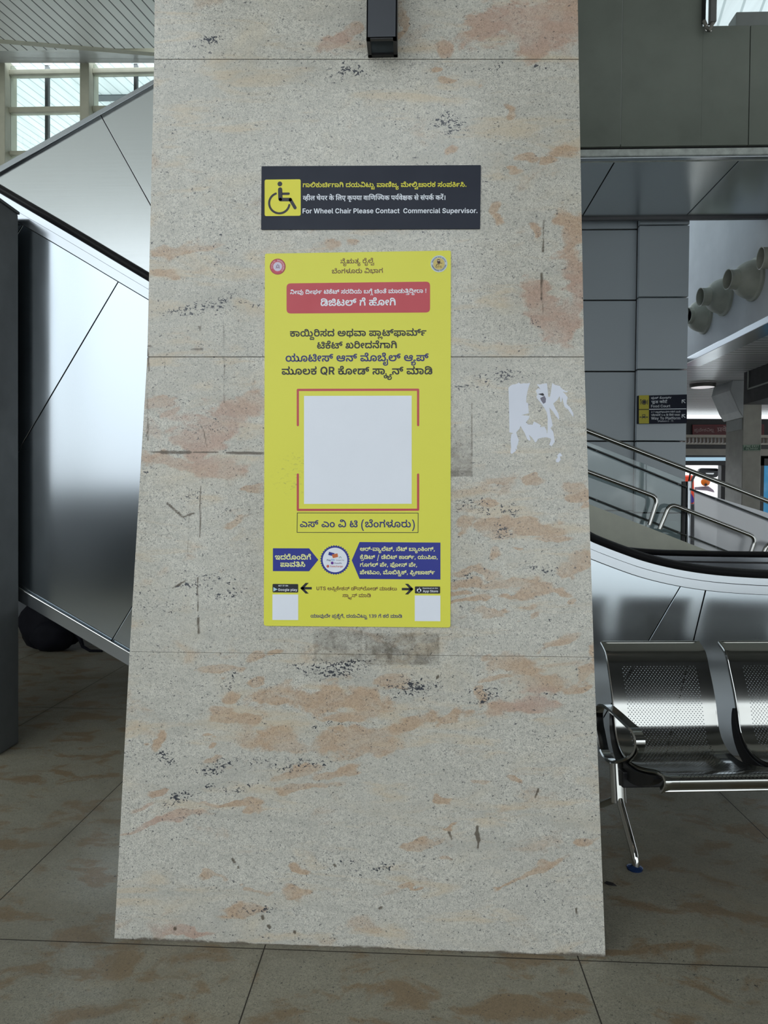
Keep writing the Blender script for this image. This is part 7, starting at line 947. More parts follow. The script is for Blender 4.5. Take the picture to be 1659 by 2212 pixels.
11,12,9,18,3,11,0,10,-2,8,-4,7,-5,6,-6,4,-7,4,-18,0,-11,-2,-9,-4,-8,-5,-6,-12,-8,-14,-5,-16,-1,-14,-1,-25,4,-21,-4]],[[-45,-15,16,-2,7,-3,7,-6,9,-10,17,-27,6,-6,9,-3,13,
1,3,-19,-9,-3,-9,0,-9,2,-9,4,-10,11,-18,30,-6,6,-6,4,-9,2,-9,-2,-5,-6,-1,-7,2,-6,4,-3,6,-3,8,-1,19,2,8,4,7,5,8,10,5,15,-1,18,-6,17,19,10,6,-11,4,-14,1,-13,-2,-15,-4,-13,
-7,-10,-10,-9,-11,-7,-21,-7,-23,-1,-9,2,-8,3,-11,9,-5,8,-2,10,1,9,3,9,6,7,9,6,10,3]],[[97,0,-31,0,1,140,-34,-28,-15,19,54,42,25,0]],[[126,134,-3,-16,-7,-13,-12,-9,-16,-5,
15,-4,12,-5,8,-7,6,-10,2,-11,-1,-15,-4,-13,-6,-9,-9,-7,-10,-6,-13,-4,-16,-3,-18,0,-17,2,-15,3,-12,5,0,27,15,-6,19,-5,14,-1,15,1,11,4,8,5,4,7,3,12,-2,8,-2,5,-5,5,-6,3,-17,
4,-29,1,0,24,22,1,13,1,9,3,8,7,3,6,2,7,-1,9,-3,6,-5,4,-7,3,-19,2,-14,-3,-20,-11,-15,22,18,9,17,6,22,3,19,-2,15,-5,12,-8,8,-10,3,-8]],[[132,99,-2,-30,-5,-21,-9,-19,-11,
-13,-15,-10,-20,-7,-24,-2,-23,2,0,26,20,-3,20,2,15,5,10,8,6,8,5,10,2,12,2,15,-2,0,-6,-8,-8,-7,-9,-4,-12,-1,-13,0,-10,2,-12,5,-7,6,-8,11,-4,10,-2,11,0,13,2,13,3,11,6,10,8,
8,16,9,20,4,20,-1,17,-7,14,-13,9,-14,5,-18],[70,150,-12,-2,-10,-6,-5,-8,-3,-14,1,-14,5,-10,8,-7,11,-3,13,0,11,6,8,8,4,11,-2,15,-7,13,-10,9]],[[97,-2,-18,1,-16,5,-15,8,
-12,11,-10,13,-8,16,-4,18,-2,21,2,21,4,18,8,16,10,14,13,10,14,8,16,5,17,1,15,-1,13,-3,13,-5,11,-8,9,-9,7,-10,6,-12,3,-12,-35,0,-4,9,-7,9,-10,7,-9,3,-12,2,-10,-1,-9,-4,-9,
-5,-9,-9,-6,-10,-4,-11,-2,-13,0,-20,2,-13,4,-11,8,-12,10,-9,15,-7,18,0,14,3,9,6,9,10,4,10,1,12,8,-1,-49,0,0,27,75,0,-1,-28,-2,-16,-5,-15,-8,-12,-10,-10,-16,-10,-15,-5]],
[[18,0,0,182,119,0,0,-29,-85,0,0,-47,79,0,0,-28,-79,0,0,-49,86,0,0,-29]],[[9,0,0,29,32,0,0,124,-32,0,0,29,99,0,0,-29,-32,0,0,-124,32,0,0,-29]],[[96,-2,-17,1,-16,5,-14,8,
-13,10,-10,13,-8,17,-4,18,-2,21,2,21,4,18,8,16,10,14,13,10,14,8,16,5,17,1,17,-1,16,-5,15,-8,12,-10,10,-14,8,-16,5,-18,1,-21,-1,-21,-5,-19,-8,-16,-10,-13,-12,-11,-15,-7,
-16,-5],[96,28,11,1,9,3,9,5,7,7,6,9,4,11,3,13,0,14,0,14,-3,13,-4,11,-6,8,-7,7,-9,6,-9,3,-11,1,-10,-1,-10,-4,-8,-5,-7,-7,-6,-8,-5,-11,-2,-13,-1,-14,1,-14,2,-13,5,-11,6,-9,
7,-7,8,-5,10,-3]],[[18,0,0,182,38,0,66,-106,13,-24,9,-22,-4,0,-2,38,-1,114,36,0,0,-182,-39,0,-61,96,-28,54,5,0,2,-37,1,-113]],[[76,-54,-19,2,-19,6,-13,10,-6,8,-3,6,28,10,
8,-10,11,-5,16,-2,15,4,9,7,3,7,1,10,0,25,-2,0,-7,-10,-7,-6,-7,-3,-10,-3,-11,0,-11,2,-11,4,-9,5,-12,15,-5,11,-3,9,-1,26,4,25,5,12,10,12,8,7,14,6,17,2,15,-3,12,-8,10,-13,2,
0,0,22,33,0,0,-136,-2,-13,-2,-7,-7,-13,-14,-12,-18,-7],[76,28,14,3,9,8,6,13,2,17,-2,17,-6,13,-9,9,-14,3,-7,-1,-6,-2,-10,-9,-6,-13,-2,-17,2,-17,6,-13,10,-8]],[[15,-49,8,
26,14,-2,9,3,6,7,4,15,-52,136,36,0,26,-79,12,-47,-9,0,6,24,7,26,27,76,35,0,-58,-153,-8,-15,-12,-12,-14,-6,-20,-2]],[[80,0,-46,0,0,30,57,1,15,4,12,7,4,6,6,9,5,15,1,24,-2,
18,-4,11,-6,9,-7,8,-12,6,-20,4,-50,0,0,30,61,-1,12,-2,17,-5,14,-9,12,-11,9,-14,6,-17,4,-25,-1,-27,-5,-18,-10,-20,-15,-16,-15,-9,-22,-6],[52,182,0,-182,-34,0,0,182]],[[45,
0,-40,136,35,0,20,-81,6,-35,-4,0,4,18,24,98,31,0,21,-85,6,-31,-4,0,4,18,22,98,36,0,-41,-136,-34,0,-17,61,-12,50,6,0,-11,-48,-18,-63]],[[66,-2,-15,2,-13,6,-12,10,-8,14,-6,
17,-1,15,1,22,4,19,6,11,10,12,13,8,14,4,16,0,11,-4,10,-7,9,-13,2,0,0,68,33,0,0,-182,-33,0,0,22,-2,0,-7,-11,-9,-7,-10,-5],[76,25,13,3,10,9,6,14,2,17,-2,18,-6,13,-10,9,-13,
3,-7,-1,-6,-2,-10,-9,-6,-14,-2,-17,2,-17,6,-14,10,-9,6,-2]],[[6,0,63,182,44,0,65,-182,-38,0,-33,96,-20,73,7,0,-7,-28,-13,-49,-30,-92],[44,44,0,27,96,0,0,-27]],[[90,136,0,
-26,-88,0,0,26],[27,0,0,148,2,16,4,8,5,6,6,5,9,5,19,2,23,-3,-6,-26,-10,2,-10,-1,-5,-3,-3,-7,0,-152]],[[58,-3,-14,1,-12,5,-13,9,-7,9,-4,15,0,15,5,13,8,9,13,8,19,2,16,-4,4,
-3,5,-6,3,-7,1,-6,-1,-8,-3,-7,-22,2,2,6,-1,5,-3,3,-3,1,-9,0,-6,-5,-2,-8,1,-8,4,-7,8,-5,16,-2,14,2,7,4,6,6,3,7,2,9,27,0,3,-12,6,-9,10,-6,12,-1,8,3,4,6,3,6,1,9,-1,13,-4,11,
-11,19,26,12,9,-12,6,-14,3,-10,2,-15,-1,-16,-3,-11,-4,-9,-8,-9,-10,-6,-11,-3,-12,-1,-14,2,-9,3,-8,5,-8,8,-8,11,12,0,-10,-12,-10,-8,-16,-7],[93,-36,2,39,27,0,2,-39],[107,
69,-7,1,-6,4,-3,5,-1,7,1,6,3,6,6,4,7,1,7,-1,5,-4,4,-6,1,-6,-1,-7,-3,-5,-6,-4],[7,111,0,27,137,0,11,1,8,2,6,6,1,12,-5,11,-10,13,23,14,12,-16,7,-15,2,-18,-3,-15,-9,-11,-15,
-8,-24,-3]],[[-69,5,11,-10,12,-7,10,-5,11,-2,12,0,13,2,11,6,8,8,6,11,3,14,1,17,-2,16,-4,14,-6,14,-9,14,-11,14,26,17,13,-16,10,-17,7,-18,5,-23,1,-23,-2,-18,-5,-16,-7,-13,
-7,-9,-8,-7,-9,-5,-10,-4,-23,-4,-22,2,-13,3,-15,7,-13,9,-10,9]],[[120,133,-2,-38,4,3,7,4,15,3,13,-2,15,-7,8,-10,5,-12,1,-14,-2,-19,-6,-18,-12,-20,-27,16,8,11,6,10,3,12,0,
12,-2,7,-5,5,-7,2,-8,-3,-5,-3,-9,-9,0,-68,-30,0,1,46,-5,-4,-10,-4,-14,-1,-11,1,-9,3,-8,4,-7,6,-5,8,-4,10,-3,14,0,55,-20,0,0,27,207,0,0,-27],[45,133,0,-52,2,-13,5,-6,5,-2,
9,-1,10,3,14,10,0,61]],[[-9,-64,-19,-6,-15,-2,-15,2,-8,2,-7,5,-11,12,-3,11,0,16,2,8,4,6,9,9,8,4,8,3,16,2,14,-1,13,-3,11,-6,10,-6,18,-17,17,-24,-24,-15,-11,16,-11,13,-10,
8,-7,4,-11,3,-15,0,-9,-3,-4,-5,-1,-6,2,-5,8,-4,15,0,16,6]],[[90,50,-14,-1,-14,-5,-4,2,-12,9,-10,11,-6,12,-1,12,1,7,3,7,9,9,9,5,9,2,35,1,0,12,-100,0,0,27,158,0,0,-27,-27,
0,0,-39,-59,-1,-6,-1,-2,-4,1,-6,6,-7,17,3,22,-1,16,-7,10,-8,4,-7,3,-8,0,-9,0,-9,-3,-8,-4,-7,-10,-10,-13,-6,-17,-3,-19,1,-18,4,-11,4,-15,9,-15,12,-14,15,23,19,16,-17,15,
-11,19,-6,18,-1,12,3,5,5,1,6,-1,5,-3,4,-6,3]],[[48,133,0,-138,-31,0,0,138,-22,0,0,27,78,0,0,-27],[19,149,-9,27,-8,17,-7,6,-7,2,-10,-1,-13,-4,-9,28,22,5,18,-1,15,-6,11,
-10,7,-10,6,-13,13,-40]],[[135,133,-37,0,0,-51,-29,0,-15,-4,-6,-3,-7,-6,-4,-12,0,-11,4,-9,7,-7,12,-5,11,-1,17,1,12,4,16,8,11,-28,-29,-10,-13,-3,-13,-1,-14,1,-12,3,-11,5,
-10,7,-10,12,-6,14,-3,18,3,17,3,7,6,9,15,12,19,8,20,2,-4,0,0,23,-73,0,0,27,140,0]],[[133,0,-122,0,0,23,71,71,10,16,3,13,0,10,-4,8,-6,5,-9,3,-12,0,-10,-2,-13,-6,-13,-10,
-17,21,12,9,13,7,13,5,16,2,15,0,11,-2,13,-5,8,-5,8,-10,5,-11,2,-13,-2,-13,-5,-15,-8,-12,-9,-11,-52,-50,0,-1,82,0]],[[31,0,69,146,-92,0,0,26,125,0,0,-20,-69,-152]],[[94,
-3,-13,1,-10,3,-8,4,-7,6,-4,7,0,12,3,8,8,8,4,-7,-17,4,-18,8,-11,9,-8,12,-4,9,-2,10,1,13,3,12,5,7,6,7,7,5,9,3,10,2,19,-1,14,-6,6,-7,3,-6,2,-7,0,-10,-2,-9,-4,-8,-11,-8,-17,
-5,-19,1,-18,7,2,18,10,-4,12,-2,12,2,7,4,2,6,0,7,-4,4,-7,2,-9,-1,-7,-4,-5,-6,-2,-6,0,-10,3,-8,5,-7,6,-5,9,-4,12,-3,28,-2,23,3,10,4,9,5,10,11,4,9,2,10,-1,21,-6,21,-9,15,
-7,6,-6,3,-10,2,-9,0,-6,-3,-2,-5,0,-7,3,-4,5,-2,8,-1,7,2,6,4,3,5,2,9,23,-1,-4,-16,-8,-12,-10,-8,-15,-5,-19,0,-15,6,-9,10,-5,13,0,8,3,10,6,8,5,5,7,4,12,3,22,-1,15,-4,13,
-8,11,-10,9,-12,6,-14,4,-19,2,-15,-2,-17,-3,-11,-4,-10,-5,-9,-8,-9,-15,-10,-15,-5,-8,-2,4,9,8,-10,3,-9,-1,-10,-5,-10,-8,-6,-7,-3,-13,-3],[95,19,8,1,6,3,2,5,-1,6,-4,4,-7,
2,-8,0,-7,-2,-5,-5,1,-8,5,-5]],[[56,-3,-10,1,-9,3,-8,4,-7,6,-7,13,-4,11,-1,12,0,14,2,13,4,12,4,8,10,12,11,7,6,3,5,-5,-42,0,0,27,152,0,0,-27,-6,0,2,3,5,-3,14,-14,8,-15,4,
-15,1,-13,-2,-19,-3,-11,-5,-9,-6,-7,-12,-7,-14,-4,-13,0,-12,3,-11,5,-8,8,-10,13,13,2,-8,-11,-10,-10,-14,-8],[61,24,10,2,8,6,5,9,2,11,27,0,2,-10,3,-7,6,-6,6,-3,10,-2,11,4,
4,5,3,5,2,9,0,10,-4,19,-7,14,-7,8,-9,7,-11,4,-10,2,-18,1,-13,-2,-11,-4,-9,-5,-8,-8,-8,-11,-4,-13,-1,-14,1,-14,4,-10,7,-5]],[[45,133,0,-53,2,-10,4,-6,4,-3,6,-1,13,0,13,6,
14,12,14,-26,-27,-16,-10,-3,-11,-1,-11,0,-10,2,-11,6,-8,7,-8,13,-3,14,-1,59,-20,0,0,27,91,0,0,-27]],[[132,133,0,-138,-30,0,0,63,-45,0,-1,-10,-2,-7,-5,-5,-8,-3,-7,1,-8,3,
-8,7,-7,9,-5,10,-1,10,3,5,4,5,6,2,8,0,0,48,-31,0,0,27,163,0,0,-27],[102,133,-45,0,0,-48,45,0]],[[126,7,-24,-17,-24,34,-20,23,-19,0,-8,3,-6,5,-3,5,-1,8,1,6,4,7,6,4,10,2,
11,-2,12,-7,3,2,9,7,5,9,3,8,0,12,-3,8,-4,5,-5,4,-7,2,-9,0,-11,-2,-21,-8,-10,26,25,10,25,2,14,-2,10,-4,8,-5,8,-7,7,-12,3,-11,1,-12,-2,-14,-4,-12,-6,-11,-7,-9,-10,-7,18,
-21]],[[7,90,71,0,0,-31,-71,0]],[[133,68,-1,-15,-4,-18,-6,-9,-10,-11,-13,-6,-15,-2,-20,3,-14,6,-9,7,-8,10,-7,12,-6,15,-5,18,-5,22,-6,47,30,6,5,-46,8,-33,10,-23,10,-10,12,
-5,6,0,8,2,6,6,3,14,0,25,-3,10,-3,9,-5,6,-6,3,-6,1,-5,-2,-2,-4,1,-4,2,-4,3,-3,10,-3,19,-2,-7,-27,-26,4,-10,4,-11,9,-5,6,-3,7,-2,8,1,11,3,10,4,6,8,6,6,3,11,3,16,-2,10,-4,
12,-9,7,-10,7,-15,3,-13]],[[92,86,32,3,3,-28,-16,-3,-16,0,-20,1,-21,5,-4,-3,23,-24,29,-26,-20,-21,-27,25,-26,27,-16,21,-7,14,-1,8,1,6,4,6,5,4,8,2,8,0,7,-2,8,-6,3,18,-2,
20,-52,0,0,27,111,0,0,-27,-29,1,2,-12,0,-16,-2,-11,-4,-9]],[[125,133,0,-138,-30,0,0,82,-35,0,-10,-2,-7,-2,-5,-5,-1,-7,1,-10,5,-10,10,-12,22,-19,-21,-20,-27,26,-14,20,-4,
9,-2,9,-1,9,2,9,3,8,6,9,7,6,10,5,22,4,39,1,0,28,-100,0,0,27,156,0,0,-27]],[[23,74,1,26,6,32,10,31,10,22,4,8,31,0,-11,-29,-10,-31,-5,-30,-2,-29,1,-24,6,-25,8,-27,13,-32,
-31,0,-14,26,-9,27,-6,28]],[[18,0,0,25,77,75,11,15,3,12,-2,12,-5,9,-11,7,-12,1,-12,-2,-9,-5,-6,-10,-2,-12,-33,0,1,12,5,15,7,9,8,8,13,8,11,4,13,1,18,-1,12,-3,11,-4,14,-12,
9,-15,3,-18,-3,-17,-6,-13,-11,-15,-56,-56,0,-1,79,0,0,-29]],[[122,89,0,-27,-82,0,0,27]],[[31,0,76,153,-89,0,0,29,125,0,0,-29,-76,-153]],[[12,-34,13,32,9,27,5,25,2,24,-2,
29,-6,30,-9,31,-12,29,32,0,14,-30,7,-20,5,-21,5,-38,0,-17,-2,-20,-4,-21,-6,-21,-9,-20,-10,-19]],[[58,-3,-14,1,-12,5,-13,9,-7,9,-4,15,0,15,5,13,8,9,13,8,19,2,16,-4,4,-3,5,
-6,3,-7,1,-6,-1,-8,-3,-7,-22,2,2,6,-1,5,-3,3,-3,1,-9,0,-6,-5,-2,-8,1,-8,4,-7,8,-5,16,-2,14,2,7,4,6,6,3,7,2,9,27,0,3,-12,6,-9,10,-6,12,-1,7,3,3,3,5,10,1,16,-4,15,-7,14,
-11,12,-13,9,-14,6,42,4,11,-9,9,-9,8,-11,5,-11,3,-13,1,-13,-1,-13,-3,-11,-4,-10,-8,-9,-10,-6,-11,-3,-12,-1,-14,2,-9,3,-8,5,-8,8,-8,11,12,0,-10,-12,-10,-8,-16,-7],[7,111,
0,27,132,0,14,1,10,5,6,8,1,13,-2,5,-3,5,-8,5,-11,0,-10,-4,-6,-7,0,-11,-8,13,5,2,6,1,5,-2,5,-3,2,-5,0,-6,-2,-5,-4,-3,-8,-2,-9,0,-5,3,-5,6,-3,12,3,12,8,11,14,8,11,2,11,0,
10,-1,9,-3,8,-5,6,-6,5,-7,3,-8,2,-18,-1,-9,-3,-9,-9,-12,-16,-8,-13,-3,-14,-1]],[[4,15,42,22,-9,1,-6,5,-7,8,-5,9,-4,22,0,51,-20,0,0,27,156,0,0,-27,-26,0,0,-138,-31,0,2,46,
-74,-51],[94,133,-49,0,1,-56,2,-9,6,-6,9,-3,11,1,10,5,10,7]],[[30,42,-7,1,-7,2,-8,8,-3,11,1,6,2,6,8,6,10,2,10,-2,13,-7,2,0,6,4,7,8,5,8,2,9,-1,15,-2,7,-4,5,-6,4,-6,1,-8,0,
-4,-3,0,-4,0,-4,6,-6,9,-3,19,-1,-7,-28,-20,3,-10,3,-12,8,-10,13,-3,11,1,15,6,11,12,8,15,4,11,0,10,-2,14,-7,9,-9,8,-15,3,-16,-1,-18,-6,-16,-10,-15,-13,-11,21,-20,19,-25,
-25,-16,-23,30,-18,19,-2,1],[153,133,0,-138,-31,0,0,138,-22,0,0,27,79,0,0,-27]],[[6,0,75,106,0,-26,-69,102,40,0,27,-42,17,-32,-9,0,18,34,26,40,39,0,-67,-100,0,24,72,-106,
-40,0,-31,47,-16,27,6,0,-9,-16,-39,-58]],[[126,-3,-18,2,-14,8,-13,13,-20,26,-4,3,-6,1,-6,-1,-3,-2,-4,-5,-1,-6,2,-14,9,-16,-26,-11,-7,11,-5,14,-2,10,0,11,2,11,5,9,8,7,7,5,
8,2,12,2,10,-1,12,-4,12,-10,24,-31,8,-5,7,-2,11,1,4,2,4,4,4,11,1,15,-4,13,-6,12,-11,13,-11,9,-16,7,-91,0,0,27,113,0,12,1,7,2,5,3,2,3,0,12,-4,11,-10,13,23,14,12,-16,6,-15,
3,-17,-3,-14,-6,-11,-11,-7,-13,-4,-20,-1,15,3,14,-10,11,-13,7,-14,4,-12,2,-13,-1,-15,-4,-16,-5,-8,-7,-7,-12,-7,-10,-2]],[[18,0,0,182,34,0,0,-153,80,0,0,-29]],[[73,0,0,70,
-67,112,40,0,37,-66,12,-29,-8,0,6,16,8,18,33,61,40,0,-66,-112,0,-70]],[[70,0,-64,182,38,0,32,-96,20,-73,-7,0,6,23,15,54,30,92,38,0,-63,-182]],[[43,43,0,32,4,8,26,36,54,
63,42,0,-76,-88,-3,1],[18,0,0,182,34,0,0,-182],[130,0,-56,84,22,26,75,-110]],[[44,163,11,-1,11,-4,9,-6,6,-9,4,-8,2,-11,1,-39,40,0,0,48,-32,0,0,27,88,0,0,-27,-26,0,0,-138,
-30,0,0,63,-40,0,0,-10,-3,-7,-5,-5,-8,-3,-6,0,-8,3,-8,7,-7,8,-6,11,-1,11,3,5,5,5,5,2,9,0,0,35,-3,10,-6,6,-10,1,-4,-2,-1,-3,1,-6,4,-3,21,-3,-3,-28,-12,1,-19,6,-10,6,-5,6,
-3,6,-2,13,2,12,3,6,4,5,12,7]]]
RUN = {
's_kn':[11,6176,0,0,0,1,170,0,2,290,0,3,499,0,4,652,0,5,743,0,6,956,0,0,1103,0,1,1272,0,7,1393,0,8,1635,0,9,1834,0,10,2176,0,11,2392,0,4,2610,0,12,2700,0,13,2807,0,1,3016,0,14,
3136,0,15,3368,0,16,3575,0,17,3715,0,18,4014,0,2,4127,0,19,4336,0,20,4371,0,1,4584,0,21,4705,0,3,4874,0,22,5098,0,23,5284,0,24,5430,0,25,5639,0,6,5791,0,26,5937,0,27,
6122,0],
's_hi':[-5,5351,28,0,0,29,82,0,30,215,0,31,280,0,32,514,0,33,673,0,34,673,0,35,818,0,36,985,0,33,1120,0,37,1240,0,31,1305,0,38,1475,0,36,1678,0,39,1813,0,40,1868,0,34,2010,0,41,
2156,0,42,2285,0,41,2424,0,43,2489,0,44,2554,0,45,2734,0,46,2799,0,34,2924,0,36,3069,0,40,3324,0,34,3466,0,47,3612,0,42,3612,0,33,3750,0,48,3750,0,36,3928,0,49,4184,0,33,
4353,0,49,4418,0,50,4587,0,40,4587,0,36,4729,0,47,4864,0,36,4984,0,35,5175,0,51,5277,0,52,5277,0],
's_en':[18,6922,53,0,0,54,137,0,55,290,0,56,457,0,57,714,0,58,868,0,58,1016,0,59,1164,0,60,1307,0,57,1492,0,61,1646,0,62,1790,0,55,1856,0,63,2024,0,59,2185,0,58,2257,0,61,2408,
0,64,2552,0,58,2690,0,60,2906,0,54,3090,0,65,3243,0,66,3397,0,61,3488,0,67,3632,0,66,3778,0,60,4002,0,54,4187,0,68,4339,0,68,4566,0,58,4792,0,55,4940,0,67,5036,0,62,5182,
0,61,5249,0,59,5393,0,69,5536,0,70,5699,0,71,5853,0,58,6010,0,55,6158,0,72,6262,0,62,6410,0,64,6476,0,54,6615,0,55,6768,0,73,6868,0],
'h1':[8,1302,74,0,0,75,186,0,76,233,0,77,542,0,16,708,0,78,848,0,75,1016,0,79,1063,0,19,1266,0],
'h2':[6,1957,80,0,0,23,215,0,81,361,0,82,530,0,83,717,0,21,915,0,4,1084,0,10,1247,0,84,1464,0,1,1678,0,81,1799,0],
'b1':[7,5838,85,0,0,18,194,0,86,307,0,87,516,0,88,656,0,18,856,0,89,968,0,6,1229,0,90,1448,0,91,1665,0,92,1818,0,22,2194,0,21,2380,0,88,2549,0,9,2748,0,93,3162,0,94,3374,0,95,
3544,0,5,3620,0,23,3833,0,96,3979,0,97,4216,0,1,4516,0,98,4636,0,4,4838,0,99,4929,0,100,5092,0,88,5105,0,101,5304,0,18,5309,0,102,5421,0,1,5590,0,103,5783,0],
'b2':[10,1910,104,0,0,105,202,0,11,409,0,106,627,0,94,990,0,107,1232,0,108,1441,0,18,1639,0,7,1752,0],
'a1':[9,3595,109,0,0,1,153,0,110,274,0,101,619,0,111,634,0,22,803,0,8,989,0,112,1260,0,113,1490,0,13,1690,0,1,1898,0,114,2091,0,1,2299,0,115,2420,0,92,2434,0,116,2739,0,1,
2947,0,117,3068,0,6,3453,0],
'a2':[9,2085,90,0,0,91,217,0,92,370,0,118,746,0,111,970,0,18,1138,0,8,1251,0,74,1450,0,0,1637,0,1,1806,0,7,1927,0],
'a3':[9,3403,9,0,0,108,341,0,90,540,0,18,757,0,119,869,0,120,1213,0,121,1438,0,122,1782,0,80,2189,0,75,2404,0,106,2450,0,120,2813,0,16,3038,0,123,3106,0],
'a4':[7,3587,124,0,0,108,299,0,125,498,0,3,696,0,126,920,0,127,1114,0,91,1345,0,108,1498,0,18,1696,0,128,1808,0,129,2167,0,1,2353,0,130,2474,0,131,2517,0,121,2630,0,97,2974,0,
1,3274,0,104,3394,0],
'e1':[7,2920,132,0,0,119,207,0,132,550,0,23,757,0,10,975,0,90,1264,0,133,1553,0,80,1655,0,23,1870,0,81,2016,0,82,2185,0,83,2372,0,21,2570,0,4,2739,0,134,2830,0],
't1':[6,1262,135,0,0,8,192,0,78,392,0,108,560,0,23,759,0,88,905,0,94,1104,0],
't2':[7,876,114,0,0,1,208,0,86,329,0,99,538,0,26,700,0],
'p1':[9,3331,120,0,0,136,225,0,137,480,0,13,562,0,1,770,0,16,891,0,79,959,0,92,1162,0,138,1466,0,74,1613,0,92,1800,0,139,2176,0,1,2390,0,16,2511,0,23,2574,0,25,2720,0,23,2872,
0,140,3018,0,138,3273,0],
'p2':[9,3531,91,0,0,141,153,0,104,186,0,92,388,0,142,765,0,143,972,0,144,1174,0,92,1393,0,109,1770,0,1,1922,0,128,2043,0,6,2330,0,138,2476,0,9,2623,0,4,2964,0,145,3054,0,146,
3261,0,138,3473,0],
'p3':[11,2586,81,0,0,108,170,0,81,368,0,106,538,0,147,901,0,18,1109,0,138,1222,0,148,1368,0,149,1576,0,18,1751,0,121,1864,0,147,2208,0,18,2416,0,138,2528,0],
'p4':[7,3346,147,0,0,18,208,0,90,321,0,132,538,0,23,744,0,138,891,0,122,1037,0,144,1444,0,25,1663,0,19,1816,0,150,1851,0,138,2090,0,151,2236,0,141,2442,0,18,2465,0,20,2578,0,
1,2791,0,152,2912,0,6,3204,0],
'u1':[18,4174,153,0,0,154,184,0,69,350,0,112,580,0,145,809,0,115,1016,0,91,1030,0,18,1183,0,155,1296,0,121,1463,0,156,1808,0,157,2010,0,121,2127,0,79,2399,0,108,2602,0,18,
2800,0,128,2913,0,97,3271,0,1,3570,0,98,3691,0,125,3893,0,4,4092,0],
'u2':[8,1421,129,0,0,1,186,0,130,306,0,131,350,0,121,464,0,97,808,0,1,1107,0,104,1228,0],
'c1':[9,4800,158,0,0,1,341,0,86,462,0,87,670,0,159,740,0,18,939,0,24,1123,0,141,1332,0,160,1365,0,161,1532,0,94,1562,0,138,1732,0,8,1878,0,9,2078,0,10,2419,0,11,2636,0,4,2853,
0,12,2944,0,162,3050,0,163,3194,0,164,3336,0,94,3552,0,3,3793,0,78,3946,0,97,4187,0,1,4486,0,104,4607,0],
'g1':[12,1287,165,0,0,166,188,0,154,339,0,167,572,0,154,689,0,168,922,0,169,1114,0],
'g2':[12,1454,165,0,0,54,188,0,54,340,0,170,493,0,59,650,0,58,722,0,71,937,0,59,1094,0,61,1169,0,171,1310,0],
'ap1':[18,2044,172,0,0,54,180,0,173,329,0,65,540,0,59,694,0,54,766,0,61,920,0,174,1065,0,54,1288,0,65,1441,0,66,1662,0,57,1752,0,58,1906,0],
'ap2':[6,1201,175,0,0,71,184,0,71,340,0,69,564,0,66,727,0,54,814,0,55,967,0,58,1063,0],
'y1':[18,446,63,0,0,61,162,0,171,302,0],
'y1b':[2,300,66,0,0,68,90,0],
'y2':[12,1383,165,0,0,54,188,0,54,340,0,170,493,0,59,650,0,58,722,0,63,937,0,61,1098,0,171,1239,0],
'y3':[18,1069,63,0,0,57,162,0,54,316,0,65,468,0,58,622,0,63,771,0,58,931,0],
'y4':[2,1326,176,0,0,55,98,0,58,194,0,58,342,0,67,491,0,57,637,0,61,791,0,55,935,0,170,1032,0,58,1188,0],
'f1':[7,1546,177,0,0,178,208,0,128,277,0,91,636,0,108,788,0,18,987,0,92,1099,0,6,1404,0],
'f2':[-5,792,179,0,0,180,137,0,181,193,0,36,402,0,182,592,0,183,657,0,47,772,0],
'f3':[18,1347,53,0,0,54,137,0,54,290,0,174,442,0,60,666,0,54,850,0,70,1003,0,55,1157,0,66,1262,0],
'w1':[11,3031,184,0,0,137,143,0,185,226,0,114,440,0,1,648,0,115,769,0,92,784,0,116,1088,0,1,1296,0,117,1417,0,6,1802,0,81,1948,0,186,2118,0,94,2310,0,187,2552,0,1,2751,0,111,
2872,0],
'w2':[-5,2449,188,0,0,31,77,0,33,246,0,183,246,0,179,372,0,41,565,0,189,630,0,47,780,0,190,844,0,191,982,0,192,1067,0,36,1270,0,33,1405,0,37,1526,0,31,1590,0,34,1760,0,33,
1905,0,35,1970,0,41,2072,0,193,2137,0,194,2234,0,41,2376,0],
'w3':[6,1989,56,0,0,61,244,0,171,384,0,154,600,0,54,746,0,63,966,0,59,1128,0,61,1203,0,66,1348,0,176,1431,0,54,1522,0,55,1674,0,68,1779,0],
'w4':[23,1898,195,0,0,63,98,0,59,259,0,61,335,0,66,479,0,176,562,0,54,653,0,55,806,0,68,910,0,196,1204,0,197,1432,0,198,1661,0,199,1823,0],
'r1':[7,1174,24,0,0,141,208,0,200,242,0,18,450,0,155,563,0,10,730,0,125,947,0,115,1145,0],
'r2':[-5,460,201,0,0,42,142,0,33,281,0,202,281,0],
'x1':[18,1253,53,0,0,167,147,0,127,264,0,166,428,0,166,646,0,203,798,0,167,980,0,154,1097,0],
'x2':[9,1487,112,0,0,7,230,0,161,400,0,85,501,0,81,695,0,6,865,0,124,1012,0,204,1310,0],
'uts':[18,502,153,0,0,154,184,0,69,350,0],
'ring1':[9,2392,167,0,0,169,117,0,172,308,0,167,488,0,175,605,0,169,789,0,127,1046,0,175,1210,0,167,1394,0,205,1511,0,56,1652,0,175,1895,0,206,2060,0,69,2240,0],
'ring2':[18,3191,153,0,0,169,184,0,127,374,0,166,537,0,69,689,0,166,852,0,127,1003,0,207,1163,0,166,1346,0,172,1498,0,154,1746,0,167,1912,0,60,2029,0,208,2213,0,166,2391,0,154,
2542,0,167,2708,0,169,2826,0,165,3016,0],
'ring3':[6,1040,209,0,0,41,176,0,35,240,0,194,343,0,30,485,0,34,550,0,35,760,0,33,862,0,31,862,0]}
def _flat(c):
    x = y = 0; out = []
    for i in range(0, len(c), 2): x += c[i]; y += c[i+1]; out.append((x, y))
    return out
def _area(c): return 0.5*sum(c[i-1][0]*c[i][1]-c[i][0]*c[i-1][1] for i in range(len(c)))
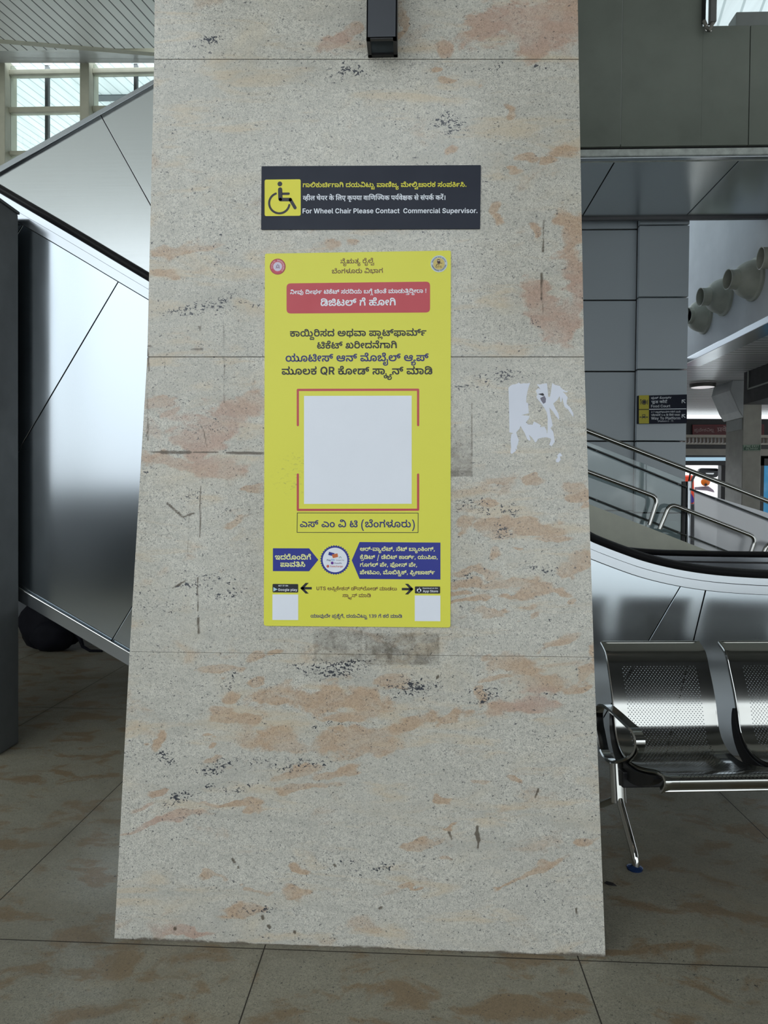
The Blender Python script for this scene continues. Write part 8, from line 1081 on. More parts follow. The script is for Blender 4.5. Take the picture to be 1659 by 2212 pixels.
def _wind(p, loops):
    w = 0
    for c in loops:
        for i in range(len(c)):
            (x1, y1), (x2, y2) = c[i-1], c[i]
            if (y1 > p[1]) != (y2 > p[1]) and p[0] < (x2-x1)*(p[1]-y1)/(y2-y1)+x1: w += 1 if y2 > y1 else -1
    return w
_gc = {}
def _fatten(c, d):
    out = []
    for k in range(len(c)):
        (x0, y0), (x1, y1), (x2, y2) = c[k-1], c[k], c[(k+1) % len(c)]
        l1, l2 = math.hypot(x1-x0, y1-y0) or 1, math.hypot(x2-x1, y2-y1) or 1
        a, b = (-(y1-y0)/l1, (x1-x0)/l1), (-(y2-y1)/l2, (x2-x1)/l2); nx, ny = a[0]+b[0], a[1]+b[1]; l = math.hypot(nx, ny)
        if l < 0.3: nx, ny, k2 = a[0], a[1], 1.0
        else: nx, ny = nx/l, ny/l; k2 = min(1.5, 1/max(0.4, nx*a[0]+ny*a[1]))
        out.append((x1+nx*d*k2, y1+ny*d*k2))
    return out
def glyph(g, bold=0.0):
    """outline triangulated; a triangle is ink where the outlines wind round it"""
    if (g, bold) in _gc: return _gc[g, bold]
    loops = [c for c in (_flat(c) for c in GLY[g]) if len(c) > 2 and abs(_area(c)) > 2]
    if bold: loops = [_fatten(l, bold) for l in loops]
    V, E = [], []
    for l in loops:
        n = len(V); V += [Vector(p) for p in l]; E += [(n+i, n+(i+1) % len(l)) for i in range(len(l))]
    v, _e, f, *_r = delaunay_2d_cdt(V, E, [], 0, 1e-4)
    keep = []
    for t in f:
        c = sum((v[k] for k in t), Vector((0, 0)))/len(t)
        if _wind(c, loops): keep.append(tuple(t))
    _gc[g, bold] = [([(p.x, p.y) for p in v], keep)]
    return _gc[g, bold]
BOLD = {'a1': 2.4, 'a2': 2.4, 'a3': 2.4, 'a4': 2.4, 'b1': 1.6, 'b2': 1.8, 't1': 2.2, 't2': 2.2, 'p1': 1.8, 'p2': 1.8, 'p3': 1.8, 'p4': 1.8, 'c1': 1.6, 'e1': 0.8, 's_kn': 0.8, 's_en': 0.8, 'u1': 0.6, 'u2': 0.6}
def letter_mb(key, A, B, hs=1.0, mb=None):
    """print a line so that its ink spans from A to B (points on its panel)"""
    mb = mb or MB(); r = RUN[key]; x0, x1 = r[0], r[1]; ax = (B-A); s = ax.length/(x1-x0); ax.normalize()
    up = Vector((-ax.z, 0, ax.x)) if abs(ax.y) < 0.5 else Vector((0, 0, 1))
    for i in range(2, len(r), 3):
        g, gx, gy = r[i:i+3]
        for flat, tris in glyph(g, BOLD.get(key, 0.0)):
            n = len(mb.v)
            mb.v += [tuple(A+ax*((x+gx-x0)*s)+up*((y+gy)*s*hs)) for x, y in flat]
            for t in tris:
                mb.f.append([n+k for k in t])
    return mb
def letters(key, p0, p1, Y, m, parent, hs=1.0, name='lettering'):
    return obj(name, letter_mb(key, onY(*p0, Y), onY(*p1, Y), hs), m, parent)
def ring_text(key, c, r, a0, a1, m, parent, h, flip=False, name='ring_lettering'):
    """letters set round a circle, c centre, angles in degrees clockwise from the top"""
    rr = RUN[key]; mb = MB(); x0, x1 = rr[0], rr[1]; s = h/180
    for i in range(2, len(rr), 3):
        g, gx, gy = rr[i:i+3]; gw = [x for f, t in glyph(g) for x, y in f]
        if not gw: continue
        mid = (min(gw)+max(gw))/2; t = (gx+mid-x0)/(x1-x0); an = math.radians(a0+(a1-a0)*t)
        for flat, tris in glyph(g):
            n = len(mb.v)
            for x, y in flat:
                lx, ly = (x-mid)*s, (y+gy)*s
                if flip: px = c.x+math.sin(an)*(r+h-ly)-math.cos(an)*lx*1; pz = c.z+math.cos(an)*(r+h-ly)+math.sin(an)*lx
                else: px = c.x+math.sin(an)*(r+ly)+math.cos(an)*lx; pz = c.z+math.cos(an)*(r+ly)-math.sin(an)*lx
                mb.v.append((px, c.y, pz))
            mb.f += [[n+k for k in t_] for t_ in tris]
    return obj(name, mb, m, parent)
def rounded(p, rad, seg=5):
    """polygon corners rounded; p list of Vector, rad one radius or one per corner"""
    out = []; n = len(p); rad = rad if isinstance(rad, (list, tuple)) else [rad]*n
    for i in range(n):
        a, b, c = p[i-1], p[i], p[(i+1) % n]; r = rad[i]
        if r <= 0: out.append(b); continue
        u, w = (a-b).normalized(), (c-b).normalized(); q0, q1 = b+u*r, b+w*r
        for k in range(seg+1):
            t = k/seg; out.append(q0*(1-t)**2+b*(2*t*(1-t))+q1*t*t)
    return out
def poly(pts, Y): return [onY(x, y, Y) for x, y in pts]
def flat_shape(name, polys, Y, m, parent, thick=0.0, rad=0.0):
    mb = MB()
    for p in polys:
        q = poly(p, Y)
        if rad: q = rounded(q, rad)
        if thick: mb.prism(q, (0, thick, 0))
        else: mb.face(q)
    return obj(name, mb, m, parent)
def stroke(mb, pts, w, cap=True, seg=10):
    """thick line through points of the XZ plane"""
    pts = [Vector(p) for p in pts]
    for i, (a, b) in enumerate(zip(pts, pts[1:])):
        d = (b-a).normalized(); nn = Vector((-d.z, 0, d.x))*w/2; yo = Vector((0, -0.00008*(i % 2), 0)); mb.face([a-nn+yo, b-nn+yo, b+nn+yo, a+nn+yo])
    for p in (pts if cap else pts[1:-1]):
        mb.face([p+Vector((0, -0.00016, 0))+Vector((math.cos(2*math.pi*k/seg), 0, math.sin(2*math.pi*k/seg)))*w/2 for k in range(seg)])
    return mb
def circle(c, r, seg=40): return [c+Vector((math.sin(2*math.pi*k/seg)*r, 0, math.cos(2*math.pi*k/seg)*r)) for k in range(seg)]
PXM = YP/FPX*1.0                                   # metres per picture pixel on the pillar face

# ---- wheelchair help sign
Yn = YP-0.004
sroot = obj('wheelchair_sign', MB().prism(rounded(poly([(565, 359), (1038.8, 356.6), (1037, 494.3), (564, 495.8)], Yn), 0.002, 2), (0, 0.0038, 0)), M['signdark'])
tag(sroot, 'charcoal sign with a yellow wheelchair symbol, fixed above the yellow poster', 'sign')
Y1 = Yn-0.0004; Y2 = Yn-0.0008; Y3 = Yn-0.0012; Y4 = Yn-0.0016
icon = flat_shape('symbol_panel', [[(571.7, 388), (649.6, 387.2), (649.6, 466), (571.7, 466.8)]], Y1, M['signyellow'], sroot, rad=0.006)
def sg(x, y): return onY(550+x/3.318, 340+y/3.318, Y2)
wc = MB(); wc.face(circle(sg(181, 190), 17/3.318*PXM, 24))
stroke(wc, [sg(183, 230), sg(185, 296)], 31/3.318*PXM); stroke(wc, [sg(190, 261), sg(244, 260)], 17/3.318*PXM)
stroke(wc, [sg(185, 302), sg(256, 302)], 25/3.318*PXM); stroke(wc, [sg(256, 303), sg(290, 361)], 23/3.318*PXM)
arc = [sg(177+73*math.cos(math.radians(a)), 328+73*math.sin(math.radians(a))) for a in range(10, 251, 12)]
stroke(wc, arc, 15/3.318*PXM)
obj('wheelchair_symbol', wc, M['ink'], icon)
letters('s_kn', (654, 404.4), (1007.5, 403.4), Y1, M['signyellow'], sroot)
letters('s_hi', (654, 432.4), (962, 431.6), Y1, M['white'], sroot, 1.0)
letters('s_en', (653.6, 460.9), (1031.3, 460.2), Y1, M['white'], sroot, 1.05)

# ---- yellow information poster
pn = NT('yellow_poster_board'); P_ = pn.pos()
nz1 = pn.noise(P_, 3.0, 4); scf = pn.noise(pn.scaled(P_, (1, 1, 2.2), (0, 0.9, 0)), 55, 4, 0.65, 1.0)
dd = pn.new('ShaderNodeVectorMath', operation='DISTANCE'); pn.put(dd.inputs[0], P_)
Yq = YP-0.0045
pc = [onY(572.3, 548, Yq), onY(974, 541.2, Yq), onY(973, 1355.5, Yq), onY(570, 1352, Yq)]
cen = sum(pc, Vector())/4
scuff_c = onY(640, 1028, Yq)-cen; dd.inputs[1].default_value = scuff_c
mk = pn.math('MULTIPLY', pn.map(dd.outputs['Value'], 0.03, 0.10, 1.0, 0.0), pn.map(scf, 0.56, 0.70, 0.0, 0.55))
pn.set(color=pn.mix(mk, pn.mix(nz1, (0.79, 0.765, 0.085), (0.75, 0.73, 0.08)), (0.20, 0.19, 0.10)), rough=0.42, spec=0.4)
M['poster'] = pn.m
pmb = MB().prism([p-cen for p in rounded(pc, [0.006, 0.005, 0.008, 0.009], 3)], (0, 0.0042, 0))
poster = obj('information_poster', pmb, M['poster']); poster.location = cen
tag(poster, 'tall bright yellow notice board with Kannada lettering, fixed to the middle of the pillar', 'poster')
bpy.context.view_layer.update()
Y1, Y2, Y3, Y4 = (Yq-0.0004*k for k in (1, 2, 3, 4))
def ptxt(key, x0, y0, x1, y1, m, Y=None, parent=None, hs=1.0): return letters(key, (x0, y0), (x1, y1), Y or Y1, m, parent or poster, hs)
ptxt('h1', 735.7, 569.4, 808.3, 568.2, M['brown']); ptxt('h2', 716.8, 590.8, 827, 589.4, M['brown'])
ban = flat_shape('red_banner', [[(619, 612.2), (929, 608.3), (929, 675), (619, 677.2)]], Y1, M['red'], poster, rad=0.014)
ptxt('b1', 626.9, 635.4, 920.8, 632.4, M['white'], Y2, ban); ptxt('b2', 692.7, 660.8, 854.5, 659.4, M['white'], Y2, ban)
ptxt('a1', 626.6, 727, 920.8, 725, M['ink'], hs=1.0); ptxt('a2', 685, 753, 857, 752, M['ink']); ptxt('a3', 617, 781.2, 926, 779.8, M['navy']); ptxt('a4', 608.7, 809.2, 933.8, 808.4, M['ink'])
W5 = 4.6*PXM
for ys in ((918.5, 842.2, 841.8), (1025, 1101.5, 1101)):
    br = MB(); stroke(br, poly([(643.3, ys[0]), (643.3, ys[1]), (903.2, ys[2]), (903.2, ys[0])], Y1), W5)
    obj('scan_bracket', br, M['red'], poster)
flat_shape('white_square', [[(656.7, 855.2), (889.3, 854.7), (889.3, 1088.2), (656.7, 1088.5)]], Y1, M['white'], poster)
bo = MB(); stroke(bo, poly([(642.2, 1108), (903.3, 1108.4), (903, 1150.5), (641.8, 1150.2), (642.2, 1108)], Y1), 1.3*PXM)
obj('name_box', bo, M['ink'], poster)
ptxt('e1', 648, 1138.6, 896, 1139.2, M['navy'])
tl = flat_shape('blue_tag', [[(589.5, 1184.3), (667.6, 1184.5), (687.7, 1209.3), (667.6, 1234), (589.5, 1233.7)]], Y1, M['blue'], poster)
ptxt('t1', 594, 1208.6, 671.5, 1208.8, M['paleyellow'], Y2, tl); ptxt('t2', 605.6, 1224.2, 659.3, 1224.3, M['paleyellow'], Y2, tl)
tr_ = flat_shape('blue_tag', [[(776.6, 1170.9), (951.4, 1172.1), (951.4, 1251.9), (776.6, 1250.6), (759.8, 1210.4)]], Y1, M['blue'], poster)
for k, x0, x1, y in (('p1', 777.7, 939.2, 1189.9), ('p2', 777.7, 945.4, 1207.4), ('p3', 777.7, 900.9, 1224), ('p4', 777.4, 939.2, 1240.4)): ptxt(k, x0, y, x1, y+0.3, M['paleyellow'], Y2, tr_)
bc = onY(723.6, 1209.6, Y1); tooth = []
for k in range(72): tooth.append(bc+Vector((math.sin(math.pi*2*k/72), 0, math.cos(math.pi*2*k/72)))*((32.6 if k % 2 else 30.0)*PXM))
badge = obj('payment_badge', MB().face(tooth), M['blue'], poster)
obj('badge_disc', MB().face(circle(bc+Vector((0, -.0004, 0)), 26.8*PXM)), M['white'], badge)
def bq(x, y, Y): return onY(680+x/5.925, 1165+y/5.925, Y)
obj('blue_card', MB().face([bq(*p, Y3) for p in ((182, 160), (252, 178), (240, 217), (172, 200))]), M['blue'], badge)
obj('orange_card', MB().face([bq(*p, Y4) for p in ((218, 195), (290, 180), (298, 225), (232, 241))]), mat('orange_print', (0.62, 0.16, 0.05), 0.4), badge)
ob_ = mat('sky_blue_print', (0.10, 0.42, 0.75), 0.4)
def btx(k, x0, x1, y, m, hs=1.0): return obj('badge_lettering', letter_mb(k, bq(x0, y, Y3), bq(x1, y, Y3), hs), m, badge)
btx('y1', 155, 207, 277, M['navy']); btx('y1b', 210, 252, 277, ob_, 1.2); btx('y2', 274, 376, 273, mat('grey_print', (0.30, 0.30, 0.33), 0.5)); btx('y3', 250, 343, 313, mat('violet_ink', (0.10, 0.03, 0.22), 0.5)); btx('y4', 197, 360, 357, mat('coral_print', (0.62, 0.13, 0.08), 0.4))
obj('purple_dot', MB().face(circle(bq(223, 303, Y3), 3.1*PXM, 20)), mat('violet_print', (0.13, 0.02, 0.30), 0.4), badge)
obj('orange_dot', MB().face(circle(bq(167, 345, Y3), 3.1*PXM, 20)), mat('coral_dot_print', (0.62, 0.13, 0.08), 0.4), badge)
ga = MB(); stroke(ga, [bq(312, 240, Y3), bq(318, 225, Y3), bq(330, 222, Y3), bq(340, 240, Y3)], 1.0*PXM); obj('small_arc', ga, mat('teal_print', (0.08, 0.3, 0.28), 0.4), badge)
g1 = flat_shape('store_badge', [[(588.8, 1261.3), (644.2, 1261.6), (644.2, 1280), (588.8, 1279.7)]], Y1, M['ink'], poster, rad=0.0035)
def zq(x, y, Y): return onY(560+x/3.858, 1090+y/3.858, Y)
obj('play_mark', MB().face([zq(118, 688, Y2), zq(152, 707, Y2), zq(118, 724, Y2)]), mat('pale_blue_print', (0.45, 0.66, 0.78), 0.4), g1)
obj('badge_lettering', letter_mb('g1', zq(159, 682, Y2), zq(240, 682, Y2)), M['white'], g1); obj('badge_lettering', letter_mb('g2', zq(157, 719, Y2), zq(317, 720, Y2), 1.0), M['white'], g1)
g2 = flat_shape('store_badge', [[(896.2, 1266.8), (950.9, 1267), (950.9, 1282.3), (896.2, 1282)]], Y1, M['ink'], poster, rad=0.003)
ap = MB(); ap.face(circle(zq(1326, 714, Y2), 3.3*PXM, 20)); ap.face(circle(zq(1338, 714, Y2), 3.3*PXM, 20)); ap.face([zq(1320, 716, Y2), zq(1344, 716, Y2), zq(1338, 731, Y2), zq(1326, 731, Y2)]); ap.face([zq(1332, 700, Y2), zq(1334, 693, Y2), zq(1340, 690, Y2), zq(1338, 697, Y2)])
obj('fruit_mark', ap, M['white'], g2)
obj('badge_lettering', letter_mb('ap1', zq(1362, 702, Y2), zq(1488, 702, Y2)), M['white'], g2); obj('badge_lettering', letter_mb('ap2', zq(1364, 731, Y2), zq(1490, 731, Y2)), M['white'], g2)
flat_shape('white_square', [[(588.5, 1284), (644.2, 1284.2), (644.2, 1339.4), (588.3, 1339.2)]], Y1, M['white'], poster)
flat_shape('white_square', [[(895.9, 1286.2), (951.3, 1286.5), (951.3, 1342), (895.9, 1341.7)]], Y1, M['white'], poster)
for (tipx, tipy, tx, sgn) in ((648.5, 1270.7, 673.5, 1), (893.3, 1272.6, 868, -1)):
    am = MB(); stroke(am, poly([(tipx+sgn*2, tipy), (tx, tipy)], Y1), 5.2*PXM, False)
    for s_ in (-1, 1): am.face(poly([(tipx, tipy), (tipx+sgn*11.5, tipy+s_*11.5), (tipx+sgn*18.5, tipy+s_*11.5), (tipx+sgn*7.5, tipy)], Y1))
    obj('arrow', am, M['ink'], poster)
ptxt('u1', 683.6, 1274.8, 857.3, 1275.4, M['brown']); ptxt('u2', 740, 1289.8, 801, 1290, M['brown']); ptxt('c1', 671, 1334, 868.4, 1334.6, M['navy'])
# round emblems at the two upper corners
lc = onY(599.9, 575.9, Y1)
e1_ = obj('red_emblem', MB().face(circle(lc, 17.1*PXM)), mat('dark_red_print', (0.40, 0.045, 0.06), 0.4), poster)
obj('emblem_field', MB().face(circle(lc+Vector((0, -.0004, 0)), 15.6*PXM)), mat('crimson_print', (0.56, 0.06, 0.10), 0.4), e1_)
obj('emblem_disc', MB().face(circle(lc+Vector((0, -.0008, 0)), 9.6*PXM)), mat('pale_lilac_print', (0.66, 0.60, 0.72), 0.4), e1_)
rays = MB()
for k in range(24):
    a = 2*math.pi*k/24; d = Vector((math.sin(a), 0, math.cos(a))); stroke(rays, [lc+d*9*PXM+Vector((0, -.0007, 0)), lc+d*11*PXM+Vector((0, -.0007, 0))], 0.8*PXM, False)
obj('emblem_rays', rays, mat('pink_print', (0.78, 0.42, 0.50), 0.4), e1_)
pk = mat('pale_pink_print', (0.80, 0.55, 0.60), 0.4)
ring_text('ring1', lc+Vector((0, -.0008, 0)), 11.6*PXM, -5, 138, pk, e1_, 3.0*PXM); ring_text('ring3', lc+Vector((0, -.0008, 0)), 11.6*PXM, -112, -22, pk, e1_, 2.6*PXM)
def lq(x, y, o=0.0012): return onY(575+x/30.16, 550+y/30.16, Yq-o)
lm = MB(); stroke(lm, [lq(640, 900), lq(670, 800), lq(650, 735), lq(750, 640), lq(855, 735), lq(840, 800), lq(870, 900)], 0.9*PXM); stroke(lm, [lq(665, 840), lq(750, 880), lq(840, 840)], 0.8*PXM); stroke(lm, [lq(690, 760), lq(750, 710), lq(810, 760), lq(790, 830), lq(710, 830), lq(690, 760)], 0.5*PXM)
obj('engine_outline', lm, mat('plum_ink', (0.16, 0.05, 0.14), 0.5), e1_)
rc = onY(948.2, 569.8, Y1)
e2_ = obj('white_emblem', MB().face(circle(rc, 18*PXM)), mat('pale_blue_white_print', (0.60, 0.68, 0.74), 0.4), poster)
obj('emblem_disc', MB().face(circle(rc+Vector((0, -.0004, 0)), 12.4*PXM)), mat('gold_print', (0.66, 0.52, 0.16), 0.4), e2_)
ring_text('ring1', rc+Vector((0, -.0004, 0)), 13.2*PXM, -80, 75, M['ink'], e2_, 2.5*PXM); ring_text('ring2', rc+Vector((0, -.0004, 0)), 13.2*PXM, 262, 98, M['ink'], e2_, 2.5*PXM, True)
def uq(x, y, o=0.0012): return onY(920+x/30.16, 540+y/30.16, Yq-o)
tm = MB(); tm.face([uq(735, 640), uq(765, 612), uq(890, 612), uq(920, 640), uq(935, 720), uq(935, 840), uq(880, 890), uq(790, 890), uq(725, 780)])
stroke(tm, [uq(900, 850), uq(1060, 860)], 1.0*PXM); stroke(tm, [uq(790, 890), uq(700, 960), uq(655, 1060)], 1.1*PXM); stroke(tm, [uq(870, 900), uq(830, 980)], 1.1*PXM)
obj('train_mark', tm, mat('maroon_ink', (0.055, 0.02, 0.03), 0.5), e2_)
obj('train_window', MB().face([uq(755, 670, .0016), uq(905, 665, .0016), uq(908, 715, .0016), uq(755, 722, .0016)]), mat('cream_print', (0.75, 0.66, 0.42), 0.4), e2_)
obj('emblem_lettering', letter_mb('uts', uq(640, 1160), uq(1025, 1160), 0.8), mat('olive_ink', (0.22, 0.15, 0.03), 0.5), e2_)

# ---- torn notice
def tq(x, y): return onY(1080+x/9.217, 810+y/9.217, YP-0.0008)
t_main = [(168,255),(205,215),(250,190),(300,185),(345,170),(380,150),(410,178),(470,165),(520,168),(600,160),(575,235),(548,330),(530,430),(522,545),(560,560),(565,640),(575,760),(430,800),(590,815),(575,870),(515,945),(560,985),(650,990),(675,925),(735,955),(815,1000),(800,1035),(890,1030),(930,1110),(935,1160),(942,1170),(950,1050),(950,850),(930,740),(880,650),(800,540),(740,470),(725,420),(745,395),(712,310),(760,265),(805,285),(735,185),(800,190),(860,175),(935,165),(945,250),(955,330),(960,435),(995,435),(1015,340),(1030,235),(1040,160),(1075,185),(1100,200),(1185,215),(1230,270),(1300,315),(1350,320),(1340,345),(1250,335),(1300,380),(1350,450),(1330,520),(1330,580),(1400,650),(1460,760),(1465,840),(1430,800),(1360,690),(1290,640),(1265,560),(1240,440),(1225,530),(1205,545),(1190,420),(1140,500),(1060,570),(1100,660),(1165,770),(1180,860),(1170,890),(1110,810),(1050,720),(985,650),(1000,770),(1030,900),(1050,1010),(1010,1060),(1060,1130),(1080,1240),(1090,1330),(1030,1420),(980,1390),(1010,1320),(1015,1270),(930,1240),(840,1250),(760,1270),(725,1330),(705,1345),(640,1250),(575,1190),(610,1290),(590,1310),(545,1280),(490,1150),(440,1070),(410,1010),(390,1070),(325,1140),(345,1220),(375,1290),(360,1370),(335,1430),(345,1490),(310,1470),(320,1510),(235,1575),(210,1550),(222,1440),(212,1300),(225,1180),(268,1160),(188,1140),(185,1000),(182,800),(178,520)]
paper = MB(); q = [tq(*p) for p in t_main]; paper.prism(q, (0, 0.0006, 0))
tp = obj('torn_notice', paper, M['paper']); tag(tp, 'ragged remains of a white paper notice torn off the pillar, right of the yellow poster', 'paper')
for pts in ([(1190,1550),(1225,1580),(1240,1615),(1195,1625),(1210,1690),(1165,1740),(1120,1735),(1115,1680),(1150,1650),(1140,1600)],):
    tp2 = obj('torn_scrap', MB().prism([tq(*p) for p in pts], (0, 0.0006, 0)), M['paper']); tag(tp2, 'tiny white paper scrap stuck to the pillar below the torn notice', 'paper')
obj('dark_print', MB().face([tq(*p)+Vector((0, -.0004, 0)) for p in ((760,380),(855,360),(885,405),(850,415))]), M['ink'], tp)
obj('grey_print', MB().face([tq(*p)+Vector((0, -.0004, 0)) for p in ((800,460),(885,415),(915,470),(910,545),(865,575),(820,510))]), mat('faded_grey_print', (0.20, 0.19, 0.24), 0.6), tp)

# ---- up and down wall lamp at the top of the pillar
lz0 = onY(830, 123.5, YP).z; yf = None
for i in range(200):
    yy = YP-0.001*i
    if onY(825, 82.5, yy).z <= lz0: yf = yy; break
lx0, lx1 = onY(791.5, 60, yf).x, onY(857.5, 60, yf).x; lz1 = lz0+0.36
lampr = thing('wall_lamp', 'dark graphite up and down wall lamp mounted at the top of the pillar', 'lamp', ((lx0+lx1)/2, YP, lz0))
wl_ = 0.0055
hs_ = MB(); hs_.box(lx0, lx0+wl_, yf, YP-.001, lz0, lz1); hs_.box(lx1-wl_, lx1, yf, YP-.001, lz0, lz1); hs_.box(lx0, lx1, yf, yf+wl_, lz0, lz1); hs_.box(lx0, lx1, YP-wl_-.001, YP-.001, lz0, lz1); hs_.box(lx0+.002, lx1-.002, yf+.002, YP-.003, lz0+.15, lz0+.20)
obj('housing', hs_, M['lamp'], lampr, bevel=0.0012)
for z0 in (lz0-0.002, lz1-0.004):
    fr_ = MB(); a = 0.012; fr_.box(lx0, lx0+a, yf, YP-.001, z0, z0+.006); fr_.box(lx1-a, lx1, yf, YP-.001, z0, z0+.006); fr_.box(lx0, lx1, yf, yf+a, z0, z0+.006); fr_.box(lx0, lx1, YP-a*1.3, YP-.001, z0, z0+.006)
    obj('bezel', fr_, M['black'], lampr)
rf = MB(); zc = lz0+0.05; n_ = 10
for i in range(n_):                                # dimpled reflector behind the lower lens
    for j in range(n_):
        x0, x1 = lx0+.012+(lx1-lx0-.024)*i/n_, lx0+.012+(lx1-lx0-.024)*(i+1)/n_; y0, y1 = yf+.012+(YP-yf-.026)*j/n_, yf+.012+(YP-yf-.026)*(j+1)/n_
        xm, ym = (x0+x1)/2, (y0+y1)/2; c_ = (xm, ym, zc+.005)
        for a, b in (((x0, y0), (x1, y0)), ((x1, y0), (x1, y1)), ((x1, y1), (x0, y1)), ((x0, y1), (x0, y0))): rf.face([(*a, zc), (*b, zc), c_])
rf.box(lx0+.008, lx0+.012, yf+.008, YP-.012, lz0+.004, zc+.008); rf.box(lx1-.012, lx1-.008, yf+.008, YP-.012, lz0+.004, zc+.008); rf.box(lx0+.008, lx1-.008, yf+.008, yf+.012, lz0+.004, zc+.008); rf.box(lx0+.008, lx1-.008, YP-.016, YP-.012, lz0+.004, zc+.008)
obj('reflector', rf, M['steel'], lampr)
# ------------------------------------------------------------------ grey cabinet at the left edge
kx = -2.38; ky1 = onZ(42, 1605).y; kz = 3.175
kb = thing('metal_cabinet', 'tall plain dark grey metal cabinet standing at the left edge beside the escalator', 'cabinet', (kx-.65, ky1-.115, 0))
obj('body', MB().box(kx-1.3, kx, ky1-.23, ky1, 0.0, kz), M['kiosk'], kb, bevel=0.012)
obj('top_cap', MB().box(kx-1.3, kx+.004, ky1-.234, ky1+.004, kz, kz+.015), M['kiosk'], kb)

# ------------------------------------------------------------------ escalator
YE, YE2 = 4.26, 5.9
top_px = [(0, 397), (160, 490), (312.5, 582)]
P = [onY(x, y, YE) for x, y in top_px]; sl = (P[-1]-P[0]).normalized(); start = P[0]-sl*2.2
Pr = [onY(x, y, YE) for x, y in ((1276.7, 1149.5), (1305.5, 1161.5), (1352.7, 1179.5), (1397.3, 1195), (1449.8, 1208), (1502, 1217.5), (1554.6, 1224), (1610, 1228), (1659, 1230.5))]
zfl = Pr[-1].z; path = [start, P[0], P[1], P[2]]
q = P[2]+sl*((Pr[0].x-P[2].x)/sl.x*0.55); path.append(q)
path += [(q+Pr[0])/2+Vector((0, 0, -.012))]+Pr+[Vector((2.6, YE, zfl-.004)), Vector((3.6, YE, zfl-.004))]
def resample(p, n):
    p = [Vector(v) for v in p]; d = [0]
    for a, b in zip(p, p[1:]): d.append(d[-1]+(b-a).length)
    out = []
    for k in range(n):
        t = d[-1]*k/(n-1); i = max(i for i in range(len(d)) if d[i] <= t+1e-9); i = min(i, len(p)-2)
        out.append(p[i].lerp(p[i+1], (t-d[i])/max(1e-9, d[i+1]-d[i])))
    return out
def smooth_path(p, it=2):
    for _ in range(it):
        o = [p[0]]
        for a, b in zip(p, p[1:]): o += [a.lerp(b, .25), a.lerp(b, .75)]
        p = o+[p[-1]]
    return p
rail = smooth_path(path, 2)
def lower(p, d):                                   # the rail line moved square to itself
    out = []
    for i, v in enumerate(p):
        t = (p[min(i+1, len(p)-1)]-p[max(i-1, 0)]).normalized(); n_ = Vector((-t.z, 0, t.x)); n_ = n_ if n_.z > 0 else -n_
        out.append(v-n_*d)
    return out
esc = thing('escalator', 'near steel clad escalator running down behind the pillar to the floor at the right', 'escalator', (1.6, YE, 0))
def band(mb, p, d0, d1, y0, y1):
    a, b = lower(p, d0), lower(p, d1)
    for i in range(len(p)-1):
        n = len(mb.v)
        for v in (a[i], a[i+1], b[i+1], b[i]): mb.v.append((v.x, y0, v.z))
        for v in (a[i], a[i+1], b[i+1], b[i]): mb.v.append((v.x, y1, v.z))
        mb.f += [[n, n+1, n+2, n+3], [n+7, n+6, n+5, n+4], [n+4, n+5, n+1, n], [n+3, n+2, n+6, n+7]]
    return mb
def rail_mb(p, y):
    mb = MB(); prof = []
    for k in range(14):
        a = 2*math.pi*k/14; prof.append((0.042*math.cos(a), -0.028+0.026*math.sin(a)*(1.0)))
    T = []
    for i, v in enumerate(p):
        t = (p[min(i+1, len(p)-1)]-p[max(i-1, 0)]).normalized(); n_ = Vector((-t.z, 0, t.x)); n_ = n_ if n_.z > 0 else -n_
        for u, w in prof: mb.v.append(tuple(Vector((v.x, y+u, v.z))+n_*w))
    for i in range(len(p)-1):
        for k in range(14):
            j = (k+1) % 14; mb.f.append([i*14+k, i*14+j, (i+1)*14+j, (i+1)*14+k])
    return mb
endr = [Vector((3.6+0.28*math.sin(math.radians(a)), YE, zfl-.004-0.28+0.28*math.cos(math.radians(a)))) for a in range(15, 181, 15)]
nrail = rail+endr+[Vector((3.3, YE, endr[-1].z))]
obj('handrail', rail_mb(nrail, YE), M['rubber'], esc, smooth=True, label='black rubber handrail on the near side')
obj('handrail', rail_mb([v for v in nrail], YE2), M['rubber'], esc, smooth=True, label='black rubber handrail on the far side')
obj('rail_track', band(MB(), rail, 0.052, 0.092, YE-.012, YE+.03), M['steel'], esc, smooth=True)
obj('deck_strip', band(MB(), rail, 0.095, 0.145, YE-.028, YE+.05), M['steel'], esc, smooth=True)
# cladding: outline cut along the panel seams
tA, tB = onY(43.5, 1268, YE), onY(277.8, 1405, YE); uA, uB = onY(52, 1300, YE), onY(276, 1432, YE); ts = (tB-tA)/(tB.x-tA.x); us = (uB-uA)/(uB.x-uA.x)
x_l = start.x; lo_top = lower(rail, 0.148)
def on(A, s, x): return A+s*(x-A.x)
xk = uA.x+(-uA.z)/us.z; xk2 = tA.x+(0.06-tA.z)/ts.z
outline = [Vector((v.x, YE, v.z)) for v in lo_top]+[Vector((3.6, YE, 0.0)), Vector((xk2+.1, YE, 0.0)), on(tA, ts, xk2), on(tA, ts, x_l)]
def clip(pts, a, b, keep_left):
    out = []; n = len(pts)
    sd = lambda p: ((b.x-a.x)*(p.z-a.z)-(b.z-a.z)*(p.x-a.x))*(1 if keep_left else -1)
    for i in range(n):
        p, q_ = pts[i-1], pts[i]; dp, dq = sd(p), sd(q_)
        if (dp >= 0) != (dq >= 0): out.append(p.lerp(q_, dp/(dp-dq)))
        if dq >= 0: out.append(q_)
    return out
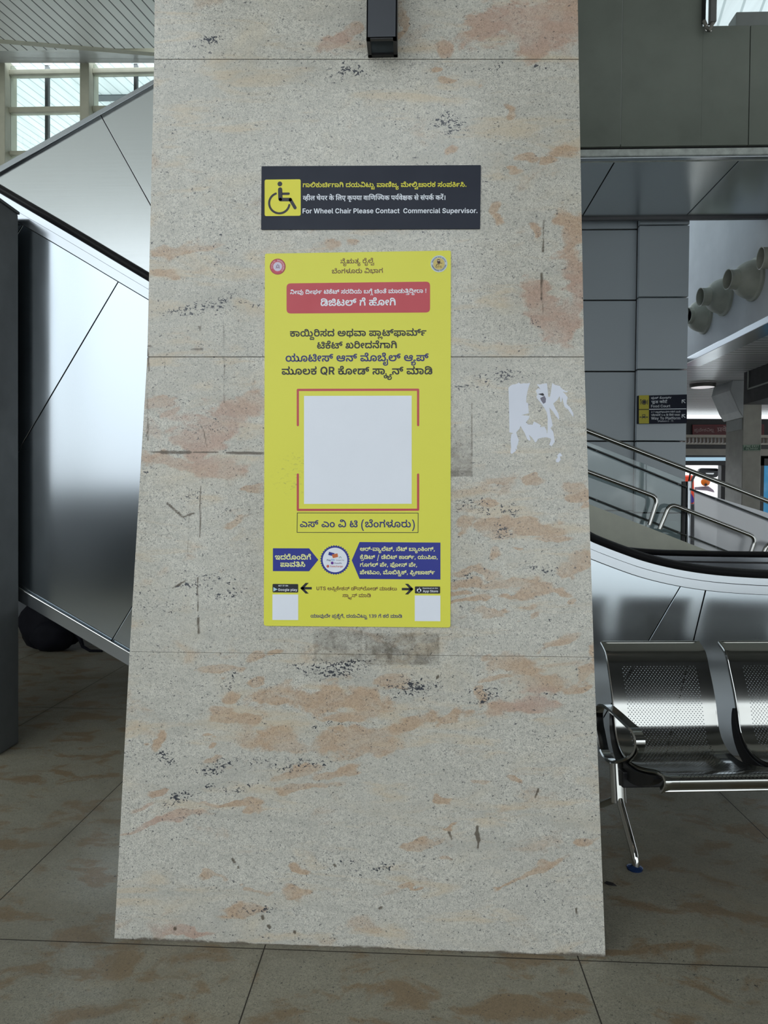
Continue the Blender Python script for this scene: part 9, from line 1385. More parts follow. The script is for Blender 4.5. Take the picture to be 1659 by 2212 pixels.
seams = [(onY(62, 470, YE), onY(38, 510, YE)), (onY(267, 593, YE), onY(42, 975, YE)), None, (onY(1475, 1255, YE), onY(1397, 1388, YE)), (onY(1525.5, 1262, YE), onY(1495, 1388, YE)), (Vector((2.45, YE, 1)), Vector((2.45, YE, 0)))]
d01 = (seams[1][0]-seams[0][0]); seams[2] = (seams[1][0]+d01*1.6, seams[1][1]+d01*1.6)
def shift(s, dx): return tuple(p+Vector((dx, 0, 0)) for p in s)
allb = [None]+seams+[None]
for a, b in zip(allb, allb[1:]):
    pts = outline
    if a: a2 = shift(a, 0.003); pts = clip(pts, a2[0], a2[1], True)
    if b: b2 = shift(b, -0.003); pts = clip(pts, b2[0], b2[1], False)
    if len(pts) > 2: obj('cladding_panel', MB().prism([p+Vector((0, -.012, 0)) for p in pts], (0, 0.014, 0)), M['clad'], esc, bevel=0.0015)
inner = [p+Vector((0, 0.004, -0.004)) for p in outline]
obj('truss', MB().prism(inner, (0, YE2-YE-.03, 0)), M['darkcore'], esc)
obj('lower_trim', MB().prism([on(tA, ts, x_l)+Vector((0, -.035, 0)), on(tA, ts, xk2)+Vector((0, -.035, 0)), on(uA, us, xk)+Vector((0, -.035, 0)), on(uA, us, x_l)+Vector((0, -.035, 0))], (0, YE2-YE+.03, 0)), M['steel'], esc, bevel=0.003)
obj('trim_bead', MB().tube([on(tA, ts, x_l)+Vector((0, -.036, .004)), on(tA, ts, xk2)+Vector((0, -.036, .004))], 0.006, 8), M['chrome'], esc, smooth=True)
far_in = [v for v in rail if v.x > 1.0]
obj('far_balustrade', band(MB(), far_in, 0.05, 0.40, YE2-.03, YE2+.03), M['steel'], esc, smooth=True)
obj('far_skirt_line', band(MB(), far_in, 0.085, 0.10, YE2-.036, YE2-.028), M['black'], esc)
# steps on the flat run, hidden but for their edges
stp = MB().box(1.3, 3.7, YE+.12, YE2-.12, 0.0, 0.02)
obj('comb_plate', stp, M['steel'], esc)

# ---- second escalator, rising to the right behind
YG = 6.3
ga0, ga1 = onY(0, 378, YG), onY(327, 190, YG); gs = (ga1-ga0)/(ga1.x-ga0.x)
gx0, gx1 = -6.6, ga0.x+(CEIL-.06-ga0.z)/gs.z
gperp = Vector((-gs.z, 0, gs.x)).normalized(); thick = 1.75
g_top = [on(ga0, gs, gx0), on(ga0, gs, gx1)]
esc2 = thing('escalator', 'rear steel clad escalator flight rising to the right at the upper left', 'escalator', (on(ga0, gs, gx0).x, YG, 0))
def gl(x): return on(ga0, gs, x)
outline2 = [gl(gx0), gl(gx1), gl(gx1)-Vector((0, 0, thick/gperp.z)), gl(gx0)-gperp*thick]
s0 = onY(222, 257, YG); s1 = onY(318, 430, YG)
step_ = Vector((gs.x, 0, gs.z))*2.25
allb = [None]+[(s0+step_*k, s1+step_*k) for k in (-2, -1, 0, 1, 2)]+[None]
for a, b in zip(allb, allb[1:]):
    pts = outline2
    if a: a2 = shift(a, 0.004); pts = clip(pts, a2[0], a2[1], True)
    if b: b2 = shift(b, -0.004); pts = clip(pts, b2[0], b2[1], False)
    if len(pts) > 2: obj('cladding_panel', MB().prism(pts, (0, 0.015, 0)), M['clad_rear'], esc2, bevel=0.0015)
obj('truss', MB().prism([p+Vector((0, .01, 0)) for p in outline2], (0, .88, 0)), M['darkcore'], esc2)
obj('edge_trim', MB().prism([gl(gx0)+Vector((0, -.03, 0)), gl(gx1)+Vector((0, -.03, 0)), gl(gx1)+Vector((0, -.03, 0)), gl(gx0)+Vector((0, -.03, 0))+gperp*.085], (0, .08, 0)), M['steel'], esc2, bevel=0.004)

# ---- dark rucksack on the floor under the escalator
bl = onZ(118, 1402)
bag = thing('rucksack', 'dark navy rucksack lying on the floor in the shade under the escalator', 'bag', (bl.x, bl.y, 0))
def blob(c, r, seed, seg=20):
    mb = MB(); n = 12; rows = []
    for i in range(n+1):
        for k in range(seg):
            th, ph = math.pi*i/n, 2*math.pi*k/seg; d = Vector((math.sin(th)*math.cos(ph), math.sin(th)*math.sin(ph), math.cos(th)))
            s = 1+0.16*noise.noise(d*1.8+Vector((seed, 0, 0))); p = Vector((d.x*r[0], d.y*r[1], d.z*r[2]))*s
            p = Vector(c)+p; p.z = max(p.z, 0.004); mb.v.append(tuple(p))
    for i in range(n):
        for k in range(seg):
            j = (k+1) % seg; mb.f.append([i*seg+k, i*seg+j, (i+1)*seg+j, (i+1)*seg+k])
    return mb
M['bag'] = mat('navy_nylon', (0.004, 0.004, 0.008), 0.8, spec=0.2, var=0.2)
obj('main_pack', blob((bl.x-.06, bl.y+.05, .23), (.32, .2, .25), 1), M['bag'], bag, smooth=True)
obj('front_pocket', blob((bl.x+.02, bl.y-.1, .15), (.22, .12, .15), 3), M['bag'], bag, smooth=True)
obj('strap', MB().tube([(bl.x+.2, bl.y-.05, .2), (bl.x+.29, bl.y-.08, .13), (bl.x+.33, bl.y-.1, .05), (bl.x+.40, bl.y-.1, .012), (bl.x+.52, bl.y-.1, .012)], [.02, .022, .016, .014, .012], 8), M['bag'], bag, smooth=True)
obj('carry_handle', MB().tube([(bl.x-.12, bl.y-.02, .44), (bl.x-.06, bl.y-.04, .5), (bl.x+.04, bl.y-.04, .45)], .012, 8), M['bag'], bag, smooth=True)

# ------------------------------------------------------------------ staircase with rails and glass
YT = 7.28
sa, sb = onY(1275, 1090, YT), onY(1530, 1190, YT); ss = (sb-sa)/(sb.x-sa.x)
xg = sa.x-sa.z/ss.z                                   # where the string meets the floor
stair = thing('staircase', 'pale stone staircase descending to the right behind the escalator, with steel rails and glass', 'staircase', (xg, YT, 0))
xs0 = 0.35
obj('string_wall', MB().prism([on(sa, ss, xs0), on(sa, ss, xg-.02), Vector((xg-.02, YT, 0)), Vector((xs0, YT, 0))], (0, 0.16, 0)), M['stringer'], stair, bevel=0.004)
k = 0; x = xs0
while True:
    z = on(sa, ss, x+.3).z-.06; 
    if z < 0.1 or k > 30: break
    obj('step', MB().box(x, x+.34, YT+.16, YT+1.32, max(0, z-.35), z), M['stringer'], stair); x += .32; k += 1
def rail_pts(pts, Y): return [onY(a, b, Y) for a, b in pts]
def bend(p, r=0.07, seg=5):
    out = [p[0]]
    for a, b, c in zip(p, p[1:], p[2:]):
        u, w = (a-b).normalized(), (c-b).normalized()
        for i in range(seg+1):
            t = i/seg; out.append((b+u*r)*(1-t)**2+b*(2*t*(1-t))+(b+w*r)*t*t)
    return out+[p[-1]]
top0, top1 = onY(1268, 930.5, YT), onY(1659, 1083, YT); ts_ = (top1-top0)/(top1.x-top0.x)
obj('handrail', MB().tube([on(top0, ts_, xs0), on(top0, ts_, xg-.3)], 0.025, 14), M['chrome'], stair, smooth=True, label='upper round steel handrail')
YL = YT-0.02
low = [(1100, 956), (1421.4, 1075), (1402.4, 1134)], [(1424.8, 1143), (1447, 1088), (1633, 1160.5), (1612, 1222)], [(1640, 1215), (1660, 1170), (1900, 1262), (1890, 1300)]
for pts in low:
    q = rail_pts(pts, YL); obj('lower_rail', MB().tube(bend(q, 0.075), 0.022, 14), M['chrome'], stair, smooth=True)
YGl = YT+0.10
def gpt(x, y): return onY(x, y, YGl)
# glass sheets along the flight with slim tubes and clamps
def sheet(x0, x1, yt0, yb0, yt1, yb1, m):
    return obj('glass_panel', MB().prism([gpt(x0, yt0), gpt(x1, yt1), gpt(x1, yb1), gpt(x0, yb0)], (0, 0.012, 0)), m, stair)
def ln(x, x0, y0, x1, y1): return y0+(x-x0)*(y1-y0)/(x1-x0)
def tline(x): return ln(x, 1270, 955, 1480, 1036)
def bline(x): return ln(x, 1275, 1088, 1530, 1190)+4
M['glass_hazy'] = None
gz = NT('hazy_glass'); gz.n.remove(gz.b)
tr2 = gz.new('ShaderNodeBsdfTransparent'); df2 = gz.new('ShaderNodeBsdfDiffuse'); gl2 = gz.new('ShaderNodeBsdfGlossy'); gl2.inputs['Roughness'].default_value = 0.25
gz.put(df2.inputs[0], (0.80, 0.82, 0.86)); m1_ = gz.new('ShaderNodeMixShader'); m1_.inputs[0].default_value = 0.82; m2_ = gz.new('ShaderNodeMixShader'); m2_.inputs[0].default_value = 0.10
gz.l.new(tr2.outputs[0], m1_.inputs[1]); gz.l.new(df2.outputs[0], m1_.inputs[2]); gz.l.new(m1_.outputs[0], m2_.inputs[1]); gz.l.new(gl2.outputs[0], m2_.inputs[2]); gz.l.new(m2_.outputs[0], gz.out.inputs[0])
M['glass_hazy'] = gz.m
sheet(1130, 1395, tline(1130), bline(1130), tline(1395), bline(1395), M['glass_t'])
sheet(1397, 1479, tline(1397), bline(1397), tline(1479), bline(1479), M['glass_t'])
o_ = sheet(1500, 1800, 1060, bline(1500), ln(1800, 1500, 1060, 1659, 1108), bline(1800), M['glass_hazy']); o_['label'] = 'milky glass panel'
for (x0, y0, x1, y1) in ((1130, 908, 1483, 1053), (1130, 1018, 1483, 1157), (1490, 1056, 1800, 1177), (1490, 1159, 1800, 1283)):
    a, b = onY(x0, y0, YGl-.03), onY(x1, y1, YGl-.03)
    tb = obj('glass_rail', MB().tube([a, b], 0.011, 8), M['steel'], stair, smooth=True)
    for t in (0.45, 0.95) if x1 < 1500 else (0.18, 0.6):
        p = a.lerp(b, t); obj('clamp', MB().disc(p+Vector((0, -.02, 0)), (0, 1, 0), 0.009, 0.036, 12), M['kiosk'], tb, smooth=True)
po = onY(1487, 1040, YGl); pz = onY(1487, 1192, YGl).z
obj('newel_post', MB().tube([(po.x, po.y, pz-.2), (po.x, po.y, po.z)], 0.026, 14), M['steel'], stair, smooth=True)
obj('post_plate', MB().box(po.x-.062, po.x-.035, po.y-.02, po.y+.02, pz-.2, po.z), M['black'], stair)
obj('post_stem', MB().tube([(po.x, po.y-.01, po.z-.02), (po.x, po.y-.05, on(top0, ts_, po.x).z)], 0.009, 8), M['steel'], stair, smooth=True)

# ------------------------------------------------------------------ panel clad column with the direction sign
YC = YS+0.25
cxs = [onY(x, 650, YC).x for x in (1250, 1374)]; cxr = [onY(x, 650, YC-.1).x for x in (1379.5, 1487)]
colm = thing('clad_column', 'grey metal panelled column with black joints behind the staircase, carrying the direction sign', 'column', ((cxs[0]+cxr[1])/2, YC, 0))
cl_top = ZS+.4
obj('core', MB().box(cxs[0]-.6, cxr[1]-.03, YC+.03, YC+1.2, 0, cl_top), M['darkcore'], colm)
def zz(y, Y, x): return onY(x, y, Y).z
lz_ = [zz(y, YC, 1320) for y in (495.5, 648.5, 802.5, 953, 1103, 1253)]; rz_ = [zz(y, YC-.1, 1430) for y in (486, 642, 798, 953, 1108, 1263)]
def stack(x0, x1, y0, y1, zs):
    zz_ = [cl_top]+zs+[0.02]
    for a, b in zip(zz_, zz_[1:]):
        if a-b > .05: obj('panel', MB().box(x0, x1, y0, y1, b+.009, a-.009), M['acp'], colm, bevel=0.004)
stack(cxs[0]-.6, cxs[1], YC, YC+.03, lz_)
stack(cxr[0], cxr[1], YC-.1, YC+1.2, rz_)
obj('joint_strip', MB().box(cxs[1], cxr[0], YC-.03, YC+.02, 0, cl_top), M['black'], colm)

YD = YC-.1-.035
dsg = obj('direction_sign', MB().prism(rounded(poly([(1377.2, 854.8), (1483.8, 852), (1483.8, 914), (1376.9, 915.6)], YD), .004, 2), (0, .03, 0)), mat('navy_black_panel', (0.018, 0.021, 0.036), 0.6, spec=0.15))
tag(dsg, 'navy food court and platform direction sign with yellow symbol squares, on the panelled column', 'sign')
D1, D2 = YD-.003, YD-.006
yy_ = mat('mustard_print', (0.50, 0.44, 0.03), 0.45)
c1_ = flat_shape('symbol_square', [[(1380.1, 854.1), (1401.8, 853.6), (1401.8, 883.4), (1380.1, 883.9)]], D1, yy_, dsg)
c2_ = flat_shape('symbol_square', [[(1380.1, 885.5), (1401.8, 885), (1401.8, 914.6), (1380.1, 914.9)]], D1, yy_, dsg)
flat_shape('divider', [[(1402, 883.3), (1482.5, 882.2), (1482.5, 883.8), (1402, 884.9)]], D1, M['white'], dsg)
PD = YD/FPX
pl = MB(); pc_ = onY(1391.5, 868.6, D2); pl.face(circle(pc_, 5.5*PD, 28)); stroke(pl, poly([(1384.2, 863.5), (1384.2, 874)], D2), 1.0*PD, False); stroke(pl, poly([(1398.8, 863.5), (1398.8, 874)], D2), 1.2*PD, False); stroke(pl, poly([(1383, 863.5), (1385.5, 863.5)], D2), 2.0*PD, False)
obj('plate_symbol', pl, M['ink'], c1_)
rg = MB(); stroke(rg, circle(pc_+Vector((0, -.002, 0)), 3.9*PD, 24)+[pc_+Vector((0, -.002, 3.9*PD))], .5*PD, False); obj('plate_rim', rg, yy_, c1_)
tn = MB(); tn.face(poly([(1387.3, 895.5), (1394, 895.2), (1394, 902.4), (1387.3, 902.6)], D2)); stroke(tn, poly([(1381, 901.8), (1387, 901.8)], D2), .7*PD, False); stroke(tn, poly([(1394, 901.8), (1400, 901.8)], D2), .7*PD, False); stroke(tn, poly([(1388, 902), (1387, 905)], D2), .7*PD, False); stroke(tn, poly([(1393, 902), (1394, 905)], D2), .7*PD, False); stroke(tn, poly([(1382.5, 900.6), (1385, 900.6)], D2), 1.2*PD); stroke(tn, poly([(1396, 900.6), (1399, 900.6)], D2), 1.2*PD)
obj('train_symbol', tn, M['ink'], c2_)
obj('train_symbol_window', MB().face(poly([(1388.3, 896.8), (1393, 896.6), (1393, 899), (1388.3, 899.2)], D2-.002)), yy_, c2_)
wt = mat('grey_white_print', (0.62, 0.66, 0.72), 0.5)
for key, x0, x1, y, hs in (('f1', 1406.5, 1450.6, 861.7, .9), ('f2', 1406.9, 1441.6, 870.8, .72), ('f3', 1406.5, 1447.8, 880.2, 1.), ('w1', 1406.5, 1469.8, 891.7, 1.), ('w2', 1406.5, 1469, 898.6, .85), ('w3', 1406.5, 1469.5, 906.4, 1.), ('w4', 1421.4, 1453.9, 911.4, 1.)):
    letters(key, (x0, y), (x1, y-.5), D1, wt, dsg, hs)
for yo in (0, 31.8):
    a_ = MB(); stroke(a_, poly([(1473.6, 864.3+yo), (1480.3, 870.5+yo)], D1), 1.9*PD, False); stroke(a_, poly([(1473.4, 870.8+yo), (1473.4, 864+yo), (1480.2, 863.8+yo)], D1), 1.7*PD, False); obj('arrow', a_, wt, dsg)

# ------------------------------------------------------------------ jet nozzles on the inner wall
def nozzle(c, d, lbl):
    o = thing('jet_nozzle', lbl, 'air nozzle', (XW, c.y, c.z), 0, 'air nozzles along the inner wall'); c = Vector((XW, c.y, c.z)); ax = Vector((-1, 0, 0))
    R = 0.235
    obj('flange', MB().lathe(c+Vector((-.001, 0, 0)), ax, [(0, R*.6), (0, R*1.12), (.03, R*1.12), (.04, R*1.02), (.05, R*.98)], 40), M['cowl'], o, smooth=True)
    obj('bowl', MB().lathe(c+Vector((-.04, 0, 0)), ax, [(0, R*1.0), (.05, R*.97), (.10, R*.89), (.15, R*.76), (.185, R*.60), (.19, R*.3)], 40), M['cowl'], o, smooth=True)
    dd_ = Vector(d).normalized(); p = c+Vector((-.13, 0, 0))
    obj('spout', MB().lathe(p, dd_, [(0, R*.60), (.07, R*.54), (.15, R*.49), (.20, R*.50), (.215, R*.53), (.213, R*.49), (.18, R*.46), (.05, R*.44)], 36), M['cowl'], o, smooth=True)
    obj('spout_bore', MB().lathe(p, dd_, [(.06, R*.43), (.05, .002)], 36), M['darkcore'], o)
    return o
for (x, y, lbl, d) in ((1524, 682, 'grey plastic air nozzle farthest along the inner wall, beside the column', (-1, -.45, -.12)), (1567, 640, 'middle grey plastic air nozzle in the row on the inner wall', (-1, -.05, -.05)), (1631, 604, 'large near grey air nozzle on the inner wall close to the right edge', (-1, -.05, 0))):
    c = onX(x, y, XW); nozzle(c, d, lbl)
c_last = onX(1712, 556, XW); nozzle(c_last, (-1, .1, 0), 'air nozzle cut off by the right edge of the photo')

# round ceiling light
cl = onZ(1518, 829, ZW-.06)
clt = thing('ceiling_light', 'round flat light on the low slatted ceiling beyond the direction sign', 'light', (cl.x, cl.y, ZW-.06))
obj('rim', MB().lathe((cl.x, cl.y, ZW-.061), (0, 0, -1), [(0, .23), (.06, .22), (.07, .205), (.05, .19)], 40), mat('brown_grey_rim', (0.10, 0.095, 0.09), 0.5), clt, smooth=True)
obj('diffuser', MB().disc((cl.x, cl.y, ZW-.125), (0, 0, 1), .2, .05, 40), mat('opal_diffuser', (0.75, 0.72, 0.74), 0.5, estr=0.45), clt)

# warm recessed lights in the soffit over the bench and the waiting area
def downlight(x, y):
    o = thing('downlight', 'round warm recessed light in the dark soffit over the entrance side of the hall', 'light', (x, y, 5.5), 0, 'downlights in the soffit')
    obj('rim', MB().lathe((x, y, 5.499), (0, 0, -1), [(0, .11), (.012, .11), (.014, .09), (.004, .088)], 28), M['cream'], o, smooth=True)
    obj('lens', MB().disc((x, y, 5.497), (0, 0, -1), .088, .002, 28), mat('warm_lit_lens', (1.0, 0.72, 0.50), 0.4, estr=3.0), o)
for x in (0.9, 2.9):
    for y in (-1.2, 0.8): downlight(x, y)
# ------------------------------------------------------------------ far end of the hall
YK = 13.0
kx0, kx1 = onY(1605, 930, YK).x, onY(1645, 930, YK).x; kxs = kx0; kd = onX(1568, 930, kx0).y-YK
ccol = thing('stone_column', 'grey stone clad column with a flared head at the far end, carrying the green exit sign', 'column', (kx0, YK, 0))
capz = zz(888, YK, 1605)
obj('shaft', MB().box(kx0, kx1, YK, YK+kd, 0, ZW-.06), M['concrete'], ccol, bevel=.01)
ch0 = onX(1560, 858, kx0-.12)
cpm = MB().prism([Vector((kx0-.10, YK-.05, capz)), Vector((kx0-.02, YK-.05, capz-.12)), Vector((kx0-.02, YK-.05, ZW-.06)), Vector((kx0-.22, YK-.05, ZW-.06)), Vector((kx0-.26, YK-.05, capz+.36))], (0, kd+.1, 0))
obj('flared_head', cpm, mat('pale_grey_panel', (0.34, 0.36, 0.37), 0.5), ccol, bevel=.01)
obj('collar', MB().box(kx0-.012, kx0+.02, YK+.03, YK+kd-.05, capz-.32, capz-.12), mat('pale_collar', (0.32, 0.34, 0.33), 0.5), ccol)
YX = YK-.03
ex = obj('exit_sign', MB().prism(poly([(1605.3, 961), (1643.5, 960), (1643.5, 973), (1605.3, 973.6)], YX), (0, .025, 0)), mat('exit_green', (0.012, 0.06, 0.028), 0.4)); tag(ex, 'small green FIRE EXIT sign on the far stone column', 'sign')
eg = mat('exit_lettering', (0.42, 0.52, 0.42), 0.5)
letters('x1', (1607.5, 966.6), (1639.5, 966.3), YX-.004, eg, ex); letters('x2', (1611, 970.8), (1637, 970.6), YX-.004, eg, ex, 1.0)
exb = MB(); stroke(exb, poly([(1605.8, 961.6), (1643, 960.7), (1643, 972.4), (1605.8, 973), (1605.8, 961.6)], YX-.003), .5*YX/FPX); obj('border', exb, eg, ex)
# dark hung grille box at the right edge
gx0_, gz0, gz1 = onY(1611, 850, 12.0).x, zz(872, 12.0, 1612), zz(840, 12.0, 1612)
gb = thing('grille_box', 'dark hanging box with a pale framed grille near the right edge below the low ceiling', 'grille', (gx0_, 11, gz0))
ga_, gb_ = onY(1606, 874, 12.2), onX(1700, 838, onY(1606, 874, 12.2).x+.001)
gx = ga_.x; gy0 = 8.9
obj('box', MB().box(gx, gx+.5, gy0, 12.2, ga_.z, ZW-.06), M['dark'], gb)
fg = MB(); zt_, zb_ = ga_.z+.62, ga_.z+.22
fg.box(gx-.015, gx, gy0, 12.05, zt_-.025, zt_); fg.box(gx-.015, gx, gy0, 12.05, zb_, zb_+.025); fg.box(gx-.015, gx, 12.02, 12.05, zb_, zt_)
obj('grille_frame', fg, mat('pale_green_frame', (0.30, 0.32, 0.29), 0.5), gb)
# red no-entry board
YR = YF-.09
rb_ = obj('no_entry_board', MB().prism(poly([(1496, 917.5), (1650.5, 916.5), (1650.5, 939), (1496, 939.5)], YR), (0, .03, 0)), mat('dark_red_board', (0.085, 0.008, 0.012), 0.5)); tag(rb_, 'dark red board with pale Kannada lettering over the far doorway', 'sign')
pr = mat('dim_lettering', (0.30, 0.20, 0.20), 0.6)
letters('r1', (1499.5, 932), (1542.5, 931.6), YR-.004, pr, rb_); letters('r2', (1549, 932), (1583, 931.8), YR-.004, pr, rb_, .72)
fr2 = MB(); stroke(fr2, poly([(1497, 918.6), (1649.5, 917.6), (1649.5, 938.4), (1497, 938.8), (1497, 918.6)], YR-.003), .9*YR/FPX); stroke(fr2, poly([(1546.5, 919), (1546.5, 938)], YR-.003), .7*YR/FPX)
obj('border', fr2, mat('red_border', (0.20, 0.015, 0.02), 0.5), rb_)
# light tube over the doorway
tb0, tb1 = onY(1400, 991.5, YF-.1), onY(1567, 991.5, YF-.1)
tl_ = obj('light_tube', MB().tube([tb0, tb1], .045, 10), mat('cool_lit_tube', (0.55, 0.80, 1.0), 0.4, estr=0.28), smooth=True); tag(tl_, 'long cool blue light tube over the far doorway', 'light')
# vehicle outside the doorway
YV = 21.0
van = thing('truck', 'orange red truck with a big black mirror parked outside the far doorway', 'truck', (onY(1480, 1100, YV).x, YV, 0))
def vq(x, y, dy=0): return onY(x, y, YV+dy)
obj('cab', MB().prism([vq(1440, 1026), vq(1500, 1026), vq(1502, 1075), vq(1498, 1120), vq(1440, 1120)], (0, 1.8, 0)), mat('orange_red_paint', (0.75, 0.06, 0.02), 0.35), van, bevel=.05)
obj('mirror', MB().prism(rounded(poly([(1511, 1011), (1552, 1011.5), (1554, 1020), (1549, 1032), (1509, 1025)], YV-.3), .07), (0, .12, 0)), M['black'], van, bevel=.02)
obj('mirror_highlight', MB().prism(rounded(poly([(1524, 1021.5), (1543, 1021.5), (1541, 1025), (1526, 1024)], YV-.31), .02), (0, .02, 0)), mat('mirror_glint_grey', (0.6, 0.6, 0.6), 0.3), van)  # pale shape painted as the glint on the mirror
obj('mirror_arm', MB().tube([vq(1515, 1022, -.28), vq(1500, 1027, -.2), vq(1493, 1042, -.1), vq(1492, 1056, 0)], .04, 8), M['black'], van, smooth=True)
obj('indicator_lamp', MB().lathe(vq(1523.5, 1041, -.25), (0, -1, 0), [(0, .125), (.05, .12), (.08, .07), (.085, .001)], 20), mat('amber_lens', (0.55, 0.12, 0.01), 0.2), van, smooth=True)
obj('lamp_socket', MB().disc(vq(1523.5, 1047, -.30), (0, -1, 0), .035, .06, 12), M['black'], van)
obj('lower_arm', MB().prism(rounded(poly([(1502, 1052), (1530, 1050), (1541, 1058), (1544, 1064), (1528, 1060), (1502, 1058)], YV-.2), .02), (0, .06, 0)), mat('faded_purple_bracket', (0.22, 0.17, 0.21), 0.5), van)
obj('badge_panel', MB().prism(rounded(poly([(1478, 1062), (1492, 1064), (1499, 1076), (1499, 1086), (1478, 1086)], YV-.02), .05), (0, .02, 0)), mat('deep_blue_paint', (0.035, 0.02, 0.20), 0.4), van)
obj('bumper', MB().box(vq(1440, 1100).x, vq(1500, 1100).x, YV-.1, YV+.1, .35, vq(1480, 1088).z), M['black'], van, bevel=.03)
for x in (1452, 1487): obj('wheel', MB().disc((vq(x, 1100).x, YV+.1, .42), (0, 1, 0), .42, .3, 28), M['rubber'], van, bevel=.03)

# ------------------------------------------------------------------ top right: fittings at the bulkhead opening
ft0, ft1 = onY(1569, 27, YB+.25), onY(1720, 24, YB+.25)
fx_ = thing('batten_light', 'long unlit batten light lying along the sill of the opening in the dark upper wall', 'light', (ft0.x, YB+.25, oz))
obj('tray', MB().box(ft0.x, ft1.x+1.2, YB+.10, YB+.34, oz+.001, oz+.055), mat('grey_tray', (0.22, 0.23, 0.215), 0.5), fx_, bevel=.004)
obj('cover', MB().box(ft0.x+.04, ft1.x+1.2, YB+.11, YB+.30, oz+.055, onY(1600, 25, YB+.11).z), mat('dusty_cover', (0.30, 0.32, 0.31), 0.5), fx_, bevel=.01)
hx0, hx1 = onY(1532.5, 30, YB-.1).x, onY(1545.5, 30, YB-.1).x; hz = onY(1540, 50, YB-.1).z
hb = thing('hanger_bracket', 'grey vertical steel hanger with a hook against the dark upper wall at the top right', 'bracket', ((hx0+hx1)/2, YB-.1, hz))
obj('flat_bar', MB().box(hx0, hx1, YB-.13, YB-.07, hz, CEIL), mat('grey_bar', (0.20, 0.20, 0.20), 0.5), hb, bevel=.003)
lx_ = onY(1521, 30, YB-.06).x
obj('back_bar', MB().box(lx_-.012, lx_+.012, YB-.07, YB-.03, hz+.04, CEIL), M['black'], hb)
obj('hook', MB().tube([(hx1-.02, YB-.10, hz+.01), (hx0-.0, YB-.10, hz-.075), (lx_+.02, YB-.08, hz-.03), (lx_, YB-.06, hz+.05)], .018, 10), mat('worn_hook', (0.26, 0.25, 0.22), 0.4), hb, smooth=True)
ring = MB(); rc_ = onY(1531, 61, YB-.09); ring.tube([rc_+Vector((math.sin(a)*.035, 0, math.cos(a)*.035)) for a in [2*math.pi*k/20 for k in range(20)]], .007, 8, closed=True); obj('ring', ring, M['chrome'], hb, smooth=True)

# ------------------------------------------------------------------ perforated steel bench
foot = onZ(1371, 1877)
BROT = math.radians(6.0)
bench = thing('waiting_bench', 'perforated polished steel waiting bench with a looped armrest, right of the granite pillar', 'bench', (foot.x, foot.y, 0), BROT)
PROF = [(-.168, .388), (-.192, .410), (-.204, .436), (-.185, .453), (-.13, .448), (-.05, .424), (.05, .398), (.13, .39), (.20, .402), (.25, .432), (.282, .478), (.299, .53), (.312, .58), (.337, .645), (.374, .725), (.394, .768), (.418, .80), (.475, .83)]
def catmull(p, n=10):
    out = []
    for i in range(len(p)-1):
        a, b, c, d = (np.array(p[max(0, min(len(p)-1, k))]) for k in (i-1, i, i+1, i+2))
        for k in range(n):
            t = k/n; out.append(0.5*(2*b+(c-a)*t+(2*a-5*b+4*c-d)*t*t+(3*b-3*c+d-a)*t**3))
    out.append(np.array(p[-1])); return np.array(out)
CP = catmull(PROF); CS = np.concatenate([[0], np.cumsum(np.hypot(*np.diff(CP, axis=0).T))]); CL = CS[-1]
def prof(s): return np.interp(s, CS, CP[:, 0]), np.interp(s, CS, CP[:, 1])
def pnorm(s):
    y0, z0 = prof(max(0, s-.006)); y1, z1 = prof(min(CL, s+.006)); d = np.hypot(y1-y0, z1-z0); return -(z1-z0)/d, (y1-y0)/d
SW = 0.472
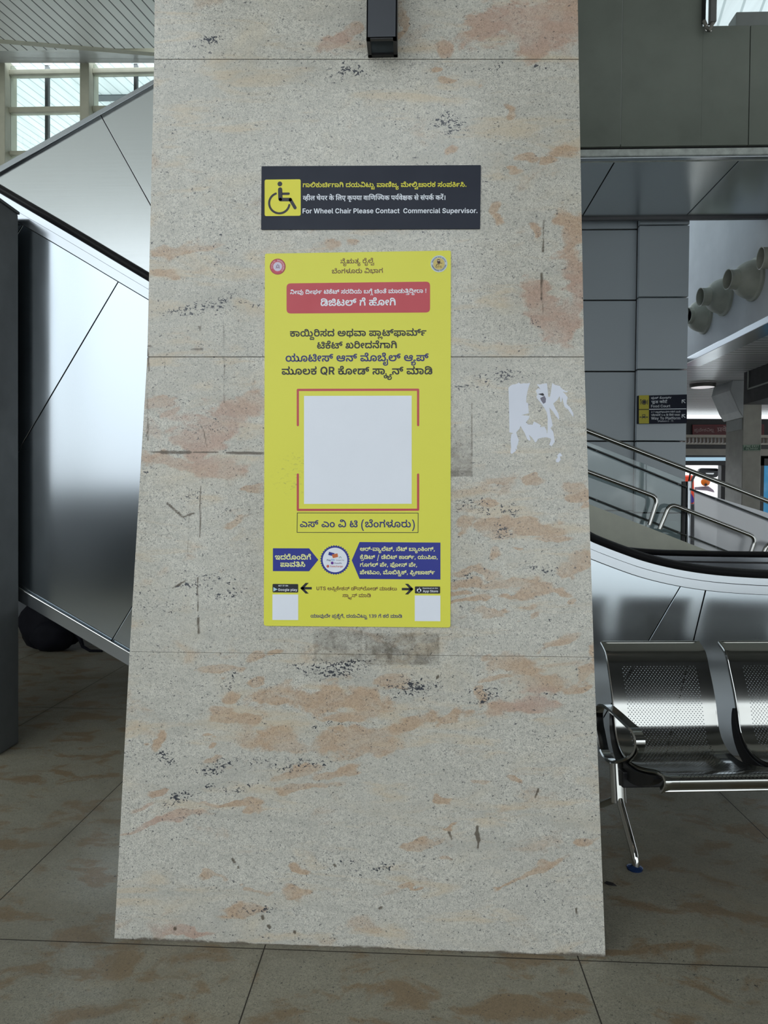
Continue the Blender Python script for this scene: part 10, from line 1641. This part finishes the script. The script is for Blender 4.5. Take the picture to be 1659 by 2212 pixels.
def seat_mesh(name):
    V, F, N = [], [], []
    def add(x, s, dn=0.0):
        y, z = prof(s); ny, nz = pnorm(s); V.append((x, y+ny*dn, z+nz*dn)); N.append((0, ny, nz)); return len(V)-1
    # perforated field, half a hole pitch staggered row by row
    px, py, r = 0.0156, 0.0088, 0.0027; xa, xb_ = 0.058, 0.058+0.0156*23; s0 = 0.07; rows = int((CL-.128-s0)/py)
    for j in range(rows):
        sa_, sb_ = s0+j*py, s0+(j+1)*py; sm = (sa_+sb_)/2; off = (j % 2)*px/2
        xs = [xa]+[xa+off+px*k for k in range(1, 23)]+[xb_] if off == 0 else [xa]+[xa+off+px*k for k in range(0, 23)]+[xb_]
        xs = sorted(set(round(v, 5) for v in xs))
        for x0, x1 in zip(xs, xs[1:]):
            c = [add(x0, sa_), add(x1, sa_), add(x1, sb_), add(x0, sb_)]
            if x1-x0 < px*.9: F.append(c); continue
            xm = (x0+x1)/2; h = [add(xm+r*math.cos(math.radians(a)), sm+r*math.sin(math.radians(a))) for a in (-157.5, -112.5, -67.5, -22.5, 22.5, 67.5, 112.5, 157.5)]
            F += [[c[0], c[1], h[2], h[1]], [c[1], h[3], h[2]], [c[1], c[2], h[4], h[3]], [c[2], h[5], h[4]], [c[2], c[3], h[6], h[5]], [c[3], h[7], h[6]], [c[3], c[0], h[0], h[7]], [c[0], h[1], h[0]]]
    se = s0+rows*py
    def sheet_(x0, x1, sA, sB, n, d0=0.0, d1=0.0):
        base = len(V)
        for k in range(n+1):
            s = sA+(sB-sA)*k/n
            add(x0, s, d0); add(x1, s, d1)
        for k in range(n): q = base+2*k; F.append([q, q+1, q+3, q+2])
    sheet_(.03, xa, 0, CL, 90); sheet_(xb_, SW-.03, 0, CL, 90)
    sheet_(xa, xb_, 0, s0, 16); sheet_(xa, xb_, se, CL, 30)
    sheet_(0.0, .03, 0, CL, 90, .007, .0); sheet_(SW-.03, SW, 0, CL, 90, .0, .007)
    sheet_(0.0, 0.0, 0, CL, 90, .007, -.016); sheet_(SW, SW, 0, CL, 90, -.016, .007)
    me = bpy.data.meshes.new(name); me.from_pydata(V, [], F); me.update()
    me.polygons.foreach_set('use_smooth', [True]*len(me.polygons)); me.normals_split_custom_set_from_vertices(N)
    me.materials.append(M['seat']); return me
seat_me = seat_mesh('seat_shell')
lead = 0.025; pitch = 0.572
bead = MB()
for xx in (0.003, SW-.003):
    bead.tube([(xx, prof(s)[0], prof(s)[1]-.002) for s in np.linspace(0, CL, 60)], 0.007, 8)
bead.tube([(x, *prof(0)) for x in (0.003, SW-.003)], .006, 8); bead.tube([(x, *prof(CL)) for x in (0.003, SW-.003)], .006, 8)
def rib_mb(x0, x1):
    rib = MB(); ss_ = np.linspace(.16, CL-.33, 26); up_ = []; dn_ = []
    for s in ss_:
        y, z = prof(s); ny, nz = pnorm(s); w = .012+.05*math.sin(math.pi*(s-ss_[0])/(ss_[-1]-ss_[0]))**.7
        up_.append(Vector((x0, y-ny*.017, z-nz*.017))); dn_.append(Vector((x0, y-ny*(.017+w), z-nz*(.017+w))))
    return rib.prism(up_+dn_[::-1], (x1-x0, 0, 0))
for k in range(3):
    so_ = bpy.data.objects.new('seat_shell', seat_me); COL.objects.link(so_); so_.parent = bench; so_.location = (lead+pitch*k, 0, 0)
    if k == 0: be0 = obj('edge_bead', bead, M['chrome'], so_, local=True, smooth=True); rbs = [obj('seat_bracket', rib_mb(*x), M['black'], so_, local=True) for x in ((-.006, .03), (SW-.03, SW+.006))]
    else:
        for src in [be0]+rbs: c = src.copy(); COL.objects.link(c); c.parent = so_
    if k == 1:
        s_ = CL-.25; pl_ = MB(); a0, a1 = .205, .29
        ps = [(x, *(np.array(prof(s))+np.array(pnorm(s))*.003)) for x, s in ((a0, s_-.055), (a1, s_-.055), (a1, s_+.055), (a0, s_+.055))]
        pl_.prism(rounded([Vector(p) for p in ps], .008), Vector((0, *(np.array(pnorm(s_))*.002))))
        obj('plaque', pl_, mat('copper_plaque', (0.55, 0.42, 0.30), 0.35), so_, local=True)
        for x, s in ((a0+.008, s_+.045), (a1-.008, s_+.045)):
            y, z = np.array(prof(s))+np.array(pnorm(s))*.005; obj('screw', MB().disc((x, y, z), (0, *pnorm(s)), .003, .002, 10), M['chrome'], so_, local=True)
BW = lead+pitch*2+SW+.035
obj('beam', MB().box(0.0, BW, .135, .19, .275, .345), M['black'], bench, local=True, bevel=.006)
_bn = Vector((math.cos(BROT), math.sin(BROT), 0)); _bt = Vector((-math.sin(BROT), math.cos(BROT), 0))
def on_side(x, y):                                  # a point in the plane of the bench's left end: (back, up)
    d = ray(x, y); p = d*(foot.dot(_bn)/d.dot(_bn)); return ((p-foot).dot(_bt), EYE+p.z)
LOOP = [on_side(*p) for p in ((1294, 1529), (1301, 1523), (1313, 1525), (1326, 1536), (1340, 1548), (1357, 1564), (1372, 1577), (1381, 1592), (1383, 1607), (1378, 1625), (1366, 1637), (1345, 1645), (1326, 1648), (1316, 1641), (1306, 1625), (1302, 1608), (1298, 1585), (1294, 1565), (1292, 1545))]
def loop_smooth(p, it=2):
    for _ in range(it):
        o = []
        for i in range(len(p)):
            a, b = np.array(p[i]), np.array(p[(i+1) % len(p)]); o += [a*.75+b*.25, a*.25+b*.75]
        p = o
    return p
def band_loop(p, x0, x1, th):
    mb = MB(); K = len(p); c = sum(p)/K
    for i in range(K):
        a, b = p[i-1], p[(i+1) % K]; t = (b-a)/np.linalg.norm(b-a); nn = np.array([t[1], -t[0]]); q = p[i]
        nn = nn if np.dot(nn, q-c) > 0 else -nn
        for x, d in ((x0, 0), (x0+.004, th/2), (x1-.004, th/2), (x1, 0), (x1-.004, -th/2), (x0+.004, -th/2)): mb.v.append((x, *(q+nn*d)))
    for i in range(K):
        j = (i+1) % K
        for k in range(6): mb.f.append([i*6+k, i*6+(k+1) % 6, j*6+(k+1) % 6, j*6+k])
    return mb
arm_me = None
for k, x in enumerate((0.0, BW)):
    if k == 0: am0 = obj('armrest', band_loop(loop_smooth(LOOP), -.022, .024, .014), M['chrome'], bench, local=True, smooth=True)
    else: c = am0.copy(); COL.objects.link(c); c.parent = bench; c.location = (x, 0, 0)
    lg = bpy.data.objects.new('leg', None) if False else None
    mb = MB(); mb.tube([(x, .20, .36), (x, .19, .30), (x, .17, .20)], .021, 16, ry=.034, up=(1, 0, 0))
    lgo = obj('leg', mb, M['chrome'], bench, local=True, smooth=True)
    st = MB().tube([Vector(p) for p in ((x+.0, .165, .215), (x+.004, .06, .10), (x+.004, .015, .055), (x+.004, 0.0, .03), (x+.004, 0.0, .012))], .0155, 14)
    obj('front_strut', st, M['chrome'], lgo, local=True, smooth=True)
    st = MB().tube([Vector(p) for p in ((x, .18, .215), (x, .36, .11), (x, .47, .055), (x, .49, .03), (x, .49, .012))], .0155, 14)
    obj('rear_strut', st, M['chrome'], lgo, local=True, smooth=True)
    for yy in (0.0, .49):
        obj('foot', MB().lathe((x, yy, 0.0), (0, 0, 1), [(0, .001), (0, .031), (.007, .032), (.010, .027), (.013, .016), (.016, .012)], 24), M['blue_film'] if 'blue_film' in M else M.setdefault('blue_film', mat('blue_protective_film', (0.02, 0.05, 0.16), 0.25, metal=0.6)), lgo, local=True, smooth=True, label='round foot with blue film')
for x in (lead+.01, lead+SW-.01, lead+pitch+.01, lead+pitch+SW-.01, lead+2*pitch+.01, lead+2*pitch+SW-.01):
    obj('saddle', MB().box(x-.012, x+.012, .08, .24, .34, .372), M['black'], bench, local=True, bevel=.004)

# ------------------------------------------------------------------ small litter on the floor
lp = onZ(1317, 1911)
lt = obj('leaf_scrap', MB().prism([lp+Vector(p) for p in ((-.02, .006, .002), (-.008, .016, .004), (.006, .012, .003), (.014, .0, .006), (.024, -.012, .002), (.008, -.014, .004), (-.008, -.008, .003))], (0, 0, .0015)), mat('dark_leaf', (0.012, 0.010, 0.012), 0.8))
tag(lt, 'small dark dry leaf scrap on the floor beside the right edge of the pillar', 'leaf')
for o in bpy.data.objects:
    if o.type == 'MESH' and o.name.split('.')[0] in ('granite_pillar',): o.data.update()
